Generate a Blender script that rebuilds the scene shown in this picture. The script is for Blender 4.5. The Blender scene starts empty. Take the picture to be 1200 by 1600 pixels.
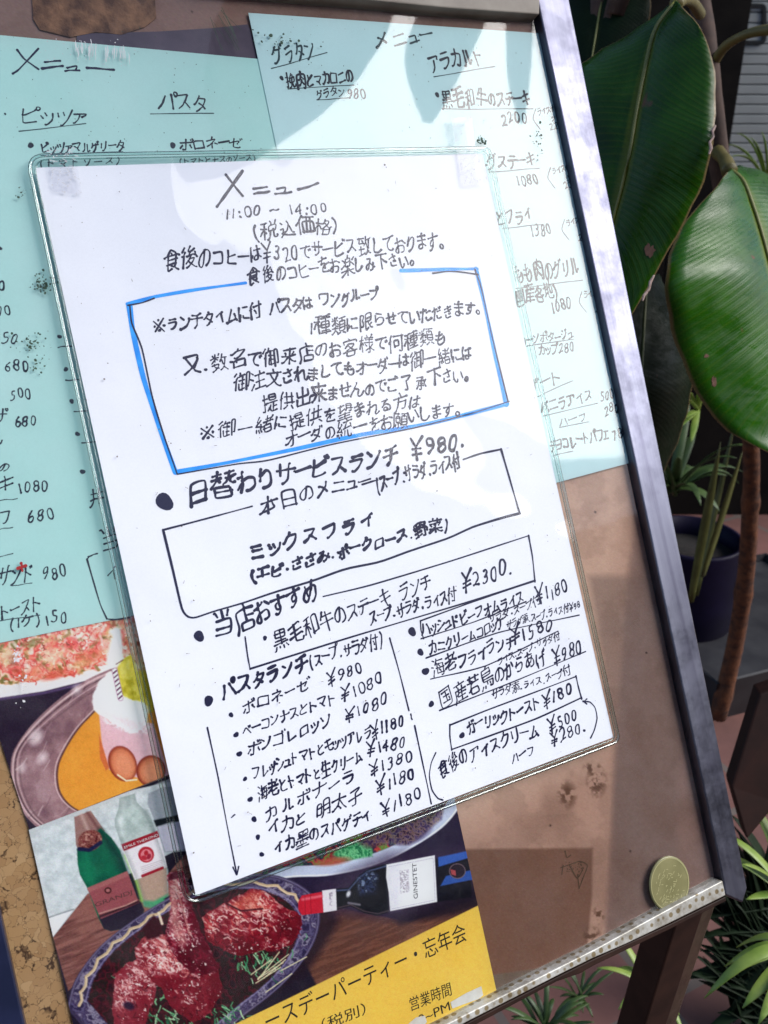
import bpy, bmesh, math, random, json
import numpy as np
from mathutils import Vector, Matrix
random.seed(7)
SC = bpy.context.scene
COL = SC.collection
R_ = math.radians

# ------------------------------------------------------------------ board frame, camera, sky, sun
F = 1370.0                                   # focal length in pixels of a 1200 x 1600 picture
K = 0.001225                                 # board millimetres to metres
CAMR = np.array([[0.89251381, 0.21747927, -0.39512259],
                 [-0.193252, 0.97597181, 0.10066132],
                 [0.40752026, -0.01348339, 0.91309662]])   # camera axes (right, down, forward) in board axes
CAMP = np.array([-46.32896744, 169.33283112, -362.98554688])  # camera in board millimetres
TILT = R_(28.9)
EX = np.array([1.0, 0, 0])
ED = np.array([0, -math.sin(TILT), -math.cos(TILT)])       # down the board
EN = np.array([0, math.cos(TILT), -math.sin(TILT)])        # into the board
M3 = np.stack([EX, ED, EN], 1)
ORG = np.array([0, 0, 0.985])


def bw(x, y, z=0.0):
    """board millimetres (right, down, into the board) to world metres"""
    return Vector((ORG + K * (M3 @ np.array([x, y, z]))).tolist())


def bw_np(P):
    return ORG + K * (np.asarray(P, float) @ M3.T)


def up(px, py, z=0.0):
    """where the sight line through a picture point meets the board layer at depth z: board millimetres"""
    d = CAMR.T @ np.array([(px - 600) / F, (py - 800) / F, 1.0])
    s = (z - CAMP[2]) / d[2]
    p = CAMP + s * d
    return float(p[0]), float(p[1])


def proj(P):
    Y = (np.asarray(P, float) - CAMP) @ CAMR.T
    return Y[:, 0] / Y[:, 2] * F + 600, Y[:, 1] / Y[:, 2] * F + 800


def at(px, py, depth):
    """a point seen at a picture point, depth metres in front of the camera: world"""
    c = np.array([(px - 600) / F * depth, (py - 800) / F * depth, depth]) / K
    return bw(*(CAMP + CAMR.T @ c))


def ground(px, py, h=0.0):
    c = bw(*CAMP)
    d = at(px, py, 1.0) - c
    s = (h - c.z) / d.z
    return c + d * s


cam = bpy.data.cameras.new('camera')
camo = bpy.data.objects.new('camera', cam)
COL.objects.link(camo)
W3 = M3 @ CAMR.T                                           # columns: right, down, forward in world
camo.matrix_world = Matrix(((W3[0, 0], -W3[0, 1], -W3[0, 2], 0), (W3[1, 0], -W3[1, 1], -W3[1, 2], 0),
                            (W3[2, 0], -W3[2, 1], -W3[2, 2], 0), (0, 0, 0, 1)))
camo.location = bw(*CAMP)
cam.sensor_fit = 'VERTICAL'
cam.sensor_height = 24
cam.lens = 24 * F / 1600
cam.clip_start = 0.02
cam.clip_end = 300
cam.dof.use_dof = True
cam.dof.focus_distance = 0.50
cam.dof.aperture_fstop = 11.0
SC.camera = camo

# the soft bright patch of sky: mirrored by the clear cover from the upper right of the board
def mirror_dir(px, py, z=-3.2):
    """direction, in board axes, in which the cover mirrors the view seen at a picture point"""
    d = CAMR.T @ np.array([(px - 600) / F, (py - 800) / F, 1.0])
    d = d * np.array([1, 1, -1])
    return d / np.linalg.norm(d)


def at_mirror(px, py, dist, z=-3.2):
    """world point dist metres out from the cover along the mirrored view"""
    x, y = up(px, py, z)
    p = np.array([x, y, z]) + mirror_dir(px, py) * dist / K
    return bw(*p)


SUN_B = mirror_dir(880, 200)                               # towards the sun, in board axes
SUN_W = M3 @ (SUN_B / np.linalg.norm(SUN_B))
SUN_EL = math.asin(SUN_W[2])
world = bpy.data.worlds.new('World')
SC.world = world
world.use_nodes = True
nt = world.node_tree
sky = nt.nodes.new('ShaderNodeTexSky')
sky.sky_type = 'NISHITA'
sky.sun_disc = False
sky.sun_elevation = SUN_EL
sky.sun_rotation = math.atan2(SUN_W[0], SUN_W[1])
nt.links.new(sky.outputs[0], nt.nodes['Background'].inputs[0])
nt.nodes['Background'].inputs[1].default_value = 0.06
sun = bpy.data.lights.new('sun', 'SUN')
sun.energy = 1.5
sun.angle = R_(40)
sun.color = (1.0, 0.97, 0.93)
suno = bpy.data.objects.new('sun', sun)
COL.objects.link(suno)
suno.rotation_euler = Vector((-SUN_W).tolist()).to_track_quat('-Z', 'Y').to_euler()
SC.view_settings.view_transform = 'Standard'
SC.view_settings.look = 'None'
SC.view_settings.gamma = 1
SC.view_settings.use_curve_mapping = False
SC.view_settings.exposure = 1.6


# ------------------------------------------------------------------ helpers
def tag(o, label=None, cat=None, group=None, kind=None):
    if label: o['label'] = label
    if cat: o['category'] = cat
    if group: o['group'] = group
    if kind: o['kind'] = kind
    return o


def empty(name, loc, label, cat, group=None):
    o = bpy.data.objects.new(name, None)
    o.empty_display_size = 0.05
    o.location = loc
    COL.objects.link(o)
    return tag(o, label, cat, group)


def link(name, verts, faces, mat, parent=None, smooth=False, uv=None, thick=0, bevel=0, bseg=2, sub=0):
    """one mesh object from world-space points"""
    me = bpy.data.meshes.new(name)
    me.from_pydata([tuple(v) for v in verts], [], faces)
    me.update()
    if uv is not None:
        l = me.uv_layers.new(name='uv')
        idx = np.empty(len(me.loops), int)
        me.loops.foreach_get('vertex_index', idx)
        l.data.foreach_set('uv', np.asarray(uv, np.float32)[idx].ravel())
    if smooth:
        me.polygons.foreach_set('use_smooth', [True] * len(me.polygons))
    me.materials.append(mat)
    o = bpy.data.objects.new(name, me)
    COL.objects.link(o)
    if parent:
        o.parent = parent
        bpy.context.view_layer.update()
        o.matrix_parent_inverse = parent.matrix_world.inverted()
    if thick:
        m = o.modifiers.new('thickness', 'SOLIDIFY')
        m.thickness = thick
        m.offset = 0
    if bevel:
        m = o.modifiers.new('bevel', 'BEVEL')
        m.width = bevel
        m.segments = bseg
        m.limit_method = 'ANGLE'
    if sub:
        m = o.modifiers.new('sub', 'SUBSURF')
        m.levels = m.render_levels = sub
    return o


def mat(name, color=(0.5, 0.5, 0.5), rough=0.5, metal=0.0, spec=0.5, coat=0.0):
    m = bpy.data.materials.new(name)
    m.use_nodes = True
    b = m.node_tree.nodes['Principled BSDF']
    b.inputs['Base Color'].default_value = (*color, 1)
    b.inputs['Roughness'].default_value = rough
    b.inputs['Metallic'].default_value = metal
    b.inputs['Specular IOR Level'].default_value = spec
    b.inputs['Coat Weight'].default_value = coat
    return m


def N(m, t, **kw):
    n = m.node_tree.nodes.new(t)
    for k, v in kw.items():
        if k in n.inputs.keys():
            n.inputs[k].default_value = v
        else:
            setattr(n, k, v)
    return n


def L(m, a, b):
    m.node_tree.links.new(a, b)


def bsdf(m):
    return m.node_tree.nodes['Principled BSDF']


def ramp(m, src, stops):
    r = N(m, 'ShaderNodeValToRGB')
    e = r.color_ramp.elements
    while len(e) < len(stops):
        e.new(0.5)
    for q, (p, c) in zip(e, stops):
        q.position = p
        q.color = (*c, 1) if len(c) == 3 else c
    L(m, src, r.inputs[0])
    return r.outputs[0]


def coords(m, scale=(1, 1, 1)):
    c = N(m, 'ShaderNodeTexCoord')
    mp = N(m, 'ShaderNodeMapping')
    mp.inputs['Scale'].default_value = scale
    L(m, c.outputs['Object'], mp.inputs[0])
    return mp.outputs[0]


def noise(m, scale, detail=4, rough=0.55, vec=None, dist=0.0):
    n = N(m, 'ShaderNodeTexNoise', Scale=scale, Detail=detail, Roughness=rough, Distortion=dist)
    L(m, vec if vec is not None else coords(m), n.inputs['Vector'])
    return n.outputs['Fac']


def bump(m, src, strength=0.3, dist=0.001):
    b = N(m, 'ShaderNodeBump', Strength=strength, Distance=dist)
    L(m, src, b.inputs['Height'])
    L(m, b.outputs[0], bsdf(m).inputs['Normal'])
    return b


def noisy(name, c1, c2, scale, rough=0.6, bs=0.0, bd=0.001, metal=0.0, spec=0.5, detail=5, lo=0.35, hi=0.65, coat=0.0):
    m = mat(name, c1, rough, metal, spec, coat)
    n = noise(m, scale, detail)
    L(m, ramp(m, n, [(lo, c1), (hi, c2)]), bsdf(m).inputs['Base Color'])
    if bs:
        bump(m, n, bs, bd)
    return m


def srgb(*c):
    c = np.array(c, float) / 255.0
    return tuple(np.where(c <= 0.04045, c / 12.92, ((c + 0.055) / 1.055) ** 2.4).tolist())


def clear_mat(name, tint=(0.97, 0.99, 0.98), ior=1.6, rough=0.02, bscale=0, bstr=0.1, bdist=0.001, haze=0.0, gain=0.35):
    """a thin clear plastic sheet: tinted see-through plus Fresnel gloss (front and back surface together)"""
    m = bpy.data.materials.new(name)
    m.use_nodes = True
    t = m.node_tree
    t.nodes.clear()
    out = t.nodes.new('ShaderNodeOutputMaterial')
    tr = N(m, 'ShaderNodeBsdfTransparent', Color=(*tint, 1))
    gl = N(m, 'ShaderNodeBsdfGlossy', Color=(1, 1, 1, 1), Roughness=rough)
    fr = N(m, 'ShaderNodeFresnel', IOR=ior)
    mul = N(m, 'ShaderNodeMath', operation='MULTIPLY', use_clamp=True)
    mul.inputs[1].default_value = 1.75 * gain
    L(m, fr.outputs[0], mul.inputs[0])
    mx = N(m, 'ShaderNodeMixShader')
    L(m, mul.outputs[0], mx.inputs[0])
    L(m, tr.outputs[0], mx.inputs[1])
    L(m, gl.outputs[0], mx.inputs[2])
    last = mx.outputs[0]
    if bscale:
        b = N(m, 'ShaderNodeBump', Strength=bstr, Distance=bdist)
        L(m, noise(m, bscale, 2, 0.4), b.inputs['Height'])
        L(m, b.outputs[0], gl.inputs['Normal'])
        L(m, b.outputs[0], fr.inputs['Normal'])
    if haze:
        df = N(m, 'ShaderNodeBsdfDiffuse', Color=(0.92, 0.92, 0.95, 1))
        hz = N(m, 'ShaderNodeMixShader')
        n = noise(m, 22, 8, 0.7)
        r = ramp(m, n, [(0.45, (0, 0, 0)), (0.75, (haze, haze, haze))])
        L(m, r, hz.inputs[0])
        L(m, last, hz.inputs[1])
        L(m, df.outputs[0], hz.inputs[2])
        last = hz.outputs[0]
    L(m, last, out.inputs[0])
    return m


def quad_sheet(name, px, z, m, parent=None, thick=0.25, nx=2, ny=2, curl=None):
    """a flat sheet on the board, its corners read off the picture (top left, top right, bottom right, bottom left); a closed thin slab"""
    c = [np.array(up(a, b, z)) for a, b in px]
    v, f, uv = [], [], []
    for j in range(ny):
        for i in range(nx):
            s, t = i / (nx - 1), j / (ny - 1)
            p = (c[0] * (1 - s) + c[1] * s) * (1 - t) + (c[3] * (1 - s) + c[2] * s) * t
            dz = curl(s, t) if curl else 0
            v.append(bw(p[0], p[1], z + dz))
            uv.append((s, 1 - t))
    for j in range(ny - 1):
        for i in range(nx - 1):
            a = j * nx + i
            f.append((a, a + nx, a + nx + 1, a + 1))
    o = link(name, v, f, m, parent, uv=uv)
    if thick:
        md = o.modifiers.new('thickness', 'SOLIDIFY')
        md.thickness = thick * K
        md.offset = -1
    return o


def slab(name, pts, z0, z1, m, parent=None, bevel=0.0, seg=2):
    """prism on the board between depths z0 (front) and z1 (back); pts in board millimetres"""
    n = len(pts)
    v = [bw(x, y, z0) for x, y in pts] + [bw(x, y, z1) for x, y in pts]
    f = [tuple(range(n))[::-1], tuple(range(n, 2 * n))]
    for i in range(n):
        j = (i + 1) % n
        f.append((i, j, n + j, n + i))
    o = link(name, v, f, m, parent, bevel=bevel, bseg=seg)
    bm = bmesh.new()
    bm.from_mesh(o.data)
    bmesh.ops.recalc_face_normals(bm, faces=bm.faces)
    bm.to_mesh(o.data)
    bm.free()
    return o


def tube(path, radii, seg=10, caps=True):
    v, f = [], []
    n = len(path)
    path = [Vector(p) for p in path]
    if not hasattr(radii, '__len__'):
        radii = [radii] * n
    ref = Vector((0.31, 0.2, 0.93))
    for i, p in enumerate(path):
        d = (path[min(i + 1, n - 1)] - path[max(i - 1, 0)]).normalized()
        a = d.cross(ref).normalized()
        b = d.cross(a)
        for k in range(seg):
            w = 2 * math.pi * k / seg
            v.append(p + (a * math.cos(w) + b * math.sin(w)) * radii[i])
    for i in range(n - 1):
        for k in range(seg):
            a, b = i * seg + k, i * seg + (k + 1) % seg
            f.append((a, b, b + seg, a + seg))
    if caps:
        f.append(tuple(range(seg))[::-1])
        f.append(tuple(range((n - 1) * seg, n * seg)))
    return v, f


def spline(pts, n):
    """Catmull-Rom through points (any dimension)"""
    P = [np.array(p, float) for p in pts]
    P = [2 * P[0] - P[1]] + P + [2 * P[-1] - P[-2]]
    out = []
    for q in np.linspace(0, len(P) - 3 - 1e-9, n):
        i = int(q)
        t = q - i
        a, b, c, d = P[i:i + 4]
        out.append(0.5 * (2 * b + (c - a) * t + (2 * a - 5 * b + 4 * c - d) * t * t + (3 * b - a - 3 * c + d) * t ** 3))
    return out


# ------------------------------------------------------------------ handwriting: pen strokes per character (skeleton polylines)
def glyph(strokes):
    """strokes on a 63-step grid to (polylines in em units, left, right)"""
    st = [[(q[i] / 63 * 1.2 - 0.02, q[i + 1] / 63 * 1.2 - 0.2) for i in range(0, len(q), 2)] for q in strokes]
    xs = [p[0] for q in st for p in q]
    return st, min(xs), max(xs)


GLYPHS = {
    40: [[13, 44, 8, 33, 7, 17, 10, 7, 15, 0]],
    41: [[5, 45, 10, 35, 12, 19, 9, 7, 4, -1]],
    46: [[7, 13, 7, 13]],
    48: [[16, 12, 11, 13, 7, 17, 5, 23, 6, 38, 10, 43, 13, 44, 18, 43, 20, 41, 23, 33, 22, 20, 19, 14, 16, 12]],
    49: [[14, 13, 14, 43]],
    50: [[4, 40, 7, 43, 14, 44, 17, 43, 20, 38, 19, 29, 15, 22, 12, 20, 10, 13], [22, 13, 9, 13, 5, 11]],
    51: [[9, 43, 14, 44, 19, 41, 20, 36, 17, 29], [13, 29, 17, 29], [6, 15, 9, 12, 14, 12, 19, 15, 21, 21, 17, 29]],
    52: [[18, 38, 15, 38, 12, 35, 10, 31, 8, 30, 7, 25], [23, 24, 8, 24, 7, 25], [20, 43, 18, 39, 19, 38, 19, 13]],
    53: [[19, 44, 9, 44, 9, 31, 15, 30, 20, 27, 21, 24, 20, 16, 14, 12, 9, 12, 5, 14]],
    54: [[9, 31, 11, 29], [17, 43, 9, 35, 8, 33, 9, 29], [9, 29, 19, 28, 22, 25, 23, 21, 22, 17, 17, 12, 11, 13, 6, 18, 6, 26, 9, 29]],
    55: [[6, 44, 20, 44, 21, 43, 20, 37, 9, 13]],
    56: [[10, 29, 5, 23, 5, 18, 12, 12, 17, 12, 22, 16, 23, 21, 19, 29], [10, 29, 19, 29], [10, 29, 6, 34, 6, 39, 8, 42, 13, 44, 19, 43, 22, 39, 22, 35, 19, 29]],
    57: [[21, 29, 20, 23, 11, 14], [21, 29, 18, 28, 9, 29, 6, 32, 6, 40, 12, 44, 20, 42, 22, 37, 21, 29]],
    58: [[7, 13, 7, 13], [7, 31, 7, 31]],
    126: [[4, 24, 6, 26, 14, 26, 14, 25, 23, 22, 29, 25]],
    165: [[29, 48, 26, 46, 23, 41, 19, 34, 18, 29], [26, 20, 5, 20], [26, 28, 18, 28, 18, 29, 4, 28], [5, 46, 13, 30, 15, 29, 15, 13]],
    8251: [[18, 17, 18, 17], [17, 39, 18, 39], [29, 28, 29, 28], [7, 28, 7, 28], [10, 20, 26, 36], [18, 29, 19, 28], [26, 20, 10, 36]],
    12289: [[11, 15, 12, 15]],
    12290: [[4, 16, 5, 12, 8, 9, 15, 9, 18, 15, 17, 19, 12, 22, 7, 21, 4, 16]],
    12354: [[23, 19, 29, 22, 34, 30, 34, 34], [23, 15, 13, 12, 9, 15, 9, 21, 11, 25, 17, 31, 21, 31], [22, 43, 23, 44], [38, 39, 36, 35], [10, 44, 22, 43, 40, 45], [23, 15, 21, 27, 23, 50], [31, 10, 37, 11, 45, 17, 46, 28, 42, 33, 37, 35, 22, 34]],
    12356: [[10, 46, 10, 28, 14, 16, 17, 13, 22, 13, 25, 16, 27, 22], [47, 21, 45, 31, 40, 43]],
    12362: [[20, 29, 39, 30, 44, 26, 43, 16, 37, 12, 31, 11], [19, 27, 14, 25, 9, 20, 9, 15, 15, 11, 18, 11, 20, 13, 20, 26, 19, 27], [19, 40, 20, 41], [49, 38, 39, 44], [32, 44, 30, 42, 10, 40], [19, 27, 20, 28, 20, 39, 19, 40, 20, 50]],
    12363: [[21, 49, 20, 39], [43, 42, 49, 29], [18, 38, 18, 32, 10, 12], [8, 37, 9, 38, 19, 38, 19, 39, 32, 39, 34, 36, 34, 23, 32, 14, 28, 11, 22, 11, 19, 14]],
    12365: [[30, 23, 38, 23, 35, 33], [29, 50, 29, 44], [14, 22, 13, 16, 16, 12, 21, 10, 37, 10], [31, 44, 33, 33], [41, 46, 33, 44, 13, 44], [43, 35, 39, 35, 35, 33, 12, 33]],
    12370: [[49, 52, 50, 47], [14, 24, 13, 20, 10, 19], [46, 45, 44, 47, 44, 50], [29, 10, 33, 12, 37, 20, 37, 48], [46, 38, 24, 37], [11, 48, 8, 30, 9, 19, 11, 17, 10, 14, 11, 10]],
    12372: [[38, 44, 15, 44], [12, 23, 11, 18, 13, 14, 19, 11, 31, 10, 41, 12], [49, 49, 48, 52], [42, 50, 44, 46]],
    12373: [[14, 26, 13, 17, 15, 13, 23, 10, 39, 11], [30, 49, 32, 45, 32, 41], [30, 26, 38, 25, 40, 26, 35, 35, 34, 41], [44, 43, 24, 40, 12, 41]],
    12375: [[16, 49, 16, 36, 15, 35, 16, 15, 22, 10, 32, 10, 39, 13, 45, 19]],
    12377: [[31, 35, 24, 35, 19, 30, 19, 25, 21, 22, 31, 21], [9, 43, 47, 43], [18, 11, 19, 10, 24, 11, 31, 17, 31, 21, 33, 25, 31, 34, 31, 50]],
    12379: [[37, 38, 37, 37], [16, 36, 16, 35], [37, 48, 37, 25, 29, 24], [6, 35, 47, 38], [16, 47, 16, 21, 18, 14, 25, 11, 41, 12]],
    12383: [[28, 22, 27, 17, 30, 13, 35, 11, 47, 12], [46, 33, 45, 34, 31, 34], [11, 12, 17, 28, 21, 50], [31, 43, 22, 41, 9, 41]],
    12384: [[19, 49, 19, 41], [9, 10, 17, 33, 17, 40], [49, 45, 46, 49], [26, 20, 27, 13, 31, 11, 35, 10, 45, 11], [43, 43, 40, 47], [44, 33, 30, 33], [7, 40, 18, 40, 18, 41, 29, 42]],
    12390: [[42, 13, 40, 11, 37, 11, 30, 14, 26, 17, 23, 23, 24, 34, 31, 42, 31, 45], [45, 46, 21, 45, 8, 43]],
    12391: [[40, 35, 41, 31], [39, 11, 29, 14, 25, 18, 22, 25, 24, 34, 28, 40, 31, 42, 31, 45], [46, 35, 46, 37], [7, 43, 45, 46]],
    12392: [[16, 48, 22, 34], [43, 12, 23, 11, 16, 14, 14, 17, 15, 26, 22, 32, 22, 34, 25, 34, 41, 42]],
    12395: [[44, 43, 27, 43], [46, 13, 27, 14, 24, 18, 24, 21], [15, 25, 14, 20, 11, 18], [12, 48, 9, 31, 9, 20, 11, 18, 11, 11]],
    12398: [[28, 46, 24, 25, 21, 19, 18, 16, 14, 15, 9, 19, 8, 22, 7, 28, 9, 34, 11, 38, 18, 44, 23, 45, 23, 46, 28, 46], [28, 46, 34, 46, 34, 45, 39, 44, 44, 39, 46, 34, 46, 24, 44, 19, 39, 14, 31, 11]],
    12399: [[38, 20, 42, 20, 46, 18], [10, 19, 12, 19, 14, 23], [38, 22, 30, 23, 25, 21, 23, 19, 23, 14, 27, 11, 37, 12, 38, 22], [10, 11, 9, 35, 11, 48, 13, 50], [47, 40, 24, 39], [38, 22, 37, 47]],
    12414: [[29, 20, 34, 20, 42, 16], [29, 22, 16, 21, 12, 16, 13, 13, 17, 10, 26, 10, 29, 13, 29, 22], [13, 44, 20, 43, 42, 44], [12, 33, 18, 32, 43, 33], [29, 22, 28, 50, 30, 52]],
    12415: [[22, 31, 22, 27, 17, 17, 12, 14, 9, 15, 7, 17, 8, 25, 16, 31, 22, 31], [48, 23, 42, 25], [25, 32, 26, 38, 29, 43, 29, 47, 15, 47], [29, 10, 33, 11, 39, 17, 43, 29, 43, 35], [42, 28, 38, 28, 32, 31, 25, 32, 22, 31]],
    12417: [[32, 41, 31, 41], [16, 38, 23, 41, 30, 42, 38, 41, 45, 35, 46, 22, 44, 17, 35, 11, 31, 11], [13, 45, 17, 33, 21, 25, 23, 24], [16, 36, 14, 36, 10, 31, 7, 21, 10, 15, 12, 14, 17, 15, 23, 21, 23, 24, 26, 25, 29, 34, 30, 34, 30, 37, 31, 37, 33, 49, 35, 51]],
    12418: [[21, 41, 20, 41], [9, 42, 22, 40, 32, 41], [40, 31, 44, 26, 44, 17, 41, 13, 34, 10, 26, 10, 20, 14, 18, 18, 18, 27, 19, 27, 20, 33, 21, 50, 23, 51], [8, 29, 18, 27, 29, 27, 33, 29]],
    12425: [[14, 26, 24, 31, 29, 32, 38, 31, 43, 27, 43, 19, 38, 13, 29, 10, 19, 11], [37, 45, 20, 49], [15, 40, 13, 23]],
    12426: [[22, 10, 31, 13, 37, 18, 40, 26, 39, 41, 34, 47, 27, 47, 18, 38, 15, 37], [14, 25, 15, 33, 14, 39, 16, 50]],
    12427: [[26, 33, 25, 35], [33, 12, 32, 10, 24, 10, 20, 12, 18, 16, 21, 20, 27, 21, 33, 16, 33, 12], [37, 47, 15, 47], [24, 33, 25, 37, 34, 44, 34, 47], [13, 27, 23, 33, 34, 33, 34, 32, 39, 31, 43, 27, 43, 17, 40, 13, 33, 12]],
    12428: [[51, 17, 49, 14, 45, 12, 42, 12, 38, 17, 40, 27, 40, 41, 39, 42, 31, 42, 23, 36, 18, 35], [17, 41, 8, 40], [16, 28, 13, 28, 12, 25, 7, 20, 7, 18], [20, 52, 18, 50, 18, 41, 17, 41, 18, 34, 16, 31, 17, 27, 16, 11]],
    12431: [[17, 41, 8, 40], [16, 28, 13, 28, 7, 18], [30, 13, 37, 14, 44, 18, 47, 23, 46, 35, 42, 39, 32, 40, 18, 34], [20, 52, 18, 50, 18, 41, 17, 41, 18, 34, 16, 31, 17, 27, 16, 11]],
    12434: [[43, 12, 41, 10, 24, 10, 19, 12, 18, 15, 19, 21, 25, 26, 30, 27], [23, 47, 25, 45], [44, 34, 30, 29], [20, 43, 19, 44, 9, 44], [24, 52, 22, 50, 23, 45], [23, 45, 25, 44, 38, 45], [17, 34, 27, 34, 30, 32, 30, 20], [23, 45, 20, 43, 17, 37, 17, 34]],
    12435: [[17, 30, 28, 30, 30, 28, 30, 15, 35, 10, 42, 12, 46, 16, 48, 22], [8, 11, 11, 20, 16, 27, 18, 34, 25, 45, 25, 47]],
    12449: [[26, 29, 25, 17, 18, 9, 16, 9], [34, 26, 41, 32, 42, 34, 41, 37, 12, 37]],
    12450: [[26, 37, 25, 22, 23, 18, 17, 12, 15, 12], [10, 46, 45, 46, 45, 42, 43, 39]],
    12451: [[28, 28, 22, 28, 18, 25, 10, 23], [35, 35, 29, 32, 28, 30, 28, 9]],
    12452: [[30, 35, 25, 35, 9, 28], [37, 42, 35, 42, 30, 37, 30, 11]],
    12455: [[27, 12, 27, 35], [43, 12, 12, 12], [14, 35, 41, 35]],
    12456: [[27, 15, 27, 43], [44, 43, 11, 43], [46, 15, 8, 15]],
    12458: [[32, 40, 33, 40], [32, 36, 16, 21, 9, 18], [10, 40, 46, 40], [25, 11, 33, 12, 33, 36, 32, 36, 33, 50]],
    12459: [[24, 40, 25, 41], [7, 12, 11, 12, 14, 14, 22, 26, 24, 33, 25, 50], [10, 40, 24, 40, 25, 41, 43, 39, 43, 27, 41, 15, 39, 12, 36, 11, 33, 11, 30, 13]],
    12460: [[23, 39, 24, 40], [48, 47, 46, 52], [41, 47, 40, 49], [24, 50, 24, 40, 22, 29, 19, 21, 12, 14], [29, 12, 37, 11, 40, 14, 42, 27, 42, 39, 25, 39, 24, 40, 23, 39, 9, 39]],
    12461: [[28, 25, 28, 26], [24, 40, 23, 50], [31, 11, 27, 27, 26, 40], [9, 23, 45, 28], [42, 43, 9, 38]],
    12463: [[26, 51, 24, 47, 24, 43], [16, 11, 27, 16, 36, 25, 42, 36, 43, 42, 41, 43, 22, 43, 11, 31, 9, 31]],
    12464: [[48, 51, 48, 49], [43, 46, 42, 49], [26, 50, 23, 48, 22, 42], [12, 10, 16, 10, 29, 18, 35, 25, 40, 36, 41, 40, 40, 41, 23, 41, 22, 42], [22, 42, 19, 41, 12, 32, 10, 32]],
    12465: [[17, 11, 20, 11, 29, 21, 32, 30, 33, 40], [47, 40, 19, 40, 18, 41], [19, 50, 18, 41, 15, 39, 12, 33, 8, 29]],
    12466: [[42, 48, 43, 45], [32, 39, 31, 28, 27, 18, 19, 10, 16, 10], [48, 48, 48, 50], [17, 39, 45, 39], [18, 49, 17, 39, 13, 36, 12, 33, 8, 29]],
    12467: [[13, 44, 43, 44, 43, 15, 12, 15]],
    12468: [[42, 13, 42, 42, 12, 42], [42, 13, 11, 13], [48, 49, 47, 52], [40, 51, 41, 48]],
    12469: [[24, 11, 29, 13, 35, 21, 36, 49, 38, 51], [47, 38, 7, 38], [17, 26, 17, 49]],
    12470: [[50, 45, 48, 50], [43, 45, 43, 48], [16, 25, 16, 48], [23, 10, 28, 12, 34, 20, 35, 48], [46, 37, 6, 37]],
    12471: [[18, 47, 20, 47, 25, 43], [9, 36, 16, 33], [13, 11, 34, 21, 36, 24, 42, 28, 44, 32]],
    12472: [[16, 32, 11, 34], [41, 42, 38, 47], [46, 34, 31, 19, 19, 13, 13, 11, 12, 12], [48, 45, 46, 49, 44, 50], [22, 45, 17, 47]],
    12473: [[12, 45, 39, 45, 38, 40, 34, 32, 31, 29, 31, 26], [10, 13, 22, 19, 28, 26, 31, 26], [31, 26, 35, 24, 43, 14]],
    12476: [[49, 48, 47, 52], [43, 45, 41, 50], [18, 34, 18, 35], [6, 33, 8, 32, 34, 38, 42, 38, 41, 33, 37, 29, 36, 26], [44, 13, 42, 11, 36, 10, 25, 10, 20, 12, 18, 15, 18, 48]],
    12477: [[42, 46, 41, 38, 35, 25, 29, 18, 19, 12], [11, 45, 17, 34]],
    12479: [[24, 44, 25, 50], [40, 20, 34, 26, 24, 31], [35, 25, 34, 24], [9, 31, 12, 32, 20, 40, 22, 44, 42, 44, 43, 43, 42, 37, 33, 22, 28, 19, 26, 16, 24, 16, 23, 14, 15, 11]],
    12480: [[41, 42, 23, 42, 22, 43], [49, 48, 47, 53], [23, 48, 22, 43], [22, 43, 17, 39, 13, 33, 10, 32], [38, 19, 32, 25, 22, 30], [32, 24, 33, 23], [41, 51, 43, 47, 43, 43, 41, 42, 41, 38, 36, 27, 26, 16, 18, 11, 13, 10]],
    12481: [[46, 32, 8, 32], [17, 11, 25, 18, 27, 23, 28, 45], [12, 45, 28, 45, 40, 48]],
    12483: [[16, 27, 13, 35], [42, 37, 40, 27, 38, 23, 36, 22, 36, 20, 27, 12, 21, 9, 18, 10], [25, 38, 28, 30]],
    12484: [[18, 12, 19, 11, 21, 12, 35, 22, 41, 31, 45, 45], [27, 38, 24, 46], [10, 43, 13, 34]],
    12486: [[17, 11, 19, 11, 25, 17, 28, 26, 28, 33], [41, 47, 15, 47], [47, 33, 9, 33, 8, 34]],
    12488: [[43, 27, 26, 34, 21, 34], [21, 11, 21, 48]],
    12489: [[43, 47, 44, 44], [40, 27, 20, 34], [36, 45, 38, 41], [19, 49, 19, 35, 20, 34, 19, 33, 19, 10]],
    12490: [[28, 49, 27, 23, 23, 16, 17, 12], [8, 37, 9, 36, 47, 36, 49, 38]],
    12491: [[13, 42, 42, 42], [8, 16, 44, 16]],
    12492: [[12, 45, 39, 45, 40, 44, 38, 35, 35, 29, 33, 28, 32, 24], [12, 11, 24, 17, 30, 24], [18, 32, 28, 27, 30, 24, 32, 24, 41, 16]],
    12493: [[27, 50, 27, 42], [27, 27, 23, 27, 19, 24, 9, 21], [37, 26, 44, 23], [27, 11, 27, 28, 38, 38, 39, 42, 11, 42]],
    12495: [[20, 44, 15, 25, 9, 14], [35, 44, 41, 31, 46, 14]],
    12496: [[42, 48, 43, 45], [48, 48, 48, 50], [8, 13, 15, 26, 19, 43], [34, 44, 40, 31, 46, 13]],
    12497: [[8, 13, 15, 26, 19, 43], [34, 44, 40, 31, 46, 13], [44, 42, 47, 42, 50, 45, 50, 49, 48, 51, 43, 51, 41, 49, 41, 45, 44, 42]],
    12498: [[41, 40, 21, 33, 16, 33], [15, 48, 15, 34, 16, 33, 15, 32, 15, 17, 16, 15, 22, 12, 44, 13]],
    12499: [[14, 32, 19, 32, 39, 39], [41, 45, 39, 50], [47, 47, 46, 50], [13, 48, 13, 33, 14, 32, 13, 31, 13, 16, 14, 14, 20, 11, 37, 11, 43, 14]],
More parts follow.
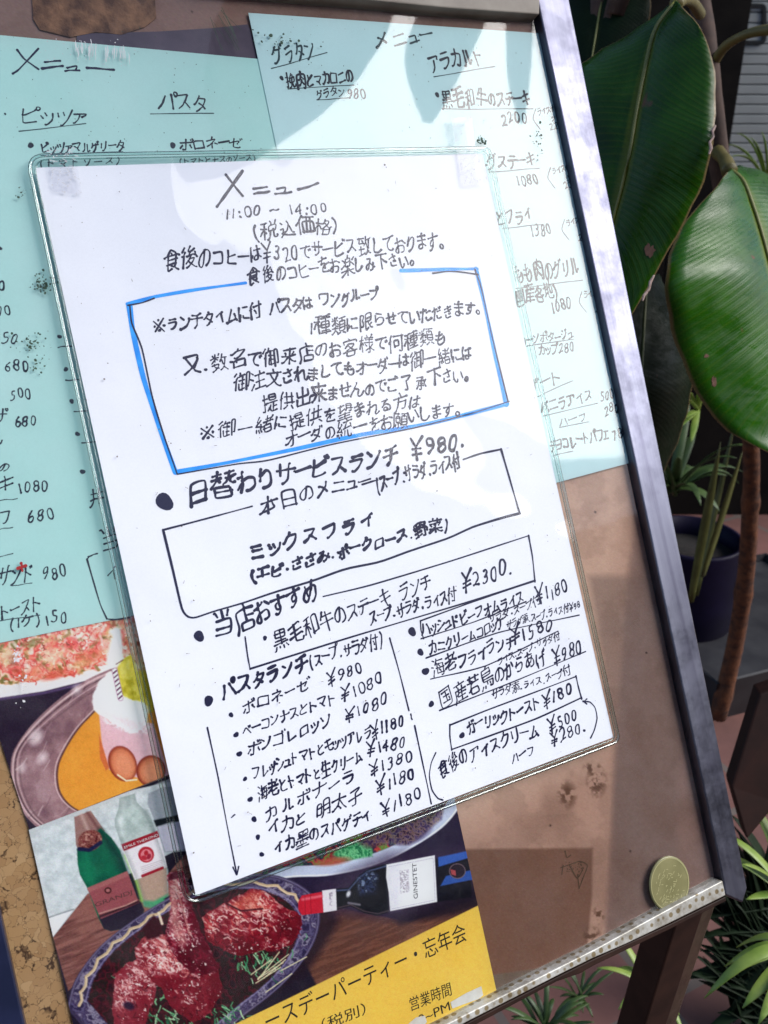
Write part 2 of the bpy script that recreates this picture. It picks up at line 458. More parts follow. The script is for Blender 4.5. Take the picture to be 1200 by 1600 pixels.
    12500: [[14, 32, 19, 32, 39, 39, 41, 43], [41, 43, 46, 42, 48, 44, 49, 47, 47, 51, 40, 50, 41, 43], [13, 48, 13, 33, 14, 32, 13, 31, 13, 16, 14, 14, 20, 11, 37, 11, 43, 14]],
    12501: [[17, 13, 19, 12, 27, 16, 35, 23, 40, 32, 43, 43, 42, 45, 10, 45]],
    12503: [[17, 11, 24, 14, 34, 22, 40, 33, 42, 44], [42, 44, 48, 43, 51, 46, 50, 52, 44, 52, 42, 50, 42, 44], [42, 44, 10, 44]],
    12505: [[8, 24, 11, 29, 14, 31, 15, 34, 18, 36, 19, 39, 22, 40, 26, 39, 47, 16], [40, 38, 37, 44], [46, 42, 45, 45]],
    12508: [[9, 19, 12, 25, 14, 26, 14, 28], [40, 29, 40, 27, 42, 26, 42, 24, 44, 23, 46, 19], [41, 49, 42, 46], [47, 51, 48, 48], [19, 11, 25, 10, 27, 13, 27, 47], [47, 41, 45, 39, 8, 39, 7, 40]],
    12509: [[9, 19, 12, 25, 14, 26, 14, 28], [40, 29, 40, 27, 42, 26, 42, 24, 44, 23, 46, 19], [44, 53, 48, 52, 48, 47, 46, 45, 42, 45, 39, 48, 39, 51, 41, 53, 44, 53], [19, 11, 25, 10, 27, 13, 27, 47], [47, 41, 45, 39, 8, 39, 7, 40]],
    12510: [[34, 12, 28, 19, 28, 22], [17, 28, 19, 28, 23, 23, 28, 22], [28, 22, 42, 36, 45, 44, 8, 44]],
    12511: [[17, 48, 41, 43], [16, 34, 35, 29, 39, 30], [12, 19, 39, 12]],
    12512: [[15, 15, 15, 18, 24, 43, 24, 47], [7, 14, 27, 15, 43, 18], [47, 12, 42, 20, 41, 25, 37, 30]],
    12513: [[11, 12, 20, 17, 29, 26, 36, 36, 40, 48], [43, 18, 34, 27, 30, 28, 31, 29, 30, 28, 28, 32, 25, 33, 20, 38, 18, 38]],
    12514: [[46, 14, 40, 11, 31, 11, 28, 12, 24, 16, 24, 45], [46, 30, 10, 30], [42, 45, 13, 45]],
    12517: [[16, 34, 36, 34, 37, 33, 34, 13], [11, 13, 43, 13]],
    12519: [[39, 24, 16, 24], [15, 37, 39, 37, 39, 11, 15, 11]],
    12521: [[18, 12, 23, 11, 34, 17, 41, 25, 43, 30, 43, 35, 11, 35], [16, 47, 41, 47]],
    12522: [[22, 12, 25, 11, 31, 14, 38, 23, 39, 48], [15, 27, 15, 46]],
    12523: [[42, 18, 40, 18, 39, 16, 35, 14, 31, 14, 31, 46], [17, 48, 17, 33, 15, 21, 10, 13, 7, 12]],
    12524: [[15, 47, 15, 14, 16, 13, 20, 13, 28, 16, 37, 21, 38, 23, 40, 23]],
    12525: [[44, 15, 44, 43, 43, 44, 11, 44, 11, 15], [44, 15, 11, 15]],
    12527: [[21, 12, 22, 11, 28, 14, 38, 23, 42, 32, 44, 43, 43, 45, 10, 45, 10, 32]],
    12531: [[47, 40, 46, 34, 35, 22, 23, 15, 12, 12], [14, 45, 23, 38]],
    12540: [[9, 31, 10, 30, 46, 30]],
    19968: [[6, 31, 48, 31]],
    19979: [[45, 27, 37, 31, 34, 34, 27, 36], [6, 48, 48, 48], [26, 9, 26, 35, 27, 36, 26, 37, 26, 48]],
    20102: [[18, 8, 27, 9, 27, 34, 28, 36, 33, 38, 41, 44, 42, 48, 9, 48]],
    20117: [[18, 26, 17, 25], [47, 41, 8, 41], [36, 52, 36, 9], [8, 9, 11, 10, 17, 21, 18, 52], [7, 25, 17, 25, 18, 26, 19, 25, 48, 25]],
    20184: [[30, 22, 29, 26, 25, 31], [12, 37, 8, 36, 7, 33], [22, 40, 49, 40], [42, 51, 42, 9, 40, 8, 30, 9], [12, 9, 12, 41, 19, 53]],
    20309: [[6, 33, 6, 35, 12, 39], [22, 19, 22, 22], [45, 47, 45, 9, 37, 8], [22, 22, 35, 22, 35, 35, 34, 36, 22, 36, 22, 22], [21, 47, 49, 47], [12, 9, 12, 43, 16, 52]],
    20379: [[47, 10, 41, 18], [11, 38, 8, 37, 7, 35], [27, 18, 26, 15, 20, 9], [48, 41, 21, 41], [41, 24, 41, 52], [27, 24, 27, 52], [20, 24, 49, 24], [11, 9, 11, 41, 16, 52]],
    20385: [[4, 33, 8, 38, 10, 38], [29, 12, 29, 47], [39, 47, 39, 12], [20, 47, 48, 47], [48, 12, 20, 12], [20, 9, 20, 35, 48, 35, 48, 12], [15, 52, 10, 41, 11, 8]],
    20986: [[46, 25, 46, 11], [11, 46, 11, 34, 12, 33, 43, 33, 43, 47], [46, 11, 9, 11, 8, 12, 8, 26], [27, 11, 27, 52]],
    21448: [[27, 21, 29, 21], [27, 21, 19, 31, 13, 43, 12, 48], [27, 21, 20, 15, 7, 10], [29, 21, 36, 14, 48, 9], [29, 21, 40, 37, 41, 42, 42, 42, 42, 48, 9, 48]],
    21508: [[20, 48, 21, 47, 39, 47, 39, 44, 30, 35], [13, 23, 40, 23], [16, 44, 25, 37, 25, 35], [25, 35, 25, 33, 17, 29, 4, 26], [22, 53, 20, 48, 17, 47, 16, 44, 14, 44, 10, 40, 7, 39], [42, 27, 40, 23, 40, 10, 13, 10, 12, 27], [25, 35, 30, 35, 32, 32, 38, 29, 41, 29, 42, 27, 48, 27]],
    21517: [[22, 48, 23, 53], [16, 25, 16, 11], [16, 11, 43, 11], [43, 11, 43, 26, 19, 27, 16, 25, 7, 24], [8, 40, 10, 40, 18, 47, 21, 48, 41, 47, 41, 44, 31, 34, 24, 32], [24, 27, 24, 34, 19, 37]],
    21644: [[6, 18, 12, 30, 15, 32], [15, 37, 16, 37], [46, 14, 30, 14], [6, 37, 25, 37], [30, 11, 30, 47, 46, 47, 46, 14], [15, 49, 16, 48, 16, 37, 15, 37, 16, 8], [15, 32, 20, 30, 24, 24], [24, 52, 7, 48]],
    22269: [[37, 25, 38, 23], [9, 50, 46, 50, 47, 49, 47, 10, 7, 10, 7, 50, 9, 50], [39, 19, 15, 19], [16, 42, 38, 42], [27, 19, 27, 42], [37, 31, 18, 31]],
    22320: [[36, 37, 25, 35], [25, 32, 19, 32], [37, 40, 47, 42, 47, 24, 45, 22, 42, 22], [11, 51, 11, 22, 12, 21], [17, 40, 5, 40], [49, 14, 49, 11, 45, 9, 29, 9, 26, 11, 25, 13, 25, 47], [6, 18, 19, 23], [36, 52, 36, 41, 37, 40, 36, 39, 36, 21]],
    22696: [[12, 28, 12, 25, 8, 20], [34, 43, 34, 45], [27, 17, 27, 9], [33, 23, 32, 28], [19, 46, 19, 46], [43, 28, 43, 24, 47, 21], [22, 22, 22, 28], [27, 50, 28, 51, 42, 51, 43, 50, 43, 40, 12, 40, 11, 41, 12, 51, 26, 51, 27, 50], [6, 9, 48, 9], [43, 17, 11, 17], [27, 28, 27, 50], [45, 34, 10, 34], [48, 28, 6, 28]],
    22826: [[29, 10, 22, 18, 20, 18], [6, 9, 8, 9, 12, 13, 14, 13, 18, 18, 20, 18], [28, 37, 38, 17, 48, 9], [20, 18, 25, 31, 27, 52], [48, 38, 29, 38, 28, 37, 26, 38, 7, 38]],
    23376: [[16, 9, 19, 8, 27, 9, 27, 37, 37, 43, 41, 49, 11, 49], [49, 29, 6, 29]],
    23458: [[16, 21, 38, 21, 39, 20], [25, 53, 28, 51, 28, 48], [25, 30, 18, 37], [47, 42, 46, 48, 7, 48, 7, 41], [30, 30, 37, 37, 36, 40, 19, 40, 18, 37, 15, 37, 9, 33], [40, 23, 39, 10, 15, 10, 16, 23], [50, 24, 40, 23, 39, 25, 32, 27, 30, 30], [30, 30, 25, 30, 25, 28, 17, 25, 16, 23, 9, 23, 9, 22, 4, 23]],
    24215: [[30, 47, 29, 52], [46, 34, 29, 34], [29, 40, 29, 23], [18, 11, 44, 11, 44, 23, 18, 23, 18, 11], [48, 46, 31, 46, 30, 47, 29, 46, 9, 46, 9, 21, 6, 10]],
    24403: [[9, 50, 11, 50, 15, 41], [12, 22, 44, 22], [39, 41, 44, 50], [27, 34, 27, 52], [11, 34, 44, 34, 44, 10, 10, 10]],
    24460: [[20, 9, 26, 10, 32, 13, 33, 15], [26, 33, 27, 37, 29, 37, 31, 41], [12, 33, 8, 32], [36, 15, 41, 20, 43, 25, 42, 26, 29, 26], [15, 53, 6, 43], [16, 42, 12, 35, 12, 9], [44, 34, 37, 34, 31, 32, 21, 33], [32, 52, 26, 46, 25, 42, 33, 41, 42, 47], [48, 31, 46, 34, 44, 34, 44, 37, 42, 40], [30, 32, 29, 26, 27, 26, 26, 23, 23, 23, 19, 20], [26, 23, 33, 15, 36, 15, 37, 13, 45, 9, 48, 9]],
    24481: [[6, 30, 7, 32, 10, 32], [39, 8, 39, 48, 48, 48, 48, 16, 44, 16], [12, 52, 5, 44], [27, 25, 33, 25], [21, 47, 33, 47], [33, 35, 19, 35], [27, 47, 27, 13], [19, 27, 19, 12, 34, 14], [22, 52, 21, 47, 18, 42, 14, 42, 10, 35, 10, 9]],
    25215: [[6, 14, 11, 20, 15, 33, 16, 33, 16, 39, 7, 39], [14, 50, 37, 50], [47, 38, 44, 34, 41, 33], [34, 27, 21, 27], [36, 19, 19, 19], [33, 36, 21, 36], [37, 50, 37, 47, 27, 40, 27, 9, 21, 8, 20, 9], [47, 16, 41, 27, 41, 33, 39, 34, 39, 39]],
    25405: [[29, 48, 39, 47, 37, 39], [36, 25, 38, 9, 48, 9, 50, 11, 50, 14], [11, 26, 6, 26], [18, 30, 11, 28], [16, 42, 5, 42], [11, 52, 11, 9, 8, 8, 7, 9], [19, 9, 25, 11, 31, 17, 34, 25, 35, 38], [30, 53, 29, 48, 27, 47, 23, 40, 23, 27, 24, 26, 34, 26, 34, 25, 47, 26, 47, 38, 46, 39, 36, 39, 35, 38, 34, 39, 20, 39]],
    25552: [[45, 44, 24, 44], [17, 29, 11, 28], [11, 26, 6, 26], [45, 21, 35, 21], [24, 44, 25, 37, 45, 37, 45, 50, 44, 51, 25, 51, 24, 44], [35, 30, 35, 10], [48, 30, 22, 30], [17, 42, 5, 42], [11, 52, 11, 9, 8, 8, 6, 9], [49, 9, 35, 9, 29, 12, 26, 17, 24, 17], [19, 9, 24, 17, 26, 25]],
    25968: [[40, 18, 49, 10], [40, 18, 38, 18, 34, 13, 29, 10], [16, 40, 16, 41], [16, 40, 6, 33], [6, 9, 14, 12, 16, 15], [10, 48, 8, 51], [33, 36, 35, 35, 37, 26, 40, 24], [25, 52, 24, 49], [18, 41, 19, 43, 26, 43], [48, 42, 34, 42], [6, 26, 23, 26, 24, 23, 19, 15], [16, 34, 16, 52], [24, 37, 13, 43, 5, 43], [30, 32, 31, 36, 33, 36, 35, 51], [40, 18, 40, 24, 44, 31, 45, 42], [22, 13, 11, 18, 12, 26]],
    25991: [[27, 52, 28, 43], [49, 43, 6, 43], [40, 43, 38, 34, 36, 33, 32, 25, 19, 14, 7, 9], [48, 10, 47, 9, 42, 11, 34, 15, 29, 20, 27, 20, 28, 21, 27, 20, 27, 22, 23, 25, 22, 28, 18, 32, 14, 43]],
    26041: [[30, 8, 35, 8, 40, 11, 42, 20, 42, 31], [42, 31, 20, 31], [29, 43, 29, 49, 27, 52], [48, 43, 7, 43], [21, 43, 20, 30, 17, 19, 13, 15, 12, 12, 6, 9]],
    26085: [[12, 30, 42, 30], [12, 12, 42, 12], [12, 9, 12, 49, 42, 49, 42, 12]],
    26126: [[7, 22, 7, 17], [20, 36, 7, 36], [29, 25, 47, 25], [29, 38, 47, 38], [7, 22, 7, 49, 20, 49, 20, 22, 7, 22], [20, 9, 25, 13, 27, 20, 28, 20, 29, 50, 47, 50, 47, 9, 45, 8, 40, 9]],
    26367: [[22, 33, 15, 38], [41, 19, 12, 19], [49, 30, 46, 31, 41, 36, 40, 39], [46, 48, 30, 48], [22, 48, 7, 48], [12, 19, 13, 27, 40, 27, 41, 26, 41, 10, 12, 10, 12, 19], [23, 40, 7, 40], [37, 40, 38, 39], [29, 27, 29, 31, 35, 35, 37, 40, 38, 39, 38, 52], [48, 40, 40, 40, 40, 39, 30, 40], [6, 29, 15, 38, 15, 52]],
    26395: [[15, 52, 16, 47], [11, 33, 25, 37], [11, 33, 11, 47], [47, 44, 31, 44], [31, 38, 47, 38], [42, 17, 11, 17], [5, 9, 48, 9], [27, 9, 27, 24], [6, 47, 25, 47], [9, 25, 26, 25, 27, 24, 28, 25, 45, 25], [29, 32, 31, 36, 31, 50, 32, 51, 46, 51, 47, 50, 47, 31, 41, 30]],
    26412: [[32, 41, 37, 29, 43, 22, 39, 18, 15, 18, 12, 21], [27, 9, 27, 52], [7, 41, 48, 41], [6, 18, 12, 21, 12, 23, 18, 30, 22, 38, 22, 41]],
    26469: [[41, 40, 38, 34], [12, 41, 14, 41, 16, 35], [30, 28, 38, 18, 46, 12, 48, 12], [25, 28, 13, 15, 7, 12], [9, 46, 46, 46], [27, 9, 27, 52], [7, 29, 25, 29, 25, 28, 48, 29]],
    26684: [[46, 26, 51, 27], [46, 26, 38, 34], [45, 23, 44, 24, 27, 24], [36, 34, 31, 41, 28, 42], [13, 32, 9, 30, 5, 19], [27, 10, 27, 26], [13, 52, 13, 9], [27, 10, 45, 10, 46, 26], [6, 41, 24, 40, 28, 42, 29, 46, 31, 47, 32, 52], [31, 47, 43, 47, 44, 43, 38, 34, 36, 34, 27, 26, 21, 25, 18, 32, 13, 34]],
    27005: [[41, 44, 47, 50], [35, 39, 19, 39], [7, 49, 13, 44], [6, 10, 20, 17, 23, 20, 23, 22], [26, 48, 27, 53], [35, 37, 40, 37, 49, 31], [5, 31, 15, 36], [32, 22, 33, 19, 39, 14, 47, 10, 50, 11], [27, 9, 27, 30], [27, 30, 19, 32, 19, 47, 20, 48, 34, 48, 35, 47, 35, 31, 27, 30], [6, 23, 22, 23, 23, 22, 48, 23]],
    27096: [[12, 32, 9, 31, 5, 19], [44, 53, 42, 46], [28, 22, 25, 26], [28, 52, 30, 49, 30, 46], [48, 26, 41, 20], [12, 41, 13, 41], [12, 33, 15, 33, 19, 27], [31, 17, 21, 12], [49, 32, 22, 32], [26, 39, 47, 39], [48, 46, 23, 46], [6, 41, 18, 41], [13, 8, 13, 31, 12, 32, 13, 52], [30, 8, 36, 9, 36, 22, 37, 22, 36, 24, 36, 46], [49, 11, 42, 17, 42, 19, 39, 22, 37, 22]],
    27611: [[24, 35, 24, 36], [24, 23, 24, 24], [44, 38, 9, 33], [7, 21, 46, 27, 48, 26], [24, 47, 24, 12, 25, 10, 45, 9, 48, 10, 49, 16], [42, 51, 40, 52, 24, 47, 6, 45]],
    27880: [[6, 37, 13, 34], [15, 48, 9, 52], [34, 51, 35, 47], [9, 11, 15, 24], [34, 9, 34, 42], [46, 27, 22, 27], [48, 42, 21, 42], [19, 9, 49, 9]],
    28023: [[11, 33, 6, 36], [36, 16, 35, 21, 31, 24], [45, 16, 44, 16], [15, 48, 9, 52], [22, 27, 23, 27], [21, 41, 24, 38], [31, 27, 31, 24], [48, 47, 24, 47], [8, 10, 13, 24], [37, 27, 36, 32, 33, 34, 33, 38], [19, 27, 49, 27], [24, 38, 21, 17, 22, 16, 48, 16], [36, 8, 40, 8, 44, 11, 46, 37, 45, 38, 24, 38], [19, 39, 24, 47, 25, 52]],
    28155: [[9, 51, 14, 49], [12, 22, 8, 11], [39, 38, 40, 35, 49, 27], [30, 39, 31, 49], [39, 15, 37, 22], [31, 29, 31, 9, 24, 8], [44, 24, 49, 17, 49, 15], [27, 38, 27, 35, 19, 27, 17, 27], [12, 35, 6, 38], [23, 23, 19, 15], [21, 49, 47, 49], [17, 39, 27, 38, 28, 39, 38, 39, 39, 38, 49, 39]],
    29275: [[48, 26, 6, 26], [45, 43, 13, 43], [27, 52, 27, 9], [16, 52, 14, 50, 13, 43, 11, 43, 9, 37]],
    29983: [[44, 27, 11, 27], [46, 42, 14, 42, 13, 43], [6, 9, 48, 9], [27, 52, 27, 9], [15, 52, 13, 43, 11, 42, 8, 35]],
    29987: [[36, 37, 37, 42], [27, 48, 26, 53], [18, 44, 21, 40, 21, 37], [43, 19, 18, 19], [46, 48, 8, 48], [6, 9, 9, 19, 9, 36, 10, 37, 47, 37], [47, 9, 14, 9], [19, 27, 44, 27], [30, 31, 30, 9], [20, 32, 19, 27, 15, 23]],
    31246: [[22, 9, 24, 9, 29, 14, 31, 19, 32, 28], [14, 32, 14, 31], [14, 32, 10, 30, 5, 19], [32, 42, 32, 48, 29, 52], [41, 42, 44, 52], [14, 31, 19, 30, 21, 27], [50, 14, 49, 9, 41, 9, 40, 28], [6, 37, 21, 37], [14, 9, 14, 49], [32, 28, 33, 29, 40, 28, 46, 29, 46, 42, 26, 42, 26, 30, 32, 28], [5, 49, 11, 50, 14, 49, 15, 51, 20, 52]],
    31278: [[14, 37, 14, 38], [21, 25, 18, 29, 15, 30], [14, 32, 10, 30, 5, 19], [48, 44, 23, 44], [49, 9, 22, 9], [25, 16, 47, 16], [48, 30, 25, 30], [36, 9, 36, 50], [25, 30, 26, 23, 48, 23, 48, 36, 47, 37, 26, 37, 25, 30], [5, 38, 13, 37, 20, 38], [6, 49, 14, 49, 16, 51, 24, 51, 24, 50, 36, 50, 44, 51, 44, 52, 48, 51], [14, 9, 14, 29, 15, 30, 14, 31, 14, 49]],
    32113: [[22, 9, 26, 11, 29, 16, 30, 27], [43, 40, 45, 37, 45, 34], [35, 52, 36, 46], [13, 37, 7, 38, 7, 39, 14, 53], [19, 14, 18, 20], [39, 26, 40, 10, 48, 9, 49, 14], [7, 18, 5, 10], [19, 27, 8, 26], [34, 45, 28, 33], [12, 19, 13, 11], [8, 26, 9, 30, 13, 35, 13, 37, 18, 42, 18, 44], [24, 46, 34, 45, 35, 46, 48, 46], [48, 32, 47, 34, 25, 33], [21, 25, 19, 27, 18, 33]],
    32210: [[13, 18, 14, 11], [13, 37, 7, 38, 13, 52], [29, 19, 46, 19], [7, 18, 5, 10], [19, 27, 20, 26], [34, 36, 34, 52], [44, 45, 27, 46], [33, 29, 33, 28, 45, 28, 46, 27, 46, 10, 29, 10, 29, 26], [8, 26, 10, 32, 18, 44], [49, 36, 42, 37, 41, 36, 25, 36], [18, 32, 20, 26, 18, 20, 20, 13], [42, 37, 44, 45, 46, 45, 48, 50], [8, 26, 13, 27, 29, 26, 30, 28, 33, 29, 36, 36]],
    32769: [[43, 25, 38, 25, 38, 24, 26, 20, 19, 20], [38, 44, 37, 45, 11, 45], [23, 34, 23, 52], [47, 16, 46, 10, 44, 9, 22, 9, 19, 14, 19, 25], [48, 34, 36, 34, 35, 35, 6, 34], [45, 50, 42, 45, 38, 44, 38, 41, 36, 40, 35, 35], [6, 21, 15, 25, 19, 25, 20, 28, 23, 29, 26, 34]],
    32905: [[26, 24, 30, 23, 39, 16], [26, 39, 30, 38, 39, 32], [27, 44, 26, 44], [38, 9, 39, 8, 46, 9, 46, 44, 8, 44, 8, 9], [15, 31, 19, 32, 26, 39, 28, 53], [16, 16, 19, 17, 26, 24, 27, 30]],
    33268: [[22, 37, 22, 40, 20, 43], [39, 17, 41, 17, 43, 13, 47, 11], [39, 17, 37, 17, 30, 10, 28, 10], [28, 35, 28, 32], [27, 16, 23, 14, 6, 11], [25, 49, 6, 49], [6, 25, 24, 25], [15, 30, 15, 13], [49, 43, 45, 42, 44, 43, 33, 43], [39, 23, 36, 24, 33, 35, 31, 36, 34, 51], [39, 17, 39, 23, 42, 25, 42, 28, 43, 28, 45, 42], [31, 36, 29, 35, 25, 35, 24, 37, 9, 36, 8, 38, 12, 45, 12, 49]],
    33509: [[16, 22, 13, 22, 9, 18, 6, 17], [24, 40, 23, 35], [48, 47, 7, 47], [18, 42, 18, 52], [36, 43, 36, 52], [17, 24, 43, 24, 44, 23, 44, 10, 16, 10, 16, 24, 21, 34], [5, 35, 20, 35, 21, 34, 22, 35, 48, 35]],
    33756: [[32, 21, 33, 18, 40, 13, 47, 11, 47, 10, 50, 11], [6, 10, 19, 16, 22, 19, 22, 22], [40, 29, 44, 34, 44, 36], [11, 34, 13, 30], [6, 49, 48, 49], [18, 46, 18, 52], [37, 42, 36, 52], [44, 42, 8, 39], [24, 35, 26, 35, 27, 33, 26, 30, 27, 9], [48, 22, 32, 22, 32, 21, 7, 22]],
    36796: [[47, 20, 45, 20, 42, 23, 36, 38, 33, 40], [8, 52, 13, 46], [6, 10, 12, 16], [12, 16, 21, 11, 25, 11, 25, 10, 48, 10], [12, 16, 12, 32, 6, 32], [21, 20, 27, 25, 33, 40, 33, 45, 28, 51]],
    37326: [[31, 50, 45, 50, 46, 49, 46, 46, 40, 40], [33, 8, 39, 9, 39, 33], [26, 13, 6, 10], [6, 41, 26, 41], [25, 23, 6, 23], [16, 12, 16, 50], [16, 50, 6, 49, 6, 33, 7, 32, 25, 32, 26, 33, 26, 49, 16, 50], [31, 33, 43, 33, 44, 34], [34, 43, 39, 41, 45, 33, 49, 32, 46, 24]],
    38480: [[40, 20, 48, 25], [26, 41, 45, 41], [14, 21, 15, 20, 19, 22, 19, 30, 15, 36, 15, 39, 18, 45, 18, 50, 7, 50, 7, 9], [35, 12, 26, 10, 26, 50, 45, 50, 45, 31, 26, 31], [47, 11, 45, 11, 42, 14, 40, 20, 37, 22, 35, 31]],
    39000: [[16, 8, 19, 8, 19, 25], [25, 19, 27, 15], [32, 26, 48, 26], [29, 8, 36, 13], [32, 34, 48, 34], [13, 34, 26, 34], [49, 9, 45, 13], [39, 50, 39, 42], [11, 12, 13, 19], [19, 50, 19, 42], [5, 10, 7, 18, 7, 50, 25, 50], [31, 50, 49, 50], [48, 34, 47, 42, 32, 42, 32, 18, 48, 18, 48, 34], [19, 25, 13, 27, 13, 41, 14, 42, 25, 42, 26, 41, 26, 26, 19, 25]],
    39006: [[24, 52, 22, 51, 21, 48], [37, 42, 38, 50], [24, 35, 15, 39], [21, 28, 23, 28], [14, 22, 15, 23], [30, 26, 47, 26], [42, 13, 44, 13, 49, 9], [8, 48, 7, 50], [14, 17, 17, 17, 22, 13], [30, 34, 47, 34], [26, 8, 33, 13], [29, 50, 49, 50], [30, 34, 30, 18, 47, 18, 47, 41, 46, 42, 30, 42, 30, 34], [15, 32, 15, 51], [5, 23, 14, 22, 24, 23], [6, 33, 15, 43], [6, 10, 9, 11, 14, 17, 15, 27], [23, 43, 15, 43, 14, 42, 15, 41, 12, 43, 5, 43]],
    39135: [[40, 31, 14, 31], [40, 23, 14, 23], [26, 44, 27, 39], [14, 40, 14, 10, 26, 11], [48, 39, 46, 40, 40, 40, 40, 39, 11, 40, 6, 38], [45, 9, 39, 12, 37, 15, 32, 16, 27, 19], [16, 40, 16, 42, 25, 50, 29, 50, 40, 42, 40, 23, 42, 22, 42, 20, 37, 15]],
    40165: [[27, 16, 28, 12], [6, 9, 10, 16], [19, 14, 19, 10], [41, 42, 12, 42], [28, 54, 26, 52, 26, 49], [37, 14, 36, 17], [12, 29, 48, 29], [38, 8, 44, 8, 46, 10, 47, 21, 46, 22, 13, 22, 12, 23, 12, 35], [12, 35, 41, 35, 41, 48, 40, 49, 13, 49, 12, 48, 12, 35]],
    40658: [[48, 8, 47, 11, 43, 15], [34, 8, 33, 13], [4, 8, 7, 8, 11, 15], [21, 9, 21, 12], [10, 28, 44, 28], [5, 20, 48, 20], [43, 43, 11, 43], [27, 50, 27, 20], [27, 50, 28, 51, 42, 51, 43, 50, 43, 35, 12, 35, 11, 36, 11, 50, 12, 51, 26, 51, 27, 50]],
}
GL = {chr(k): glyph(v) for k, v in GLYPHS.items()}
# the yen sign and reference mark as the writer draws them
GL['¥'] = ([[(0.00, 0.86), (0.28, 0.44)], [(0.60, 0.90), (0.28, 0.44), (0.26, -0.10)], [(0.08, 0.34), (0.50, 0.36)], [(0.06, 0.14), (0.50, 0.17)]], 0.0, 0.60)
GL['※'] = ([[(0.12, 0.72), (0.80, 0.06)], [(0.80, 0.74), (0.12, 0.04)], [(0.46, 0.70), (0.46, 0.70)], [(0.12, 0.38), (0.12, 0.38)], [(0.82, 0.38), (0.82, 0.38)], [(0.46, 0.06), (0.46, 0.06)]], 0.0, 0.94)
SMALL = 'ッャュョィェァっゃゅょ'
PUNCT = '.、。・,:'


def adv(c):
    if c == ' ': return 0.5
    if c in PUNCT: return 0.42
    if c in '()': return 0.42
    if c == '1': return 0.36
    if c == '¥': return 0.68
    if c.isascii(): return 0.56
    if c in SMALL: return 0.56
    if c == 'ー': return 0.7
    if 0x3040 <= ord(c) <= 0x30ff: return 0.8
    return 1.0


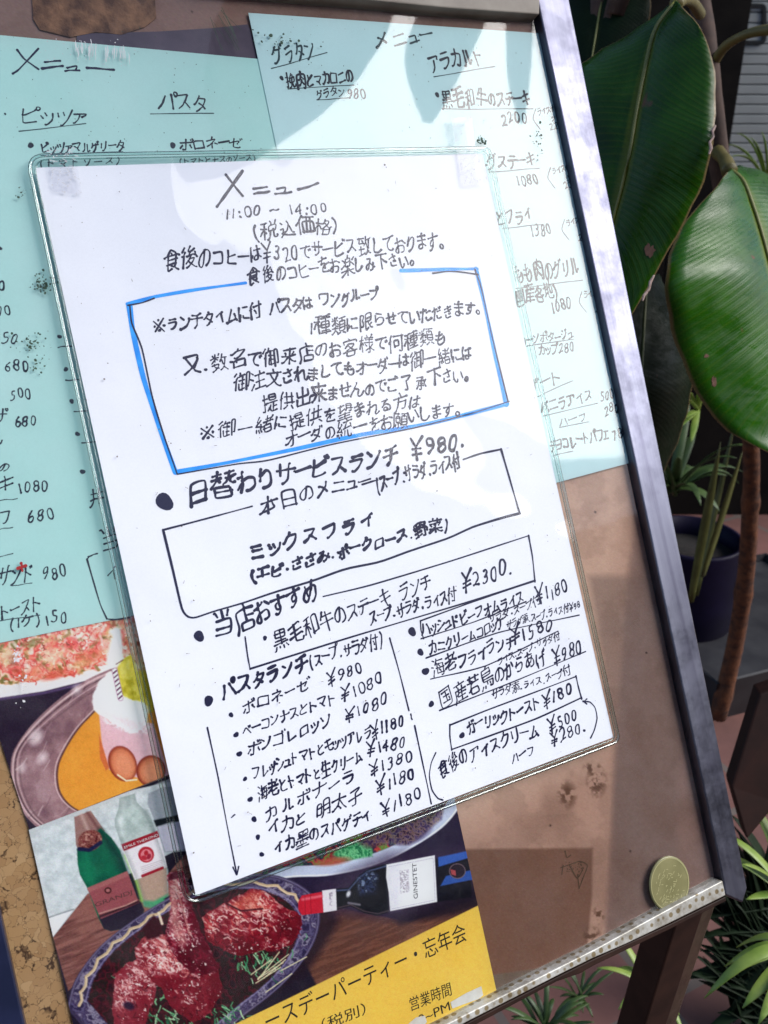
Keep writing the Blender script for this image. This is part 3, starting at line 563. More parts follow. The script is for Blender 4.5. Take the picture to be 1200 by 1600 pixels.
class Pen:
    """collects flat ink ribbons lying on a board layer"""
    def __init__(self, z):
        self.z = z
        self.v, self.f = [], []

    def stroke(self, pts, w, seed=None, blob=1.25, rough=0.16):
        """pts in board millimetres, w the half width in millimetres"""
        if len(pts) == 1 or (len(pts) == 2 and pts[0] == pts[1]):
            return self.dot(pts[0][0], pts[0][1], w * 1.7)
        P = np.array(pts, float)
        n = max(3, min(60, int(np.abs(np.diff(P, axis=0)).sum() / max(w * 1.3, 0.2))))
        if len(P) > 2:
            n = max(n, len(P) * 3)
        Q = np.array(spline(P, n)) if len(P) > 2 else np.array([P[0] + (P[1] - P[0]) * t for t in np.linspace(0, 1, n)])
        if len(P) > 2:                                   # keep corners: pull the curve towards the polyline
            seg = np.linspace(0, len(P) - 1 - 1e-9, n)
            i = seg.astype(int)
            lin = P[i] + (P[i + 1] - P[i]) * (seg - i)[:, None]
            Q = 0.6 * Q + 0.4 * lin
        T = np.gradient(Q, axis=0)
        T /= np.linalg.norm(T, axis=1)[:, None] + 1e-9
        Nn = np.stack([-T[:, 1], T[:, 0]], 1)
        ph = random.uniform(0, 6)
        t = np.linspace(0, 1, n)
        ww = w * (1 + rough * np.sin(ph + t * 5) + rough * 0.7 * np.sin(ph * 2 + t * 13))
        ww *= 1 + (blob - 1) * np.exp(-(t / 0.09) ** 2) + (blob - 1) * 0.7 * np.exp(-((1 - t) / 0.08) ** 2)
        z = self.z - random.uniform(0, 0.03)
        b = len(self.v)
        for q, nn, a in zip(Q, Nn, ww):
            self.v.append((q[0] + nn[0] * a, q[1] + nn[1] * a, z))
            self.v.append((q[0] - nn[0] * a, q[1] - nn[1] * a, z))
        for i in range(n - 1):
            self.f.append((b + 2 * i, b + 2 * i + 2, b + 2 * i + 3, b + 2 * i + 1))
        for e, s in ((0, -1), (n - 1, 1)):               # round ends
            c, d, nn, a = Q[e], T[e] * s, Nn[e], ww[e]
            k0 = len(self.v)
            for k in range(6):
                th = math.pi * k / 5 - math.pi / 2
                p = c + d * math.cos(th) * a + nn * math.sin(th) * a
                self.v.append((p[0], p[1], z))
            self.f.append(tuple(range(k0, k0 + 6)))

    def dot(self, x, y, r):
        k0 = len(self.v)
        z = self.z - random.uniform(0, 0.03)
        ph = random.uniform(0, 6)
        for k in range(16):
            a = 2 * math.pi * k / 16
            rr = r * (1 + 0.12 * math.sin(ph + 2 * a) + 0.06 * math.sin(3 * a + 2 * ph))
            self.v.append((x + rr * math.cos(a), y + rr * math.sin(a), z))
        self.f.append(tuple(range(k0, k0 + 16)))

    def px_line(self, pts, wpx, blob=1.2, rough=0.15):
        """a ruled stroke through picture points lying on this layer"""
        q = [up(a, b, self.z) for a, b in pts]
        k = self.scale(*pts[0])
        if len(q) == 2:
            m = [(q[0][0] + (q[1][0] - q[0][0]) * t + random.gauss(0, 0.12), q[0][1] + (q[1][1] - q[0][1]) * t + random.gauss(0, 0.12)) for t in (0.3, 0.7)]
            q = [q[0], *m, q[1]]
        self.stroke(q, wpx / 2 * k, blob=blob, rough=rough)

    def poly_line(self, pts, wpx, blob=1.2):
        for a, b in zip(pts, pts[1:]):
            self.px_line([a, b], wpx, blob)

    def px_dot(self, px, py, rpx):
        x, y = up(px, py, self.z)
        self.dot(x, y, rpx * self.scale(px, py))

    def scale(self, px, py):
        a, b = up(px, py, self.z), up(px + 8, py - 8, self.z)
        return math.hypot(a[0] - b[0], a[1] - b[1]) / 11.31

    def text(self, s, p0, p1, hpx, wpx=3.2, slant=0.20, wild=1.4):
        """s written from picture point p0 to p1 (its baseline), kanji about hpx tall"""
        a, b = np.array(up(*p0, self.z)), np.array(up(*p1, self.z))
        k = self.scale(*p0)
        if wpx < 3.3:
            wpx = min(wpx, hpx * 0.098)
        em = hpx * k / 0.86
        ux = (b - a) / np.linalg.norm(b - a)
        uy = np.array([ux[1], -ux[0]])
        tot = sum(adv(c) for c in s)
        step = np.linalg.norm(b - a) / tot
        sx = min(em * 1.1, step * 1.0)
        pos = 0.0
        for c in s:
            w = adv(c) * step
            if c != ' ' and c in GL:
                st, x0, x1 = GL[c]
                cx = (x0 + x1) / 2
                kan = ord(c) >= 0x4e00
                g = random.gauss(1, 0.06 * wild) * (1.0 if kan else 0.86 if not c.isascii() else 0.92)
                rot = random.gauss(0, 0.065 * wild)
                dy = random.gauss(0, 0.05 * wild) + (0.0 if kan else 0.04)
                fx, fy, ph = random.uniform(2, 4), random.uniform(2, 4), random.uniform(0, 6)
                am = 0.036 * wild
                fat = random.uniform(0.9, 1.12) * (1.0 if len(st) < 8 else 0.84 if len(st) < 13 else 0.70)
                for q in st:
                    jx, jy = random.gauss(0, 0.018 * wild), random.gauss(0, 0.018 * wild)
                    pts = []
                    for i, (x, y) in enumerate(q):
                        x, y = x - cx + jx, y + jy
                        e = 1.0 + (0.05 if i in (0, len(q) - 1) else 0)
                        x, y = x * e, y
                        x += am * math.sin(fy * y * 2 + ph)
                        y += am * math.sin(fx * x * 2 + ph * 1.7)
                        x += slant * y
                        y += 0.10 * x
                        x, y = x * g - (y - 0.35) * rot, (y * g + x * rot) + dy
                        p = a + ux * (pos + w / 2) + ux * x * sx + uy * y * em
                        pts.append((p[0], p[1]))
                    self.stroke(pts, wpx * 0.58 * k * fat * random.uniform(0.8, 1.2))
            pos += w

    def done(self, name, m, parent):
        if not self.f:
            return None
        return link(name, bw_np(self.v).tolist(), self.f, m, parent)


# ------------------------------------------------------------------ printed pictures: colours laid over a fine grid of points
def vnoise(x, y, s, seed=0):
    x, y = x / s + seed * 17.3, y / s + seed * 9.1
    xi, yi = np.floor(x).astype(np.int64), np.floor(y).astype(np.int64)
    fx, fy = x - xi, y - yi
    fx, fy = fx * fx * (3 - 2 * fx), fy * fy * (3 - 2 * fy)

    def h(a, b):
        n = (a * 374761393 + b * 668265263 + seed * 1442695) & 0x7fffffff
        n = ((n ^ (n >> 13)) * 1274126177) & 0x7fffffff
        return ((n ^ (n >> 16)) & 0xffff) / 65535.0
    return (h(xi, yi) * (1 - fx) + h(xi + 1, yi) * fx) * (1 - fy) + (h(xi, yi + 1) * (1 - fx) + h(xi + 1, yi + 1) * fx) * fy


def fnoise(x, y, s, seed=0, o=4):
    t, a, tot = 0, 1.0, 0
    for i in range(o):
        t = t + a * vnoise(x, y, s / 2 ** i, seed + i)
        tot += a
        a *= 0.55
    return t / tot


class Paint:
    def __init__(self, px, z, dens=1.25):
        c = [np.array(up(a, b, z)) for a, b in px]
        wx = max(math.dist(px[0], px[1]), math.dist(px[3], px[2]))
        wy = max(math.dist(px[0], px[3]), math.dist(px[1], px[2]))
        self.nx, self.ny = int(wx / dens) + 2, int(wy / dens) + 2
        s, t = np.meshgrid(np.linspace(0, 1, self.nx), np.linspace(0, 1, self.ny))
        s, t = s.ravel()[:, None], t.ravel()[:, None]
        self.B = (c[0] * (1 - s) + c[1] * s) * (1 - t) + (c[3] * (1 - s) + c[2] * s) * t
        self.z = z
        self.P = np.concatenate([self.B, np.full((len(self.B), 1), z)], 1)
        self.x, self.y = proj(self.P)
        self.c = np.zeros((len(self.x), 3)) + 0.5

    def mix(self, m, col):
        col = np.asarray(col, float)
        if col.max() > 1.5:
            col = col / 255.0
        self.c = self.c * (1 - m[:, None]) + col * m[:, None]

    def inside(self, pts, soft=1.0, warp=0, ws=12, seed=3):
        x, y = self.x, self.y
        if warp:
            x = x + warp * (fnoise(self.x, self.y, ws, seed) - 0.5) * 2
            y = y + warp * (fnoise(self.x, self.y, ws, seed + 5) - 0.5) * 2
        p = np.array(pts, float)
        ins = np.zeros(len(x), bool)
        d2 = np.full(len(x), 1e12)
        for i in range(len(p)):
            a, b = p[i], p[(i + 1) % len(p)]
            cr = ((a[1] > y) != (b[1] > y)) & (x < (b[0] - a[0]) * (y - a[1]) / (b[1] - a[1] + 1e-12) + a[0])
            ins ^= cr
            e = b - a
            t = np.clip(((x - a[0]) * e[0] + (y - a[1]) * e[1]) / (e @ e + 1e-9), 0, 1)
            d2 = np.minimum(d2, (x - a[0] - t * e[0]) ** 2 + (y - a[1] - t * e[1]) ** 2)
        d = np.sqrt(d2) * np.where(ins, 1, -1)
        return np.clip(d / soft + 0.5, 0, 1)

    def poly(self, pts, col, soft=1.2, smooth=0, warp=0, ws=12, k=1.0, seed=3):
        if smooth:
            pts = [tuple(q) for q in spline(list(pts) + [pts[0]], smooth)][:-1]
        m = self.inside(pts, soft, warp, ws, seed) * k
        self.mix(m, col)
        return m

    def ell(self, cx, cy, rx, ry, rot, col, soft=1.2, k=1.0):
        c, s = math.cos(R_(rot)), math.sin(R_(rot))
        dx, dy = self.x - cx, self.y - cy
        u, v = (dx * c + dy * s) / rx, (-dx * s + dy * c) / ry
        r = np.sqrt(u * u + v * v)
        m = np.clip((1 - r) * min(rx, ry) / soft + 0.5, 0, 1) * k
        self.mix(m, col)
        return m

    def line(self, pts, w, col, soft=1.2, smooth=0, k=1.0):
        if smooth:
            pts = spline(pts, smooth)
        xs, ys = [q[0] for q in pts], [q[1] for q in pts]
        e = w + 2 * soft
        ix = np.flatnonzero((self.x > min(xs) - e) & (self.x < max(xs) + e) & (self.y > min(ys) - e) & (self.y < max(ys) + e))
        m = np.zeros(len(self.x))
        if not len(ix):
            return m
        X0, Y0 = self.x[ix], self.y[ix]
        d2 = np.full(len(ix), 1e12)
        for a, b in zip(pts, pts[1:]):
            ex, ey = b[0] - a[0], b[1] - a[1]
            t = np.clip(((X0 - a[0]) * ex + (Y0 - a[1]) * ey) / (ex * ex + ey * ey + 1e-9), 0, 1)
            d2 = np.minimum(d2, (X0 - a[0] - t * ex) ** 2 + (Y0 - a[1] - t * ey) ** 2)
        mm = np.clip((w / 2 - np.sqrt(d2)) / soft + 0.5, 0, 1) * k
        c = np.asarray(col, float)
        if c.max() > 1.5:
            c = c / 255.0
        self.c[ix] = self.c[ix] * (1 - mm[:, None]) + c * mm[:, None]
        m[ix] = mm
        return m

    def dabs(self, mask, n, cols, ln, w, ang, spread, seed, soft=1.2, k=0.7, bend=0.3):
        """many short brush dabs inside a mask, for food texture"""
        r = random.Random(seed)
        ok = np.flatnonzero(mask > 0.6)
        if not len(ok):
            return
        for _ in range(n):
            i = ok[r.randrange(len(ok))]
            x, y = self.x[i], self.y[i]
            a = R_(ang + r.gauss(0, spread))
            l = r.uniform(*ln)
            b = r.gauss(0, bend) * l
            q = [(x, y), (x + l * 0.5 * math.cos(a) - b * math.sin(a), y + l * 0.5 * math.sin(a) + b * math.cos(a)), (x + l * math.cos(a), y + l * math.sin(a))]
            self.line(q, r.uniform(*w), r.choice(cols), soft, k=k * r.uniform(0.5, 1.2))

    def grain(self, a=0.03):
        n = np.random.default_rng(4)
        self.c = self.c * (1 + (self.fn(5, 61, 3) - 0.5)[:, None] * a * 2.4) + n.normal(0, a * 0.6, (len(self.x), 1)) + n.normal(0, a * 0.35, (len(self.x), 3))

    def fn(self, s, seed, o=4):
        return fnoise(self.x, self.y, s, seed, o)

    def texture(self, mask, s, seed, cols, o=4, k=1.0):
        """spread a list of colours by noise inside a mask"""
        n = np.clip((self.fn(s, seed, o) - 0.28) / 0.44, 0, 0.999) * (len(cols) - 1)
        i = n.astype(int)
        C = np.asarray(cols, float) / 255.0
        col = C[i] + (C[i + 1] - C[i]) * (n - i)[:, None]
        m = (mask * k)[:, None]
        self.c = self.c * (1 - m) + col * m

    def done(self, name, m, parent=None, gain=1.08, thick=0.25):
        nx, ny = self.nx, self.ny
        W = bw_np(self.P)
        W2 = bw_np(self.P + np.array([0, 0, thick]))
        idx = np.arange(nx * ny).reshape(ny, nx)
        f = np.stack([idx[:-1, :-1], idx[1:, :-1], idx[1:, 1:], idx[:-1, 1:]], -1).reshape(-1, 4)
        ring = np.concatenate([idx[0, :], idx[1:, -1], idx[-1, -2::-1], idx[-2:0:-1, 0]])
        nb = len(W)
        v = np.concatenate([W, W2[ring]])
        k = np.arange(len(ring))
        side = np.stack([ring, ring[(k + 1) % len(ring)], nb + (k + 1) % len(ring), nb + k], -1)
        o = link(name, v.tolist(), f.tolist() + side.tolist(), m, parent)
        c = np.clip(self.c, 0, 1)
        lin = np.where(c <= 0.04045, c / 12.92, ((c + 0.055) / 1.055) ** 2.4) * gain
        lin = np.minimum(lin, 0.86)
        al = np.ones((len(v), 4), np.float32)
        al[:nb, :3] = lin
        al[nb:, :3] = lin[ring]
        a = o.data.color_attributes.new('print', 'FLOAT_COLOR', 'POINT')
        a.data.foreach_set('color', al.ravel())
        return o


def print_mat(name, rough=0.35, spec=0.4):
    m = mat(name, (1, 1, 1), rough, 0, spec)
    a = N(m, 'ShaderNodeAttribute', attribute_name='print')
    L(m, a.outputs['Color'], bsdf(m).inputs['Base Color'])
    return m


def printed(text, p0, p1, hpx, z, m, parent, name='printed_line', track=1.0):
    """type-set lettering: text from picture point p0 to p1 along its baseline"""
    cu = bpy.data.curves.new('type', 'FONT')
    cu.body = text
    cu.size = 1
    cu.space_character = track
    o = bpy.data.objects.new('type', cu)
    COL.objects.link(o)
    dg = bpy.context.evaluated_depsgraph_get()
    me = bpy.data.meshes.new_from_object(o.evaluated_get(dg))
    v = np.array([q.co[:2] for q in me.vertices])
    f = [tuple(p.vertices) for p in me.polygons]
    bpy.data.objects.remove(o)
    if not len(v):
        return None
    a, b = np.array(up(*p0, z)), np.array(up(*p1, z))
    ux = (b - a) / np.linalg.norm(b - a)
    uy = np.array([ux[1], -ux[0]])
    k1, k2 = up(p0[0], p0[1], z), up(p0[0] + 8, p0[1] - 8, z)
    k = math.dist(k1, k2) / 11.31
    lo, hi = v[:, 0].min(), v[:, 0].max()
    sx = np.linalg.norm(b - a) / (hi - lo)
    P = [(*(a + ux * (q[0] - lo) * sx + uy * q[1] * hpx * k / 0.86), z) for q in v]
    return link(name, bw_np(P).tolist(), f, m, parent)

# ------------------------------------------------------------------ materials
M_floor = mat('terracotta', (0.36, 0.17, 0.14), 0.75)
_v = coords(M_floor)
_b = N(M_floor, 'ShaderNodeTexBrick', Scale=3.2)
_b.offset = 0.0
for k_, c_ in (('Color1', (0.155, 0.064, 0.054, 1)), ('Color2', (0.115, 0.046, 0.038, 1)), ('Mortar', (0.11, 0.085, 0.075, 1))):
    _b.inputs[k_].default_value = c_
_b.inputs['Mortar Size'].default_value = 0.02
_b.inputs['Brick Width'].default_value = 0.62
_b.inputs['Row Height'].default_value = 0.62
L(M_floor, _v, _b.inputs['Vector'])
_mx = N(M_floor, 'ShaderNodeMixRGB', blend_type='MULTIPLY')
_mx.inputs[0].default_value = 0.7
L(M_floor, _b.outputs['Color'], _mx.inputs[1])
L(M_floor, ramp(M_floor, noise(M_floor, 9, 8, 0.65), [(0.3, (0.45, 0.45, 0.45)), (0.7, (1.1, 1.1, 1.1))]), _mx.inputs[2])
L(M_floor, _mx.outputs[0], bsdf(M_floor).inputs['Base Color'])

M_cork = mat('cork', (0.3, 0.17, 0.08), 0.9)
_vo = N(M_cork, 'ShaderNodeTexVoronoi', Scale=230)
_vo.feature = 'F1'
_wv = N(M_cork, 'ShaderNodeMixRGB', blend_type='ADD')
_wv.inputs[0].default_value = 0.006
L(M_cork, coords(M_cork, (1, 1, 1)), _wv.inputs[1])
_nz = N(M_cork, 'ShaderNodeTexNoise', Scale=260, Detail=4)
L(M_cork, coords(M_cork), _nz.inputs['Vector'])
L(M_cork, _nz.outputs['Color'], _wv.inputs[2])
L(M_cork, _wv.outputs[0], _vo.inputs['Vector'])
_cr = ramp(M_cork, _vo.outputs['Color'], [(0.0, (0.36, 0.200, 0.085)), (0.5, (0.43, 0.255, 0.115)), (1.0, (0.50, 0.315, 0.155))])
_ve = N(M_cork, 'ShaderNodeTexVoronoi', Scale=230)
_ve.feature = 'DISTANCE_TO_EDGE'
L(M_cork, _wv.outputs[0], _ve.inputs['Vector'])
_mk = N(M_cork, 'ShaderNodeMixRGB', blend_type='MULTIPLY')
_mk.inputs[0].default_value = 1
L(M_cork, _cr, _mk.inputs[1])
_n2 = noise(M_cork, 75, 4, 0.7)
_ml = N(M_cork, 'ShaderNodeMath', operation='MULTIPLY')
L(M_cork, _ve.outputs['Distance'], _ml.inputs[0])
L(M_cork, ramp(M_cork, _n2, [(0.42, (0.35, 0.35, 0.35)), (0.54, (9, 9, 9))]), _ml.inputs[1])
L(M_cork, ramp(M_cork, _ml.outputs[0], [(0.0, (0.10, 0.06, 0.04)), (0.16, (1, 1, 1))]), _mk.inputs[2])
L(M_cork, _mk.outputs[0], bsdf(M_cork).inputs['Base Color'])
bump(M_cork, _n2, 0.35, 0.001)

M_rough = noisy('torn_rough_cork', (0.085, 0.036, 0.018), (0.27, 0.135, 0.07), 120, 0.95, 0.9, 0.003, detail=8)
M_purple = noisy('faded_purple_paper', (0.045, 0.03, 0.06), (0.08, 0.055, 0.09), 60, 0.7)
M_print = print_mat('glossy_print', 0.45, 0.15)
M_kraft = print_mat('kraft_print', 0.8, 0.2)


def paper_mat(name, c, c2, blot=0.0):
    m = mat(name, c, 0.75, 0, 0.25)
    n = noise(m, 9, 5, 0.6)
    a = ramp(m, n, [(0.35, c), (0.65, c2)])
    fib = noise(m, 900, 3, 0.7)
    mm = N(m, 'ShaderNodeMixRGB', blend_type='MULTIPLY')
    mm.inputs[0].default_value = 1
    L(m, a, mm.inputs[1])
    L(m, ramp(m, fib, [(0.25, (0.96, 0.96, 0.96)), (0.6, (1, 1, 1))]), mm.inputs[2])
    L(m, mm.outputs[0], bsdf(m).inputs['Base Color'])
    b = bump(m, noise(m, 13, 3, 0.5), 0.35, 0.006)
    return m


M_white = paper_mat('white_paper', (0.77, 0.785, 0.835), (0.745, 0.765, 0.825))
M_mint = paper_mat('mint_paper', (0.44, 0.71, 0.675), (0.52, 0.74, 0.72))
M_mint2 = paper_mat('pale_mint_paper', (0.53, 0.73, 0.745), (0.58, 0.75, 0.77))
M_ink = mat('navy_ink', (0.004, 0.005, 0.038), 0.5, 0, 0.3)
M_ink2 = mat('dark_ink', (0.010, 0.016, 0.035), 0.55, 0, 0.3)
M_ink3 = mat('thin_ink', (0.035, 0.06, 0.075), 0.6, 0, 0.2)
M_blue = noisy('blue_marker', (0.0, 0.22, 0.72), (0.02, 0.33, 0.85), 120, 0.5, spec=0.3)
M_black = mat('printing_black', (0.012, 0.012, 0.012), 0.4)
M_red = mat('red_smear', (0.28, 0.008, 0.006), 0.4)
M_mould = noisy('mould', (0.012, 0.03, 0.02), (0.05, 0.09, 0.06), 300, 0.9)
M_grime = noisy('grime', (0.06, 0.03, 0.015), (0.10, 0.055, 0.03), 200, 0.9)
M_cover = clear_mat('clear_cover', (0.97, 0.985, 0.98), 1.55, 0.035, 14, 0.12, 0.002, haze=0.02)
M_sleeve = clear_mat('clear_sleeve', (0.985, 0.99, 0.995), 1.55, 0.03, 9, 1.0, 0.010, gain=0.13)
M_rim = clear_mat('sleeve_rim', (0.86, 0.94, 0.92), 1.5, 0.08, gain=1.1)
M_seam = clear_mat('sleeve_seam', (0.66, 0.80, 0.78), 1.5, 0.10, gain=0.9)
M_tape = clear_mat('clear_tape', (0.95, 0.95, 0.965), 1.55, 0.12, 180, 0.5, 0.0006, haze=0.05, gain=0.14)
_t = M_tape


def steel_mat(name, dark, light, r0, r1, along=2.0, across=70.0):
    """worn brushed steel: grain and streaks run down the board, stains of its own shape"""
    m = mat(name, light, r0, 1.0)
    tc = N(m, 'ShaderNodeTexCoord')
    ds = []
    for ax, s in ((EX, across), (ED, along), (EN, across)):
        d = N(m, 'ShaderNodeVectorMath', operation='DOT_PRODUCT')
        d.inputs[1].default_value = tuple((ax * s).tolist())
        L(m, tc.outputs['Object'], d.inputs[0])
        ds.append(d.outputs['Value'])
    cx = N(m, 'ShaderNodeCombineXYZ')
    for q in range(3):
        L(m, ds[q], cx.inputs[q])
    st = noise(m, 1.0, 7, 0.65, cx.outputs[0], 0.3)
    bl = noise(m, 26, 8, 0.7)
    mx = N(m, 'ShaderNodeMixRGB', blend_type='MULTIPLY')
    mx.inputs[0].default_value = 0.75
    L(m, ramp(m, st, [(0.3, dark), (0.6, light)]), mx.inputs[1])
    L(m, ramp(m, bl, [(0.28, (0.74, 0.72, 0.78)), (0.50, (1, 1, 1))]), mx.inputs[2])
    L(m, mx.outputs[0], bsdf(m).inputs['Base Color'])
    L(m, ramp(m, noise(m, 40, 8, 0.7), [(0.38, (r0,) * 3), (0.62, (r1,) * 3)]), bsdf(m).inputs['Roughness'])
    fine = noise(m, 9.0, 3, 0.7, cx.outputs[0])
    bump(m, fine, 0.12, 0.0004)
    return m


M_steel = steel_mat('stained_steel', (0.08, 0.08, 0.115), (0.14, 0.145, 0.19), 0.32, 0.48)
M_rust = noisy('brown_painted_iron', (0.014, 0.006, 0.004), (0.028, 0.012, 0.008), 45, 0.55, 0.2, 0.0006, spec=0.2)
M_bronze = steel_mat('dull_bronze_steel', (0.10, 0.085, 0.06), (0.22, 0.19, 0.14), 0.25, 0.5)
M_rail_shade = noisy('shaded_rail', (0.006, 0.009, 0.03), (0.012, 0.016, 0.05), 30, 0.35)  # left rail's shadow and reflection put into its colour
M_galv = mat('dotted_foil_tape', (0.5, 0.5, 0.45), 0.45, 0.25)
_c = coords(M_galv)
_d = N(M_galv, 'ShaderNodeTexVoronoi', Scale=190, Randomness=0.35)
L(M_galv, _c, _d.inputs['Vector'])
_dd = ramp(M_galv, _d.outputs['Distance'], [(0.24, (0.24, 0.19, 0.11)), (0.34, (0.50, 0.50, 0.47))])
_dm = N(M_galv, 'ShaderNodeMixRGB', blend_type='MULTIPLY')
_dm.inputs[0].default_value = 1
L(M_galv, _dd, _dm.inputs[1])
L(M_galv, ramp(M_galv, noise(M_galv, 60, 7, 0.7), [(0.33, (0.45, 0.40, 0.33)), (0.6, (1.1, 1.1, 1.1))]), _dm.inputs[2])
L(M_galv, _dm.outputs[0], bsdf(M_galv).inputs['Base Color'])
bump(M_galv, noise(M_galv, 350, 4), 0.3, 0.0005)


def leaf_mat(name, dark, light, vein, gloss=0.32, spec=0.4):
    m = mat(name, dark, gloss, 0, spec)
    uv = N(m, 'ShaderNodeUVMap')
    sp = N(m, 'ShaderNodeSeparateXYZ')
    L(m, uv.outputs[0], sp.inputs[0])
    ab = N(m, 'ShaderNodeMath', operation='ABSOLUTE')
    L(m, sp.outputs[0], ab.inputs[0])
    cb = N(m, 'ShaderNodeMath', operation='MULTIPLY_ADD')
    cb.inputs[1].default_value = -0.16
    L(m, ab.outputs[0], cb.inputs[0])
    L(m, sp.outputs[1], cb.inputs[2])
    cx = N(m, 'ShaderNodeCombineXYZ')
    L(m, cb.outputs[0], cx.inputs[0])
    w = N(m, 'ShaderNodeTexWave', Scale=15.0, Distortion=3.0, Detail=3)
    w.inputs['Detail Scale'].default_value = 1.5
    L(m, cx.outputs[0], w.inputs['Vector'])
    n1 = noise(m, 16, 5, 0.6)
    col = ramp(m, n1, [(0.3, dark), (0.7, light)])
    v = N(m, 'ShaderNodeMixRGB', blend_type='MIX')
    vf = ramp(m, w.outputs['Fac'], [(0.82, (0, 0, 0)), (1.0, (0.10, 0.10, 0.10))])
    L(m, vf, v.inputs[0])
    L(m, col, v.inputs[1])
    v.inputs[2].default_value = (*vein, 1)
    # pale band beside the midrib, dry rim, a few brown spots
    mid = N(m, 'ShaderNodeMixRGB')
    L(m, ramp(m, ab.outputs[0], [(0.012, (0.8, 0.8, 0.8)), (0.10, (0, 0, 0))]), mid.inputs[0])
    L(m, v.outputs[0], mid.inputs[1])
    mid.inputs[2].default_value = (*vein, 1)
    rim = N(m, 'ShaderNodeMixRGB')
    L(m, ramp(m, ab.outputs[0], [(0.972, (0, 0, 0)), (0.99, (0.8, 0.8, 0.8))]), rim.inputs[0])
    L(m, mid.outputs[0], rim.inputs[1])
    rim.inputs[2].default_value = (0.20, 0.13, 0.06, 1)
    sp2 = N(m, 'ShaderNodeMixRGB')
    L(m, ramp(m, noise(m, 26, 2, 0.5), [(0.745, (0, 0, 0)), (0.775, (0.75, 0.75, 0.75))]), sp2.inputs[0])
    L(m, rim.outputs[0], sp2.inputs[1])
    sp2.inputs[2].default_value = (0.13, 0.05, 0.03, 1)
    L(m, sp2.outputs[0], bsdf(m).inputs['Base Color'])
    # finer side veins, uneven gloss, dust
    w2 = N(m, 'ShaderNodeTexWave', Scale=46.0, Distortion=5.0, Detail=3)
    w2.inputs['Detail Scale'].default_value = 2.0
    L(m, cx.outputs[0], w2.inputs['Vector'])
    ad = N(m, 'ShaderNodeMath', operation='MULTIPLY_ADD')
    ad.inputs[1].default_value = 0.45
    L(m, w2.outputs['Fac'], ad.inputs[0])
    L(m, w.outputs['Fac'], ad.inputs[2])
    bump(m, ad.outputs[0], 0.20, 0.0006)
    mr_ = N(m, 'ShaderNodeMapping')
    mr_.inputs['Scale'].default_value = (1.2, 7.0, 1)
    L(m, uv.outputs[0], mr_.inputs[0])
    L(m, ramp(m, noise(m, 3.0, 6, 0.65, mr_.outputs[0], 1.0), [(0.35, (gloss - 0.1,) * 3), (0.7, (gloss + 0.22,) * 3)]), bsdf(m).inputs['Roughness'])
    du = N(m, 'ShaderNodeMixRGB')
    L(m, ramp(m, noise(m, 60, 8, 0.75), [(0.56, (0, 0, 0)), (0.80, (0.05, 0.05, 0.05))]), du.inputs[0])
    L(m, sp2.outputs[0], du.inputs[1])
    du.inputs[2].default_value = (0.16, 0.16, 0.12, 1)
    L(m, du.outputs[0], bsdf(m).inputs['Base Color'])
    return m


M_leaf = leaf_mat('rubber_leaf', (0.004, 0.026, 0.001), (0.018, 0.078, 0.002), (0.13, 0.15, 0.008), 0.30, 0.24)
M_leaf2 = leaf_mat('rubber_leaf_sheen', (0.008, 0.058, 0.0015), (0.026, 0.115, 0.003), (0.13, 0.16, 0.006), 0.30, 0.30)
M_leaf_shade = leaf_mat('rubber_leaf_shade', (0.003, 0.008, 0.003), (0.006, 0.016, 0.005), (0.02, 0.03, 0.01), 0.5, 0.08)  # shaded copy of the leaf, the shade put into its colour
M_rib = noisy('midrib', (0.12, 0.13, 0.025), (0.17, 0.17, 0.04), 60, 0.45)
M_pet = noisy('petiole', (0.10, 0.085, 0.02), (0.14, 0.11, 0.03), 70, 0.5)
M_bark = noisy('bark', (0.035, 0.010, 0.004), (0.125, 0.040, 0.012), 75, 0.8, 0.9, 0.003, detail=8)
M_twig = noisy('twig', (0.035, 0.017, 0.012), (0.07, 0.035, 0.024), 60, 0.8, 0.5, 0.001)
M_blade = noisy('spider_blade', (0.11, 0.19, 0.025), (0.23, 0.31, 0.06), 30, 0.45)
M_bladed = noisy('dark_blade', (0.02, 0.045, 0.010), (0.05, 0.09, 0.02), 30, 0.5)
M_stalk = noisy('olive_stalk', (0.055, 0.06, 0.012), (0.08, 0.085, 0.02), 40, 0.5)
M_siding = noisy('pale_siding', (0.30, 0.315, 0.31), (0.36, 0.375, 0.37), 5, 0.6)
M_dark = noisy('backdrop_shade', (0.004, 0.003, 0.003), (0.009, 0.007, 0.006), 14, 0.8, spec=0.1)  # near-black backdrop colour that carries the deep shade
M_bluepot = noisy('blue_glaze', (0.003, 0.002, 0.010), (0.007, 0.005, 0.022), 9, 0.5, spec=0.12)
M_greypot = noisy('grey_plastic', (0.016, 0.016, 0.020), (0.034, 0.034, 0.038), 12, 0.5, spec=0.3)
M_soil = noisy('soil', (0.003, 0.002, 0.002), (0.008, 0.005, 0.004), 90, 1.0, 0.8, 0.004)
M_plank = noisy('plank', (0.012, 0.004, 0.003), (0.022, 0.007, 0.005), 30, 0.6, spec=0.15)
M_gold = noisy('gold_gel', (0.155, 0.145, 0.060), (0.215, 0.20, 0.09), 60, 0.4, 0.2, 0.0005, coat=0.15)
M_golde = mat('gold_emboss', (0.34, 0.32, 0.16), 0.3, 0, 0.5)
M_correct = noisy('correction_tape', (0.72, 0.72, 0.70), (0.62, 0.60, 0.56), 160, 0.6, 0.4, 0.0006)

M_navy_glass = mat('window_glass', (0.01, 0.012, 0.016), 0.1)
# ------------------------------------------------------------------ ground and walls
camw = bw(*CAMP)
fl = link('floor', [(-8, -9, 0), (10, -9, 0), (10, 9, 0), (-8, 9, 0)], [(0, 1, 2, 3)], M_floor)
tag(fl, kind='structure')

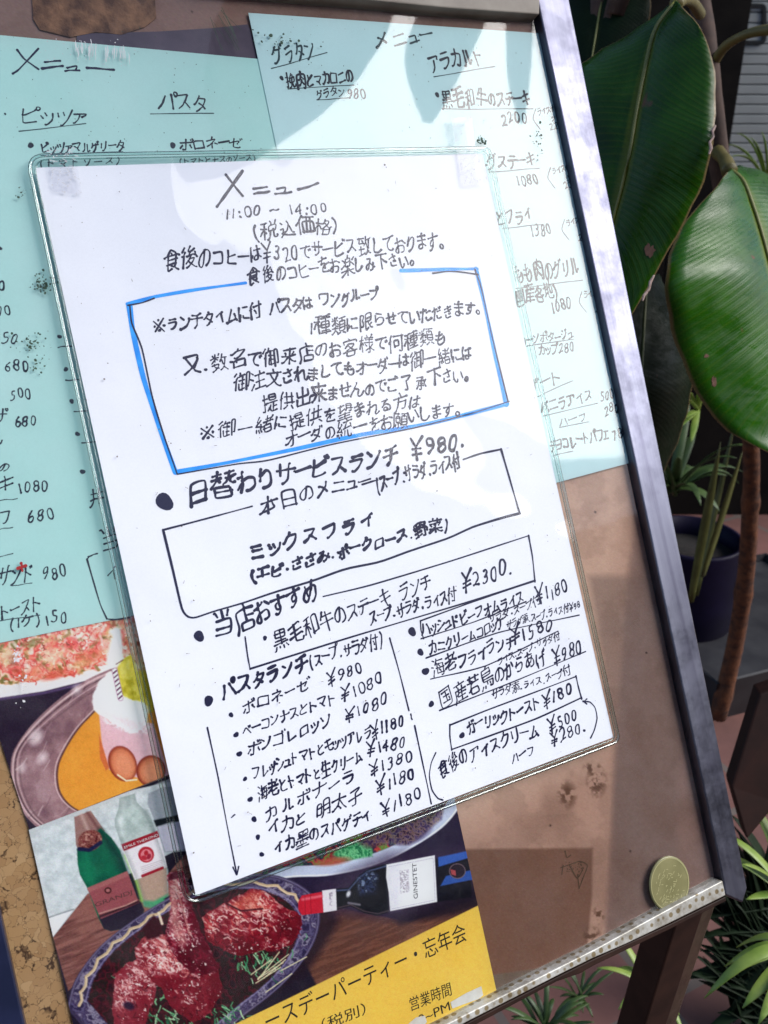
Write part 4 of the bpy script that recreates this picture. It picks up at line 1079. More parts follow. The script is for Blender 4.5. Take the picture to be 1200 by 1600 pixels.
rt = Vector((W3[0, 0], W3[1, 0], 0)).normalized()          # level, to the right of the view
fw = Vector((-rt.y, rt.x, 0))                              # level, along the view


def wall_ribs(a, b, z0, z1, pitch, depth):
    """ribbed shutter: level ribs between two ground points"""
    v, f = [], []
    n = int((z1 - z0) / pitch)
    prof = []
    for i in range(n):
        z = z0 + i * pitch
        prof += [(z, 0), (z + pitch * 0.12, depth), (z + pitch * 0.86, depth), (z + pitch * 0.98, 0)]
    for z, d in prof:
        for p in (a, b):
            q = p - fw * d
            v.append((q.x, q.y, z))
    for i in range(len(prof) - 1):
        f.append((2 * i, 2 * i + 1, 2 * i + 3, 2 * i + 2))
    return v, f


D_W = 2.9
p0 = at(1134, 100, D_W)
p1 = p0 + rt * 2.4
a0, a1 = Vector((p0.x, p0.y, 0)) - rt * 0.04, Vector((p1.x, p1.y, 0))
ws = empty('siding_wall', a0, 'pale grey ribbed siding wall with a dark rounded mark behind the rubber plant', 'wall')
v, f = wall_ribs(a0, a1, 0, 2.9, 0.030, 0.006)
link('siding', v, f, M_siding, ws)
bk0, bk1 = a0 + fw * 0.08, a1 + fw * 0.08
link('wall_core', [(q.x, q.y, z) for z in (0, 2.9) for q in (a0 + fw * 0.005, a1 + fw * 0.005, bk1, bk0)],
     [(0, 1, 2, 3), (7, 6, 5, 4), (0, 4, 5, 1), (1, 5, 6, 2), (2, 6, 7, 3), (3, 7, 4, 0)], M_siding, ws)


def on_wall(px, py, off=0.012):
    c = bw(*CAMP)
    d = at(px, py, 1.0) - c
    s = ((a0 - fw * off) - c).dot(fw) / d.dot(fw)
    return c + d * s


def ring_px(x0, y0, x1, y1, r, w, d):
    """rounded frame of strokes standing proud of the wall, corners read at its own distance"""
    out, inn = [], []
    for cx, cy, s in ((x1 - r, y0 + r, -90), (x1 - r, y1 - r, 0), (x0 + r, y1 - r, 90), (x0 + r, y0 + r, 180)):
        for k in range(5):
            t = R_(s + 22.5 * k)
            out.append((cx + r * math.cos(t), cy + r * math.sin(t)))
            inn.append((cx + (r - w) * math.cos(t), cy + (r - w) * math.sin(t)))
    n = len(out)
    o3 = [on_wall(x, y) for x, y in out]
    i3 = [on_wall(x, y) for x, y in inn]
    bk = fw * d
    v = o3 + i3 + [q + bk for q in o3] + [q + bk for q in i3]
    f = []
    for k in range(n):
        j = (k + 1) % n
        f += [(k, j, n + j, n + k), (k, 2 * n + k, 2 * n + j, j), (n + k, n + j, 3 * n + j, 3 * n + k)]
    return v, f


v, f = ring_px(1155, 5, 1198, 69, 9, 6, 0.010)
link('dark_mark', v, f, M_black, ws)
q = [on_wall(x, y) for x, y in ((1120, 2), (1152, 3), (1152, 11), (1120, 10))]
link('dark_mark', q + [p + fw * 0.010 for p in q], [(0, 3, 2, 1), (4, 5, 6, 7), (0, 1, 5, 4), (1, 2, 6, 5), (2, 3, 7, 6), (3, 0, 4, 7)], M_black, ws)

# dark boards added to stand in for deep shade left of the siding, low wall likewise


def box_between(name, a, b, h, th, m, parent=None, z0=0.0):
    a, b = Vector((a.x, a.y, 0)), Vector((b.x, b.y, 0))
    d = (b - a).normalized()
    nn = Vector((-d.y, d.x, 0)) * th
    ps = [a, b, b + nn, a + nn]
    v = [(p.x, p.y, z) for z in (z0, h) for p in ps]
    return link(name, v, [(3, 2, 1, 0), (4, 5, 6, 7), (0, 1, 5, 4), (1, 2, 6, 5), (2, 3, 7, 6), (3, 0, 4, 7)], m, parent, bevel=0.002)


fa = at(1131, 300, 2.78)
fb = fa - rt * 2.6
fe = empty('dark_backdrop', (fa.x, fa.y, 0), 'dark board backdrop standing in for the deep shade behind the big leaves', 'fence')
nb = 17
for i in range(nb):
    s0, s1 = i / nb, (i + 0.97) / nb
    box_between('backdrop_board', fb + (fa - fb) * s0, fb + (fa - fb) * s1, 2.6, 0.02, M_dark, fe)
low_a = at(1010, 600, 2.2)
lw = box_between('low_backdrop', low_a, low_a + rt * 1.9, 0.52, 0.10, M_dark)
tag(lw, 'low dark backdrop standing in for shade behind the trunk at the foot of the siding', 'wall')

# unseen house added across the street: mirrored in the cover and the rails, it ends the bright sky there
M_added_house = noisy('added_house_render', (0.035, 0.026, 0.024), (0.06, 0.045, 0.042), 1.5, 0.9, spec=0.1)
he = empty('added_house', (1.0, -4.2, 0), 'unseen dark brown house added across the street to cut the mirrored sky', 'added_house')


def block(name, x0, x1, y0, y1, z0, z1, m, parent):
    v = [(x, y, z) for z in (z0, z1) for x, y in ((x0, y0), (x1, y0), (x1, y1), (x0, y1))]
    return link(name, v, [(3, 2, 1, 0), (4, 5, 6, 7), (0, 1, 5, 4), (1, 2, 6, 5), (2, 3, 7, 6), (3, 0, 4, 7)], m, parent)


block('wall', -6, 8, -6.2, -4.2, 0, 2.45, M_added_house, he)  # wall of the added unseen building
block('added_roof', -6.2, 8.2, -6.4, -4.0, 2.452, 2.6, M_added_house, he)
for k in range(5):
    w_ = block('added_window', -4.5 + 2.5 * k, -3.3 + 2.5 * k, -4.25, -4.16, 0.9, 2.0, M_siding, he)
    block('pane', -4.42 + 2.5 * k, -3.38 + 2.5 * k, -4.2, -4.15, 0.98, 1.92, M_navy_glass, w_)

# ------------------------------------------------------------------ the signboard
sb = empty('menu_signboard', bw(100, 390, 0), 'tilted menu signboard with steel rails, cork back and clear plastic cover', 'signboard')
Z_K, Z_P, Z_M, Z_C, Z_S = -0.5, -1.0, -1.5, -3.2, -5.2     # kraft, posters, mint sheets, clear cover, sleeve sheet


def bq(*pts):
    return [up(x, y, z) for x, y, z in pts]


# cork backing, a 6 mm board
bx0, bx1, by0, by1 = -82, 268, -112, 391
slab('cork_board', [(bx0, by0), (bx1, by0), (bx1 - 5, by1), (bx0 + 8, by1)], 0, 6, M_cork, sb)
slab('back_panel', [(bx0, by0), (bx1, by0), (bx1 - 5, by1), (bx0 + 8, by1)], 6.2, 9, M_rust, sb)
ZR = -6.8
rr = slab('steel_rail', bq((833, -40, ZR), (882, -40, ZR), (890, 0, ZR), (1026, 680, ZR), (1168, 1388, ZR), (1161, 1411, ZR), (1134, 1399, ZR), (1131, 1378, ZR), (988, 702, ZR), (840, 0, ZR)), ZR, 11, M_steel, sb, bevel=0.0011, seg=3)
# top rail
slab('top_rail', bq((300, -60, -8), (845, -60, -8), (843, 22, -8), (700, 12, -8), (560, -2, -8), (300, -24, -8)), -8, 10, noisy('dusty_grey_rail', (0.16, 0.13, 0.105), (0.25, 0.22, 0.18), 30, 0.6, 0.2, 0.0006), sb, bevel=0.0008)
slab('side_rail', bq((-90, 1250, -9), (-1, 1421, -9), (40, 1606, -9), (80, 1790, -9), (-60, 1790, -9), (-120, 1500, -9)), -9, 10, M_rail_shade, sb, bevel=0.0008)
# ledge along the bottom
led = [(560, 1668), (700, 1599), (775, 1561), (930, 1483), (1060, 1412), (1129, 1376), (1134, 1399), (1045, 1443), (978, 1475), (927, 1497), (880, 1520), (800, 1561), (735, 1594), (560, 1690)]
slab('foil_ledge', [up(x, y, -7.2) for x, y in led], -7.2, 2, M_galv, sb, bevel=0.0006)
low = [(560, 1692), (735, 1596), (880, 1522), (927, 1499), (1045, 1445), (1134, 1401), (1135, 1408), (1045, 1453), (930, 1508), (905, 1522), (870, 1534), (735, 1606), (560, 1702)]
slab('lower_rail', [up(x, y, -6) for x, y in low], -6, 12, M_rust, sb, bevel=0.0005)
# corner cap and legs (upright box posts down to the floor)
pc = Vector(bw(*up(1105, 1402, 2), 2))


def post(name, c, w, d, z0, z1, m, parent, lean=Vector((0, 0, 0))):
    v = []
    for z, k in ((z1, 0), (z0, 1)):
        for sx, sy in ((-1, -1), (1, -1), (1, 1), (-1, 1)):
            p = Vector((c.x, c.y, z)) + Vector((1, 0, 0)) * sx * w / 2 + Vector((0, 1, 0)) * sy * d / 2 + lean * k
            v.append(p)
    return link(name, v, [(0, 1, 2, 3), (7, 6, 5, 4), (0, 4, 5, 1), (1, 5, 6, 2), (2, 6, 7, 3), (3, 7, 4, 0)], m, parent, bevel=0.0012)


post('leg', pc + Vector((-0.006, 0.014, 0)), 0.024, 0.022, 0, pc.z - 0.001, M_rust, sb, Vector((-0.02, 0.03, 0)))
post('leg', pc + Vector((0.0145, 0.016, 0)), 0.014, 0.020, 0, pc.z + 0.002, M_bronze, sb, Vector((-0.02, 0.03, 0)))
pl_ = Vector(bw(bx0 + 10, by1 + 4, 4))
post('leg', pl_ + Vector((0.0, 0.016, 0)), 0.024, 0.022, 0, pl_.z - 0.001, M_rust, sb, Vector((0.02, 0.03, 0)))
# clear cover over the papers
cv = link('clear_cover', [bw(-78, -108, Z_C), bw(-70, 392, Z_C), bw(259, 392, Z_C), bw(266, -108, Z_C)], [(0, 1, 2, 3)], M_cover, sb)
M_scuff = mat('white_scuff', (0.55, 0.55, 0.57), 0.7)
pn = Pen(Z_C - 0.05)
rs = random.Random(3)
for i in range(46):                                        # dried glue left by a strip of tape
    x = rs.uniform(112, 202)
    y = 72 + (x - 112) * 0.13 + rs.gauss(0, 3)
    pn.px_line([(x, y - rs.uniform(2, 9)), (x + rs.uniform(-1, 2), y + rs.uniform(3, 14))], rs.uniform(0.4, 0.9), 1.0)
for i in range(50):
    x, y = rs.uniform(60, 215), rs.uniform(60, 105)
    pn.px_dot(x, y, rs.uniform(0.3, 0.8))
pn.done('white_scuff', M_scuff, sb)
for x, y, n in ((27, 1025, 26), (38, 1068, 14), (34, 1102, 5)):
    pn = Pen(Z_C - 0.05)
    for i in range(n):
        pn.px_dot(x + rs.gauss(0, 4), y + rs.gauss(0, 6), rs.uniform(0.5, 2.2))
    pn.done('white_scuff', M_scuff, sb)
pn = Pen(Z_C - 0.05)
for i in range(9):
    x, y = 345 + rs.gauss(0, 10), 20 + rs.uniform(-15, 40)
    pn.px_line([(x, y), (x + 16 + rs.uniform(0, 20), y + 26 + rs.uniform(0, 30))], rs.uniform(0.4, 0.8), 1.0)
pn.done('scratches', M_mould, sb)
for cx, cy, sx, sy, n in ((66, 445, 9, 8, 90), (48, 536, 13, 9, 60), (60, 570, 8, 8, 20), (34, 300, 5, 6, 14), (840, 225, 4, 16, 30), (751, 219, 3, 3, 40), (440, 66, 22, 14, 40)):
    pn = Pen(Z_C - 0.05)
    for i in range(n):
        pn.px_dot(cx + rs.gauss(0, sx), cy + rs.gauss(0, sy), abs(rs.gauss(0.4, 0.7)) + 0.25)
    pn.done('mould_spot', M_mould, sb)
pn = Pen(Z_C - 0.05)
for i in range(160):
    pn.px_dot(rs.uniform(0, 860), rs.uniform(40, 240), rs.uniform(0.25, 0.75))
tag(pn.done('dust', M_mould, sb), kind='stuff')

# ------------------------------------------------------------------ kraft paper with painted reflections and soiled areas
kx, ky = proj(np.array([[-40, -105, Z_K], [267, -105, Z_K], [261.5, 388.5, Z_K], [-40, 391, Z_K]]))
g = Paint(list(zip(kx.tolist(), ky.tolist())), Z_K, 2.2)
n0 = g.fn(160, 2)
g.c[:] = np.array([140, 112, 104]) / 255.0
g.mix(np.clip((n0 - 0.35) * 2, 0, 1), (146, 114, 104))
# pale reflection veil and dark mirrored rectangle, painted into the paper's colour
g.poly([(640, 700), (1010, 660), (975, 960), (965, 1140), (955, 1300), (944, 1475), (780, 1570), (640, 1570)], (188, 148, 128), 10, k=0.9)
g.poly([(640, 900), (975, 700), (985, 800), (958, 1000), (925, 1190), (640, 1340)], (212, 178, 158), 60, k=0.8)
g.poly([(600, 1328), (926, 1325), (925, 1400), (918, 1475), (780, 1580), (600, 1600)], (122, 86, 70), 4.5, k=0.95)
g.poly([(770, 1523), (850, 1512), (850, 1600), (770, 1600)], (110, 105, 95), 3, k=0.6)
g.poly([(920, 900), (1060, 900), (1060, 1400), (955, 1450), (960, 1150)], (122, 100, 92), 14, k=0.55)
n1 = g.fn(7, 31, 3)
for cx, cy, rx, ry in ((932, 1222, 16, 24), (886, 1242, 15, 22), (925, 1200, 14, 10), (925, 1462, 14, 14), (935, 1430, 10, 14)):
    m = g.ell(cx, cy, rx * 1.5, ry * 1.5, 20, (80, 50, 36), 14, k=0)
    d = np.clip(1.2 - np.hypot((g.x - cx) / rx, (g.y - cy) / ry), 0, 1) * np.clip((n1 - 0.42) * 6, 0, 1)
    g.mix(np.clip(d, 0, 0.75), (78, 48, 34))
g.mix(np.clip((g.fn(90, 8) - 0.5) * 1.2, 0, 0.3), (110, 80, 68))
g.mix(np.clip((g.fn(40, 77, 4) - 0.52) * 1.5, 0, 0.12), (96, 70, 58))
g.grain(0.016)
for hx, hy in ((930, 800), (1010, 1020), (860, 1290), (985, 1330), (905, 1500), (640, 30), (300, 18)):
    g.ell(hx, hy, 1.6, 1.6, 0, (50, 34, 28), 1.5)
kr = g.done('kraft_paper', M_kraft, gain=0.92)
tag(kr, 'large brown kraft sheet with painted reflections lining the signboard behind the menus', 'paper')
pn = Pen(Z_K - 0.1)
for pts in ([(876, 1356), (905, 1346), (918, 1352), (911, 1372), (905, 1388)], [(880, 1352), (878, 1366)], [(883, 1330), (886, 1340), (892, 1336)], [(905, 1388), (903, 1366)], [(890, 1352), (902, 1372), (912, 1356)]):
    pn.px_line(pts, 1.6)
for i in range(60):
    pn.px_dot(random.uniform(884, 914), random.uniform(1347, 1364), random.uniform(0.4, 1.0))
pn.done('pen_scribble', M_grime, kr)
# bare cork showing through a hole torn in the top of it
pts = [(48, -40), (52, 30), (62, 46), (110, 58), (150, 50), (190, 54), (226, 42), (244, 28), (240, -40)]
ck = slab('cork_patch', [up(x, y, -1.2) for x, y in pts], -1.2, Z_K, M_rough, kr)
ck['label'] = 'torn hole with bare rough cork'
pp = slab('purple_paper', [up(x, y, -1.0) for x, y in [(120, 53), (250, 49), (330, 44), (387, 38), (420, 120), (120, 100)]], -1.0, Z_K, M_purple)
tag(pp, 'faded dark purple paper peeping out above the mint menus', 'paper')

# ------------------------------------------------------------------ left and right mint menus under the cover
ml = quad_sheet('mint_menu', [(-140, 42), (436, 95), (500, 902), (-110, 1027)], Z_M, M_mint, thick=0.2)
tag(ml, 'mint green handwritten menu sheet with prices down its left, half hidden by the white menu', 'menu sheet', 'mint handwritten menus')
mr = quad_sheet('mint_menu', [(388, 20), (858, 53), (1000, 719), (560, 838)], Z_M - 0.4, M_mint2, thick=0.2)
tag(mr, 'pale mint handwritten menu sheet beside the right steel rail', 'menu sheet', 'mint handwritten menus')


def write(z, parent, m, lines, w, name='handwritten_line', wild=1.0):
    for s, p0_, p1_, h in lines:
        pn = Pen(z)
        pn.text(s, p0_, p1_, h, w, wild=wild)
        pn.done(name, m, parent)


def rules(z, parent, m, segs, w, name='ruled_line'):
    for s in segs:
        pn = Pen(z)
        pn.px_line(s, w)
        pn.done(name, m, parent)


def dots(z, parent, m, pts, name='bullet'):
    for x, y, r in pts:
        pn = Pen(z)
        pn.px_dot(x, y, r)
        pn.done(name, m, parent)


zl = Z_M - 0.06
pn = Pen(zl)
for st, w in (([(20, 115), (30, 108), (60, 76)], 2.6), ([(27, 78), (38, 92), (60, 108)], 2.6), ([(70, 97), (94, 95)], 2.6), ([(66, 107), (98, 103)], 3.2),
              ([(105, 106), (120, 103), (118, 110)], 2.4), ([(102, 111), (124, 110)], 2.6), ([(136, 106), (178, 109)], 3.2)):
    pn.px_line(st, w)
pn.done('handwritten_line', M_ink, ml)
write(zl, ml, M_ink2, [('パスタ', (250, 173), (324, 177), 30), ('ピッツァ', (34, 197), (136, 194), 28),
                       ('ピッツァマルゲリータ', (64, 239), (196, 235), 17), ('ボロネーゼ', (282, 237), (378, 229), 18)], 1.9)
write(zl, ml, M_ink3, [('(トマトソース)', (60, 263), (190, 256), 13), ('(トマトとナスのソース)', (280, 258), (400, 250), 11)], 1.5)
rules(zl, ml, M_ink3, [[(235, 178), (334, 177)], [(30, 205), (134, 193)], [(64, 243), (192, 237)], [(0, 782), (27, 779)], [(0, 827), (20, 824)],
                       [(0, 870), (20, 865)], [(19, 915), (50, 911)], [(-5, 971), (62, 961)]], 1.4)
dots(zl, ml, M_ink2, [(48, 227, 4.2), (270, 227, 4.2), (93, 526, 3.2), (103, 577, 3.4), (112, 627, 3.6), (121, 678, 3.6), (129, 737, 4), (8, 178, 1.6), (0, 388, 3)])
write(zl, ml, M_ink2, [('650', (-32, 455), (10, 451), 20), ('700', (-20, 496), (18, 492), 20), ('550', (-14, 541), (30, 537), 23), ('680', (6, 582), (46, 579), 24),
                       ('500', (15, 628), (50, 624), 22), ('680', (22, 669), (58, 665), 22), ('1080', (28, 773), (76, 766), 24),
                       ('680', (41, 818), (86, 811), 26), ('980', (65, 908), (105, 901), 28), ('150', (70, 979), (107, 969), 26)], 2.0)
write(zl, ml, M_ink2, [('の', (-3, 738), (14, 737), 16), ('キ', (-6, 771), (22, 768), 30), ('フ', (0, 822), (20, 818), 28), ('サンド', (-3, 916), (52, 912), 34),
                       ('クトースト', (-20, 969), (66, 955), 30), ('(1ケ)', (14, 985), (64, 974), 22), ('げ', (-12, 662), (12, 660), 26), ('ん', (-12, 700), (6, 694), 20)], 2.0)
pn = Pen(zl)
for s in ([(152, 865), (138, 870), (136, 874), (147, 912), (157, 945), (167, 967), (180, 968), (203, 965)],):
    pn.poly_line(s[:3], 2.4); pn.px_line(s[2:6], 2.4); pn.px_line(s[5:], 2.4)
pn.done('ruled_box', M_ink2, ml)
write(zl, ml, M_ink2, [('井', (139, 790), (164, 786), 26), ('当', (158, 862), (190, 852), 34), ('人', (168, 915), (192, 900), 34) if '人' in GL else ('イ', (168, 915), (192, 900), 30)], 2.0)
rules(zl, ml, M_ink2, [[(91, 543), (112, 541)], [(103, 594), (124, 593)], [(116, 643), (136, 642)], [(128, 692), (150, 690)]], 1.8)
pn = Pen(Z_C - 0.08)
pn.px_line([(28, 888), (34, 886), (40, 884)], 5)
pn.px_line([(33, 880), (35, 892)], 3.4)
pn.done('red_smear', M_red, sb)

zr = Z_M - 0.46
write(zr, mr, M_ink3, [('グラタン', (430, 102), (496, 88), 26), ('メニュー', (584, 76), (680, 64), 22)], 2.0)
write(zr, mr, M_ink2, [('挽肉とマカロニの', (448, 137), (554, 131), 21), ('グラタン', (494, 154), (540, 149), 14), ('980', (543, 157), (573, 155), 17)], 2.0)
write(zr, mr, M_ink2, [('アラカルト', (673, 114), (758, 100), 27), ('黒毛和牛のステーキ', (690, 167), (830, 165), 25), ('2200', (783, 196), (825, 191), 19),
                       ('ハンバーグステーキ', (700, 272), (838, 259), 23), ('1080', (809, 294), (843, 286), 18), ('海老とフライ', (740, 361), (834, 348), 23),
                       ('1380', (831, 373), (863, 366), 19), ('もも肉のグリル', (806, 443), (906, 430), 28), ('(国産各地)', (800, 476), (872, 463), 22), ('1080', (863, 491), (895, 482), 19),
                       ('コーンポタージュ', (812, 543), (896, 528), 16), ('カップ280', (841, 556), (898, 551), 17), ('デザート', (806, 622), (880, 598), 22),
                       ('バニラアイス', (845, 647), (927, 627), 19), ('500', (938, 627), (961, 622), 17), ('ハーフ', (874, 668), (918, 657), 15), ('280', (944, 649), (968, 644), 17),
                       ('チョコレートパフェ', (860, 707), (952, 688), 21), ('780', (957, 690), (984, 684), 18)], 2.1)
for (x, y), k in (((840, 178), 0), ((863, 270), 0), ((885, 351), 0), ((912, 464), 0)):
    write(zr, mr, M_ink2, [('ライスサラダ', (x, y + 2), (x + 42, y - 4), 10), ('セット', (x + 12, y + 13), (x + 38, y + 10), 10), ('220', (x + 18, y + 25), (x + 40, y + 22), 11)], 1.2)
    rules(zr, mr, M_ink2, [[(x - 3, y - 8), (x - 7, y + 8), (x + 4, y + 24)]], 1.2)
rules(zr, mr, M_ink3, [[(424, 107), (511, 82)], [(450, 139), (553, 133)], [(495, 156), (548, 153)], [(678, 120), (773, 104)], [(695, 170), (833, 170)], [(764, 269), (843, 263)], [(785, 357), (846, 351)],
                       [(806, 451), (910, 438)], [(822, 541), (896, 530)], [(840, 620), (895, 595)], [(849, 650), (934, 630)], [(874, 668), (920, 659)], [(865, 712), (895, 705)]], 1.2)
dots(zr, mr, M_ink2, [(440, 122, 3), (683, 148, 3.2)])

# ------------------------------------------------------------------ printed dessert poster
g = Paint([(-48, 1010), (330, 925), (330, 1184), (46, 1297)], Z_P, 1.15)


def z4(*p):                                                # measured in an enlargement of the picture
    return [(x / 3.75, 960 + y / 3.75) for x, y in p]


def z5(*p):
    return [(40 + x / 3.0, 1220 + y / 3.0) for x, y in p]


def z6(*p):
    return [(380 + x / 2.857, 1220 + y / 2.857) for x, y in p]


g.c[:] = np.array([38, 24, 46]) / 255
salad = g.poly(z4((-300, 150), (0, 150), (380, 90), (900, 20), (900, 200), (730, 285), (500, 375), (250, 440), (0, 475), (-300, 480)), (246, 238, 232), 1.2)
food = g.poly(z4((-300, 120), (0, 120), (400, 60), (900, 0), (900, 170), (700, 255), (560, 320), (330, 370), (90, 410), (-300, 430)), (240, 190, 160), 2, warp=5, ws=18)
g.texture(food, 17, 5, [(110, 105, 40), (214, 168, 120), (250, 222, 196), (226, 74, 62), (246, 190, 170), (205, 50, 48), (255, 236, 220)], 3)
g.dabs(food, 420, [(226, 74, 62), (250, 222, 200), (246, 190, 170), (205, 56, 50), (255, 238, 226), (236, 120, 100), (214, 168, 110), (130, 110, 50)], (5, 18), (2.0, 5.0), -20, 50, 3, 2.2, 0.75)
for x, y, rx, ry, c in ((95, 340, 42, 40, (224, 60, 48)), (200, 350, 70, 34, (238, 120, 96)), (300, 240, 60, 45, (250, 226, 190)), (330, 345, 80, 26, (228, 92, 70)), (520, 250, 90, 42, (236, 110, 88)), (420, 170, 40, 40, (222, 60, 58)), (40, 250, 50, 60, (236, 206, 150)), (180, 170, 40, 22, (104, 110, 40)), (300, 365, 60, 20, (206, 70, 50)), (470, 290, 60, 20, (246, 200, 140)), (640, 190, 50, 50, (250, 210, 190))):
    (px_, py_), = z4((x, y))
    g.ell(px_, py_, rx / 3.75, ry / 3.75, -12, c, 6, k=0.6)
g.texture(food, 6, 9, [(120, 40, 40), (255, 240, 230), (240, 150, 130)], 2, k=0.12)
g.dabs(food, 160, [(255, 244, 236), (190, 50, 46), (120, 60, 40), (250, 210, 190)], (2, 7), (0.8, 1.8), -20, 60, 7, 1.0, 0.8)
g.line(z4((-300, 480), (0, 478), (250, 440), (500, 378), (730, 285), (900, 190)), 6, (255, 250, 248), 2)
g.line(z4((-300, 500), (0, 496), (250, 462), (500, 402), (700, 318)), 3, (120, 96, 150), 4, k=0.7)
# silver tray
tray = g.poly([tuple(q) for q in spline(z4((690, 300), (480, 400), (250, 580), (90, 780), (62, 930), (90, 1060), (150, 1180), (260, 1290)), 40)] + z4((700, 1300), (900, 400)), (146, 110, 116), 1.5)
n = g.fn(26, 41)
g.mix(tray * np.clip((n - 0.52) * 3, 0, 0.55), (190, 158, 162))
g.mix(tray * np.clip((0.44 - n) * 3, 0, 0.5), (104, 72, 84))
for off, w, c, k in ((14, 3, (226, 196, 196), 0.8), (26, 2.4, (84, 56, 66), 0.8), (40, 2.2, (206, 174, 176), 0.7), (56, 2.6, (104, 74, 82), 0.5)):
    g.line([tuple(q) for q in spline(z4((690 + off, 300 + off), (480 + off, 400 + off), (250 + off, 580 + off * .8), (90 + off, 780), (62 + off, 930), (90 + off, 1060), (150 + off, 1170), (260 + off, 1270)), 40)], w, c, 1.6, k=k)
for cx, cy, r in ((210, 720, 46), (250, 840, 34), (450, 440, 30), (130, 900, 20)):
    (px_, py_), = z4((cx, cy))
    g.ell(px_, py_, r / 3.75, r / 5, -55, (242, 226, 228), 9, k=0.75)
g.dabs(tray, 70, [(206, 176, 178), (236, 216, 218), (100, 68, 80), (180, 146, 152)], (8, 30), (0.7, 2.0), -52, 14, 15, 1.6, 0.5, 0.06)
sauce_edge = spline(z4((560, 560), (450, 680), (360, 830), (335, 930), (350, 1040), (410, 1120), (510, 1180)), 40)
sc_ = g.poly([tuple(q) for q in sauce_edge] + z4((1200, 1180), (1200, 560)), (222, 148, 52), 1.4)
g.mix(sc_ * np.clip((g.fn(60, 13) - 0.4) * 1.5, 0, 0.6), (236, 166, 66))
g.line([tuple(q) for q in sauce_edge], 3.2, (86, 52, 56), 1.6, k=0.85)
g.line([(q[0] - 3.4, q[1]) for q in sauce_edge], 2.0, (226, 200, 200), 1.4, k=0.75)
g.line(z4((950, 1010), (800, 1080), (520, 1170)), 3, (200, 120, 40), 6, k=0.4)
# cup, cream, fruit, biscuits, candle
g.poly(z4((580, 580), (900, 640), (1010, 1000), (900, 985), (640, 910), (600, 800)), (226, 186, 194), 2.5)
g.poly(z4((580, 700), (640, 900), (620, 915), (585, 840)), (206, 110, 60), 2)
g.texture(g.inside(z4((590, 600), (890, 660), (880, 700), (760, 700), (620, 640)), 4), 8, 22, [(206, 170, 176), (250, 240, 240), (226, 196, 198)], 3, 0.8)
g.poly(z4((690, 290), (760, 240), (840, 250), (905, 560), (760, 530), (680, 470)), (206, 190, 52), 3, smooth=30)
g.texture(g.inside(z4((700, 290), (760, 250), (830, 270), (880, 540), (760, 510), (690, 460)), 5), 11, 61, [(176, 160, 30), (226, 212, 84), (240, 228, 130)], 3, 0.7)
g.poly(z4((770, 40), (840, 40), (880, 230), (800, 290), (740, 180)), (190, 120, 90), 4)
g.texture(g.inside(z4((730, 60), (840, 40), (880, 330), (800, 330)), 4), 10, 15, [(150, 84, 60), (226, 190, 160), (250, 236, 220), (200, 110, 70)], 3, 0.8)
g.poly(z4((545, 480), (580, 400), (640, 340), (690, 360), (680, 440), (760, 500), (860, 530), (850, 650), (760, 690), (640, 620), (548, 560)), (255, 252, 250), 3, smooth=50, warp=2.5, ws=9)
g.mix(g.inside(z4((600, 570), (860, 620), (850, 680), (760, 690)), 12) * 0.4, (214, 178, 186))
g.poly(z4((620, 280), (640, 200), (660, 130), (640, 100), (700, 80), (720, 230), (700, 290), (665, 320)), (255, 252, 244), 5, smooth=30)
g.line(z4((672, 330), (706, 490)), 9.4, (176, 130, 160), 1.6)
cdl = g.line(z4((672, 330), (706, 490)), 7.4, (250, 244, 246), 1.2)
st = ((g.y - 1048) * 0.9 + (g.x - 180) * 0.75)
g.mix(cdl * (np.mod(st, 7.0) < 2.9), (104, 44, 92))
g.line(z4((680, 292), (720, 268)), 1.4, (90, 50, 60), 1)
for cx, cy, rx, ry, rot in ((718, 870, 78, 104, -22), (884, 912, 82, 88, 10)):
    (px_, py_), = z4((cx, cy))
    g.ell(px_, py_ + 1.2, rx / 3.75 + .8, ry / 3.75 + .8, rot, (130, 44, 30), 2)
    g.ell(px_ + .8, py_ + 1.6, rx / 3.75 - 2, ry / 3.75 - 2, rot, (206, 120, 82), 5)
    g.ell(px_ + 2, py_ + 3, rx / 3.75 - 7, ry / 3.75 - 8, rot, (226, 150, 112), 9, k=0.9)
g.line(z4((690, 940), (740, 975), (800, 968)), 2.4, (252, 236, 200), 1.6)
g.grain(0.03)
dp = g.done('dessert_poster', M_print)
tag(dp, 'glossy photo poster of a birthday dessert with a candle on a silver tray', 'poster')

# ------------------------------------------------------------------ printed party poster
tl, br_ = up(45, 1297, Z_P - 0.35), up(780, 1565, Z_P - 0.35)
xr = up(715, 1265, Z_P - 0.35)[0]
sl = math.tan(R_(3.6))
cor = [(tl[0], tl[1]), (xr, tl[1] - (xr - tl[0]) * sl), (br_[0] - 0.2, 391.5), (tl[0] + 1.4, 393)]
cpx = []
for a, b in cor:
    u_, v_ = proj(np.array([[a, b, Z_P - 0.35]]))
    cpx.append((float(u_[0]), float(v_[0])))
g = Paint(cpx, Z_P - 0.35, 1.1)
X, Y = g.x, g.y
g.c[:] = np.array([30, 22, 40]) / 255
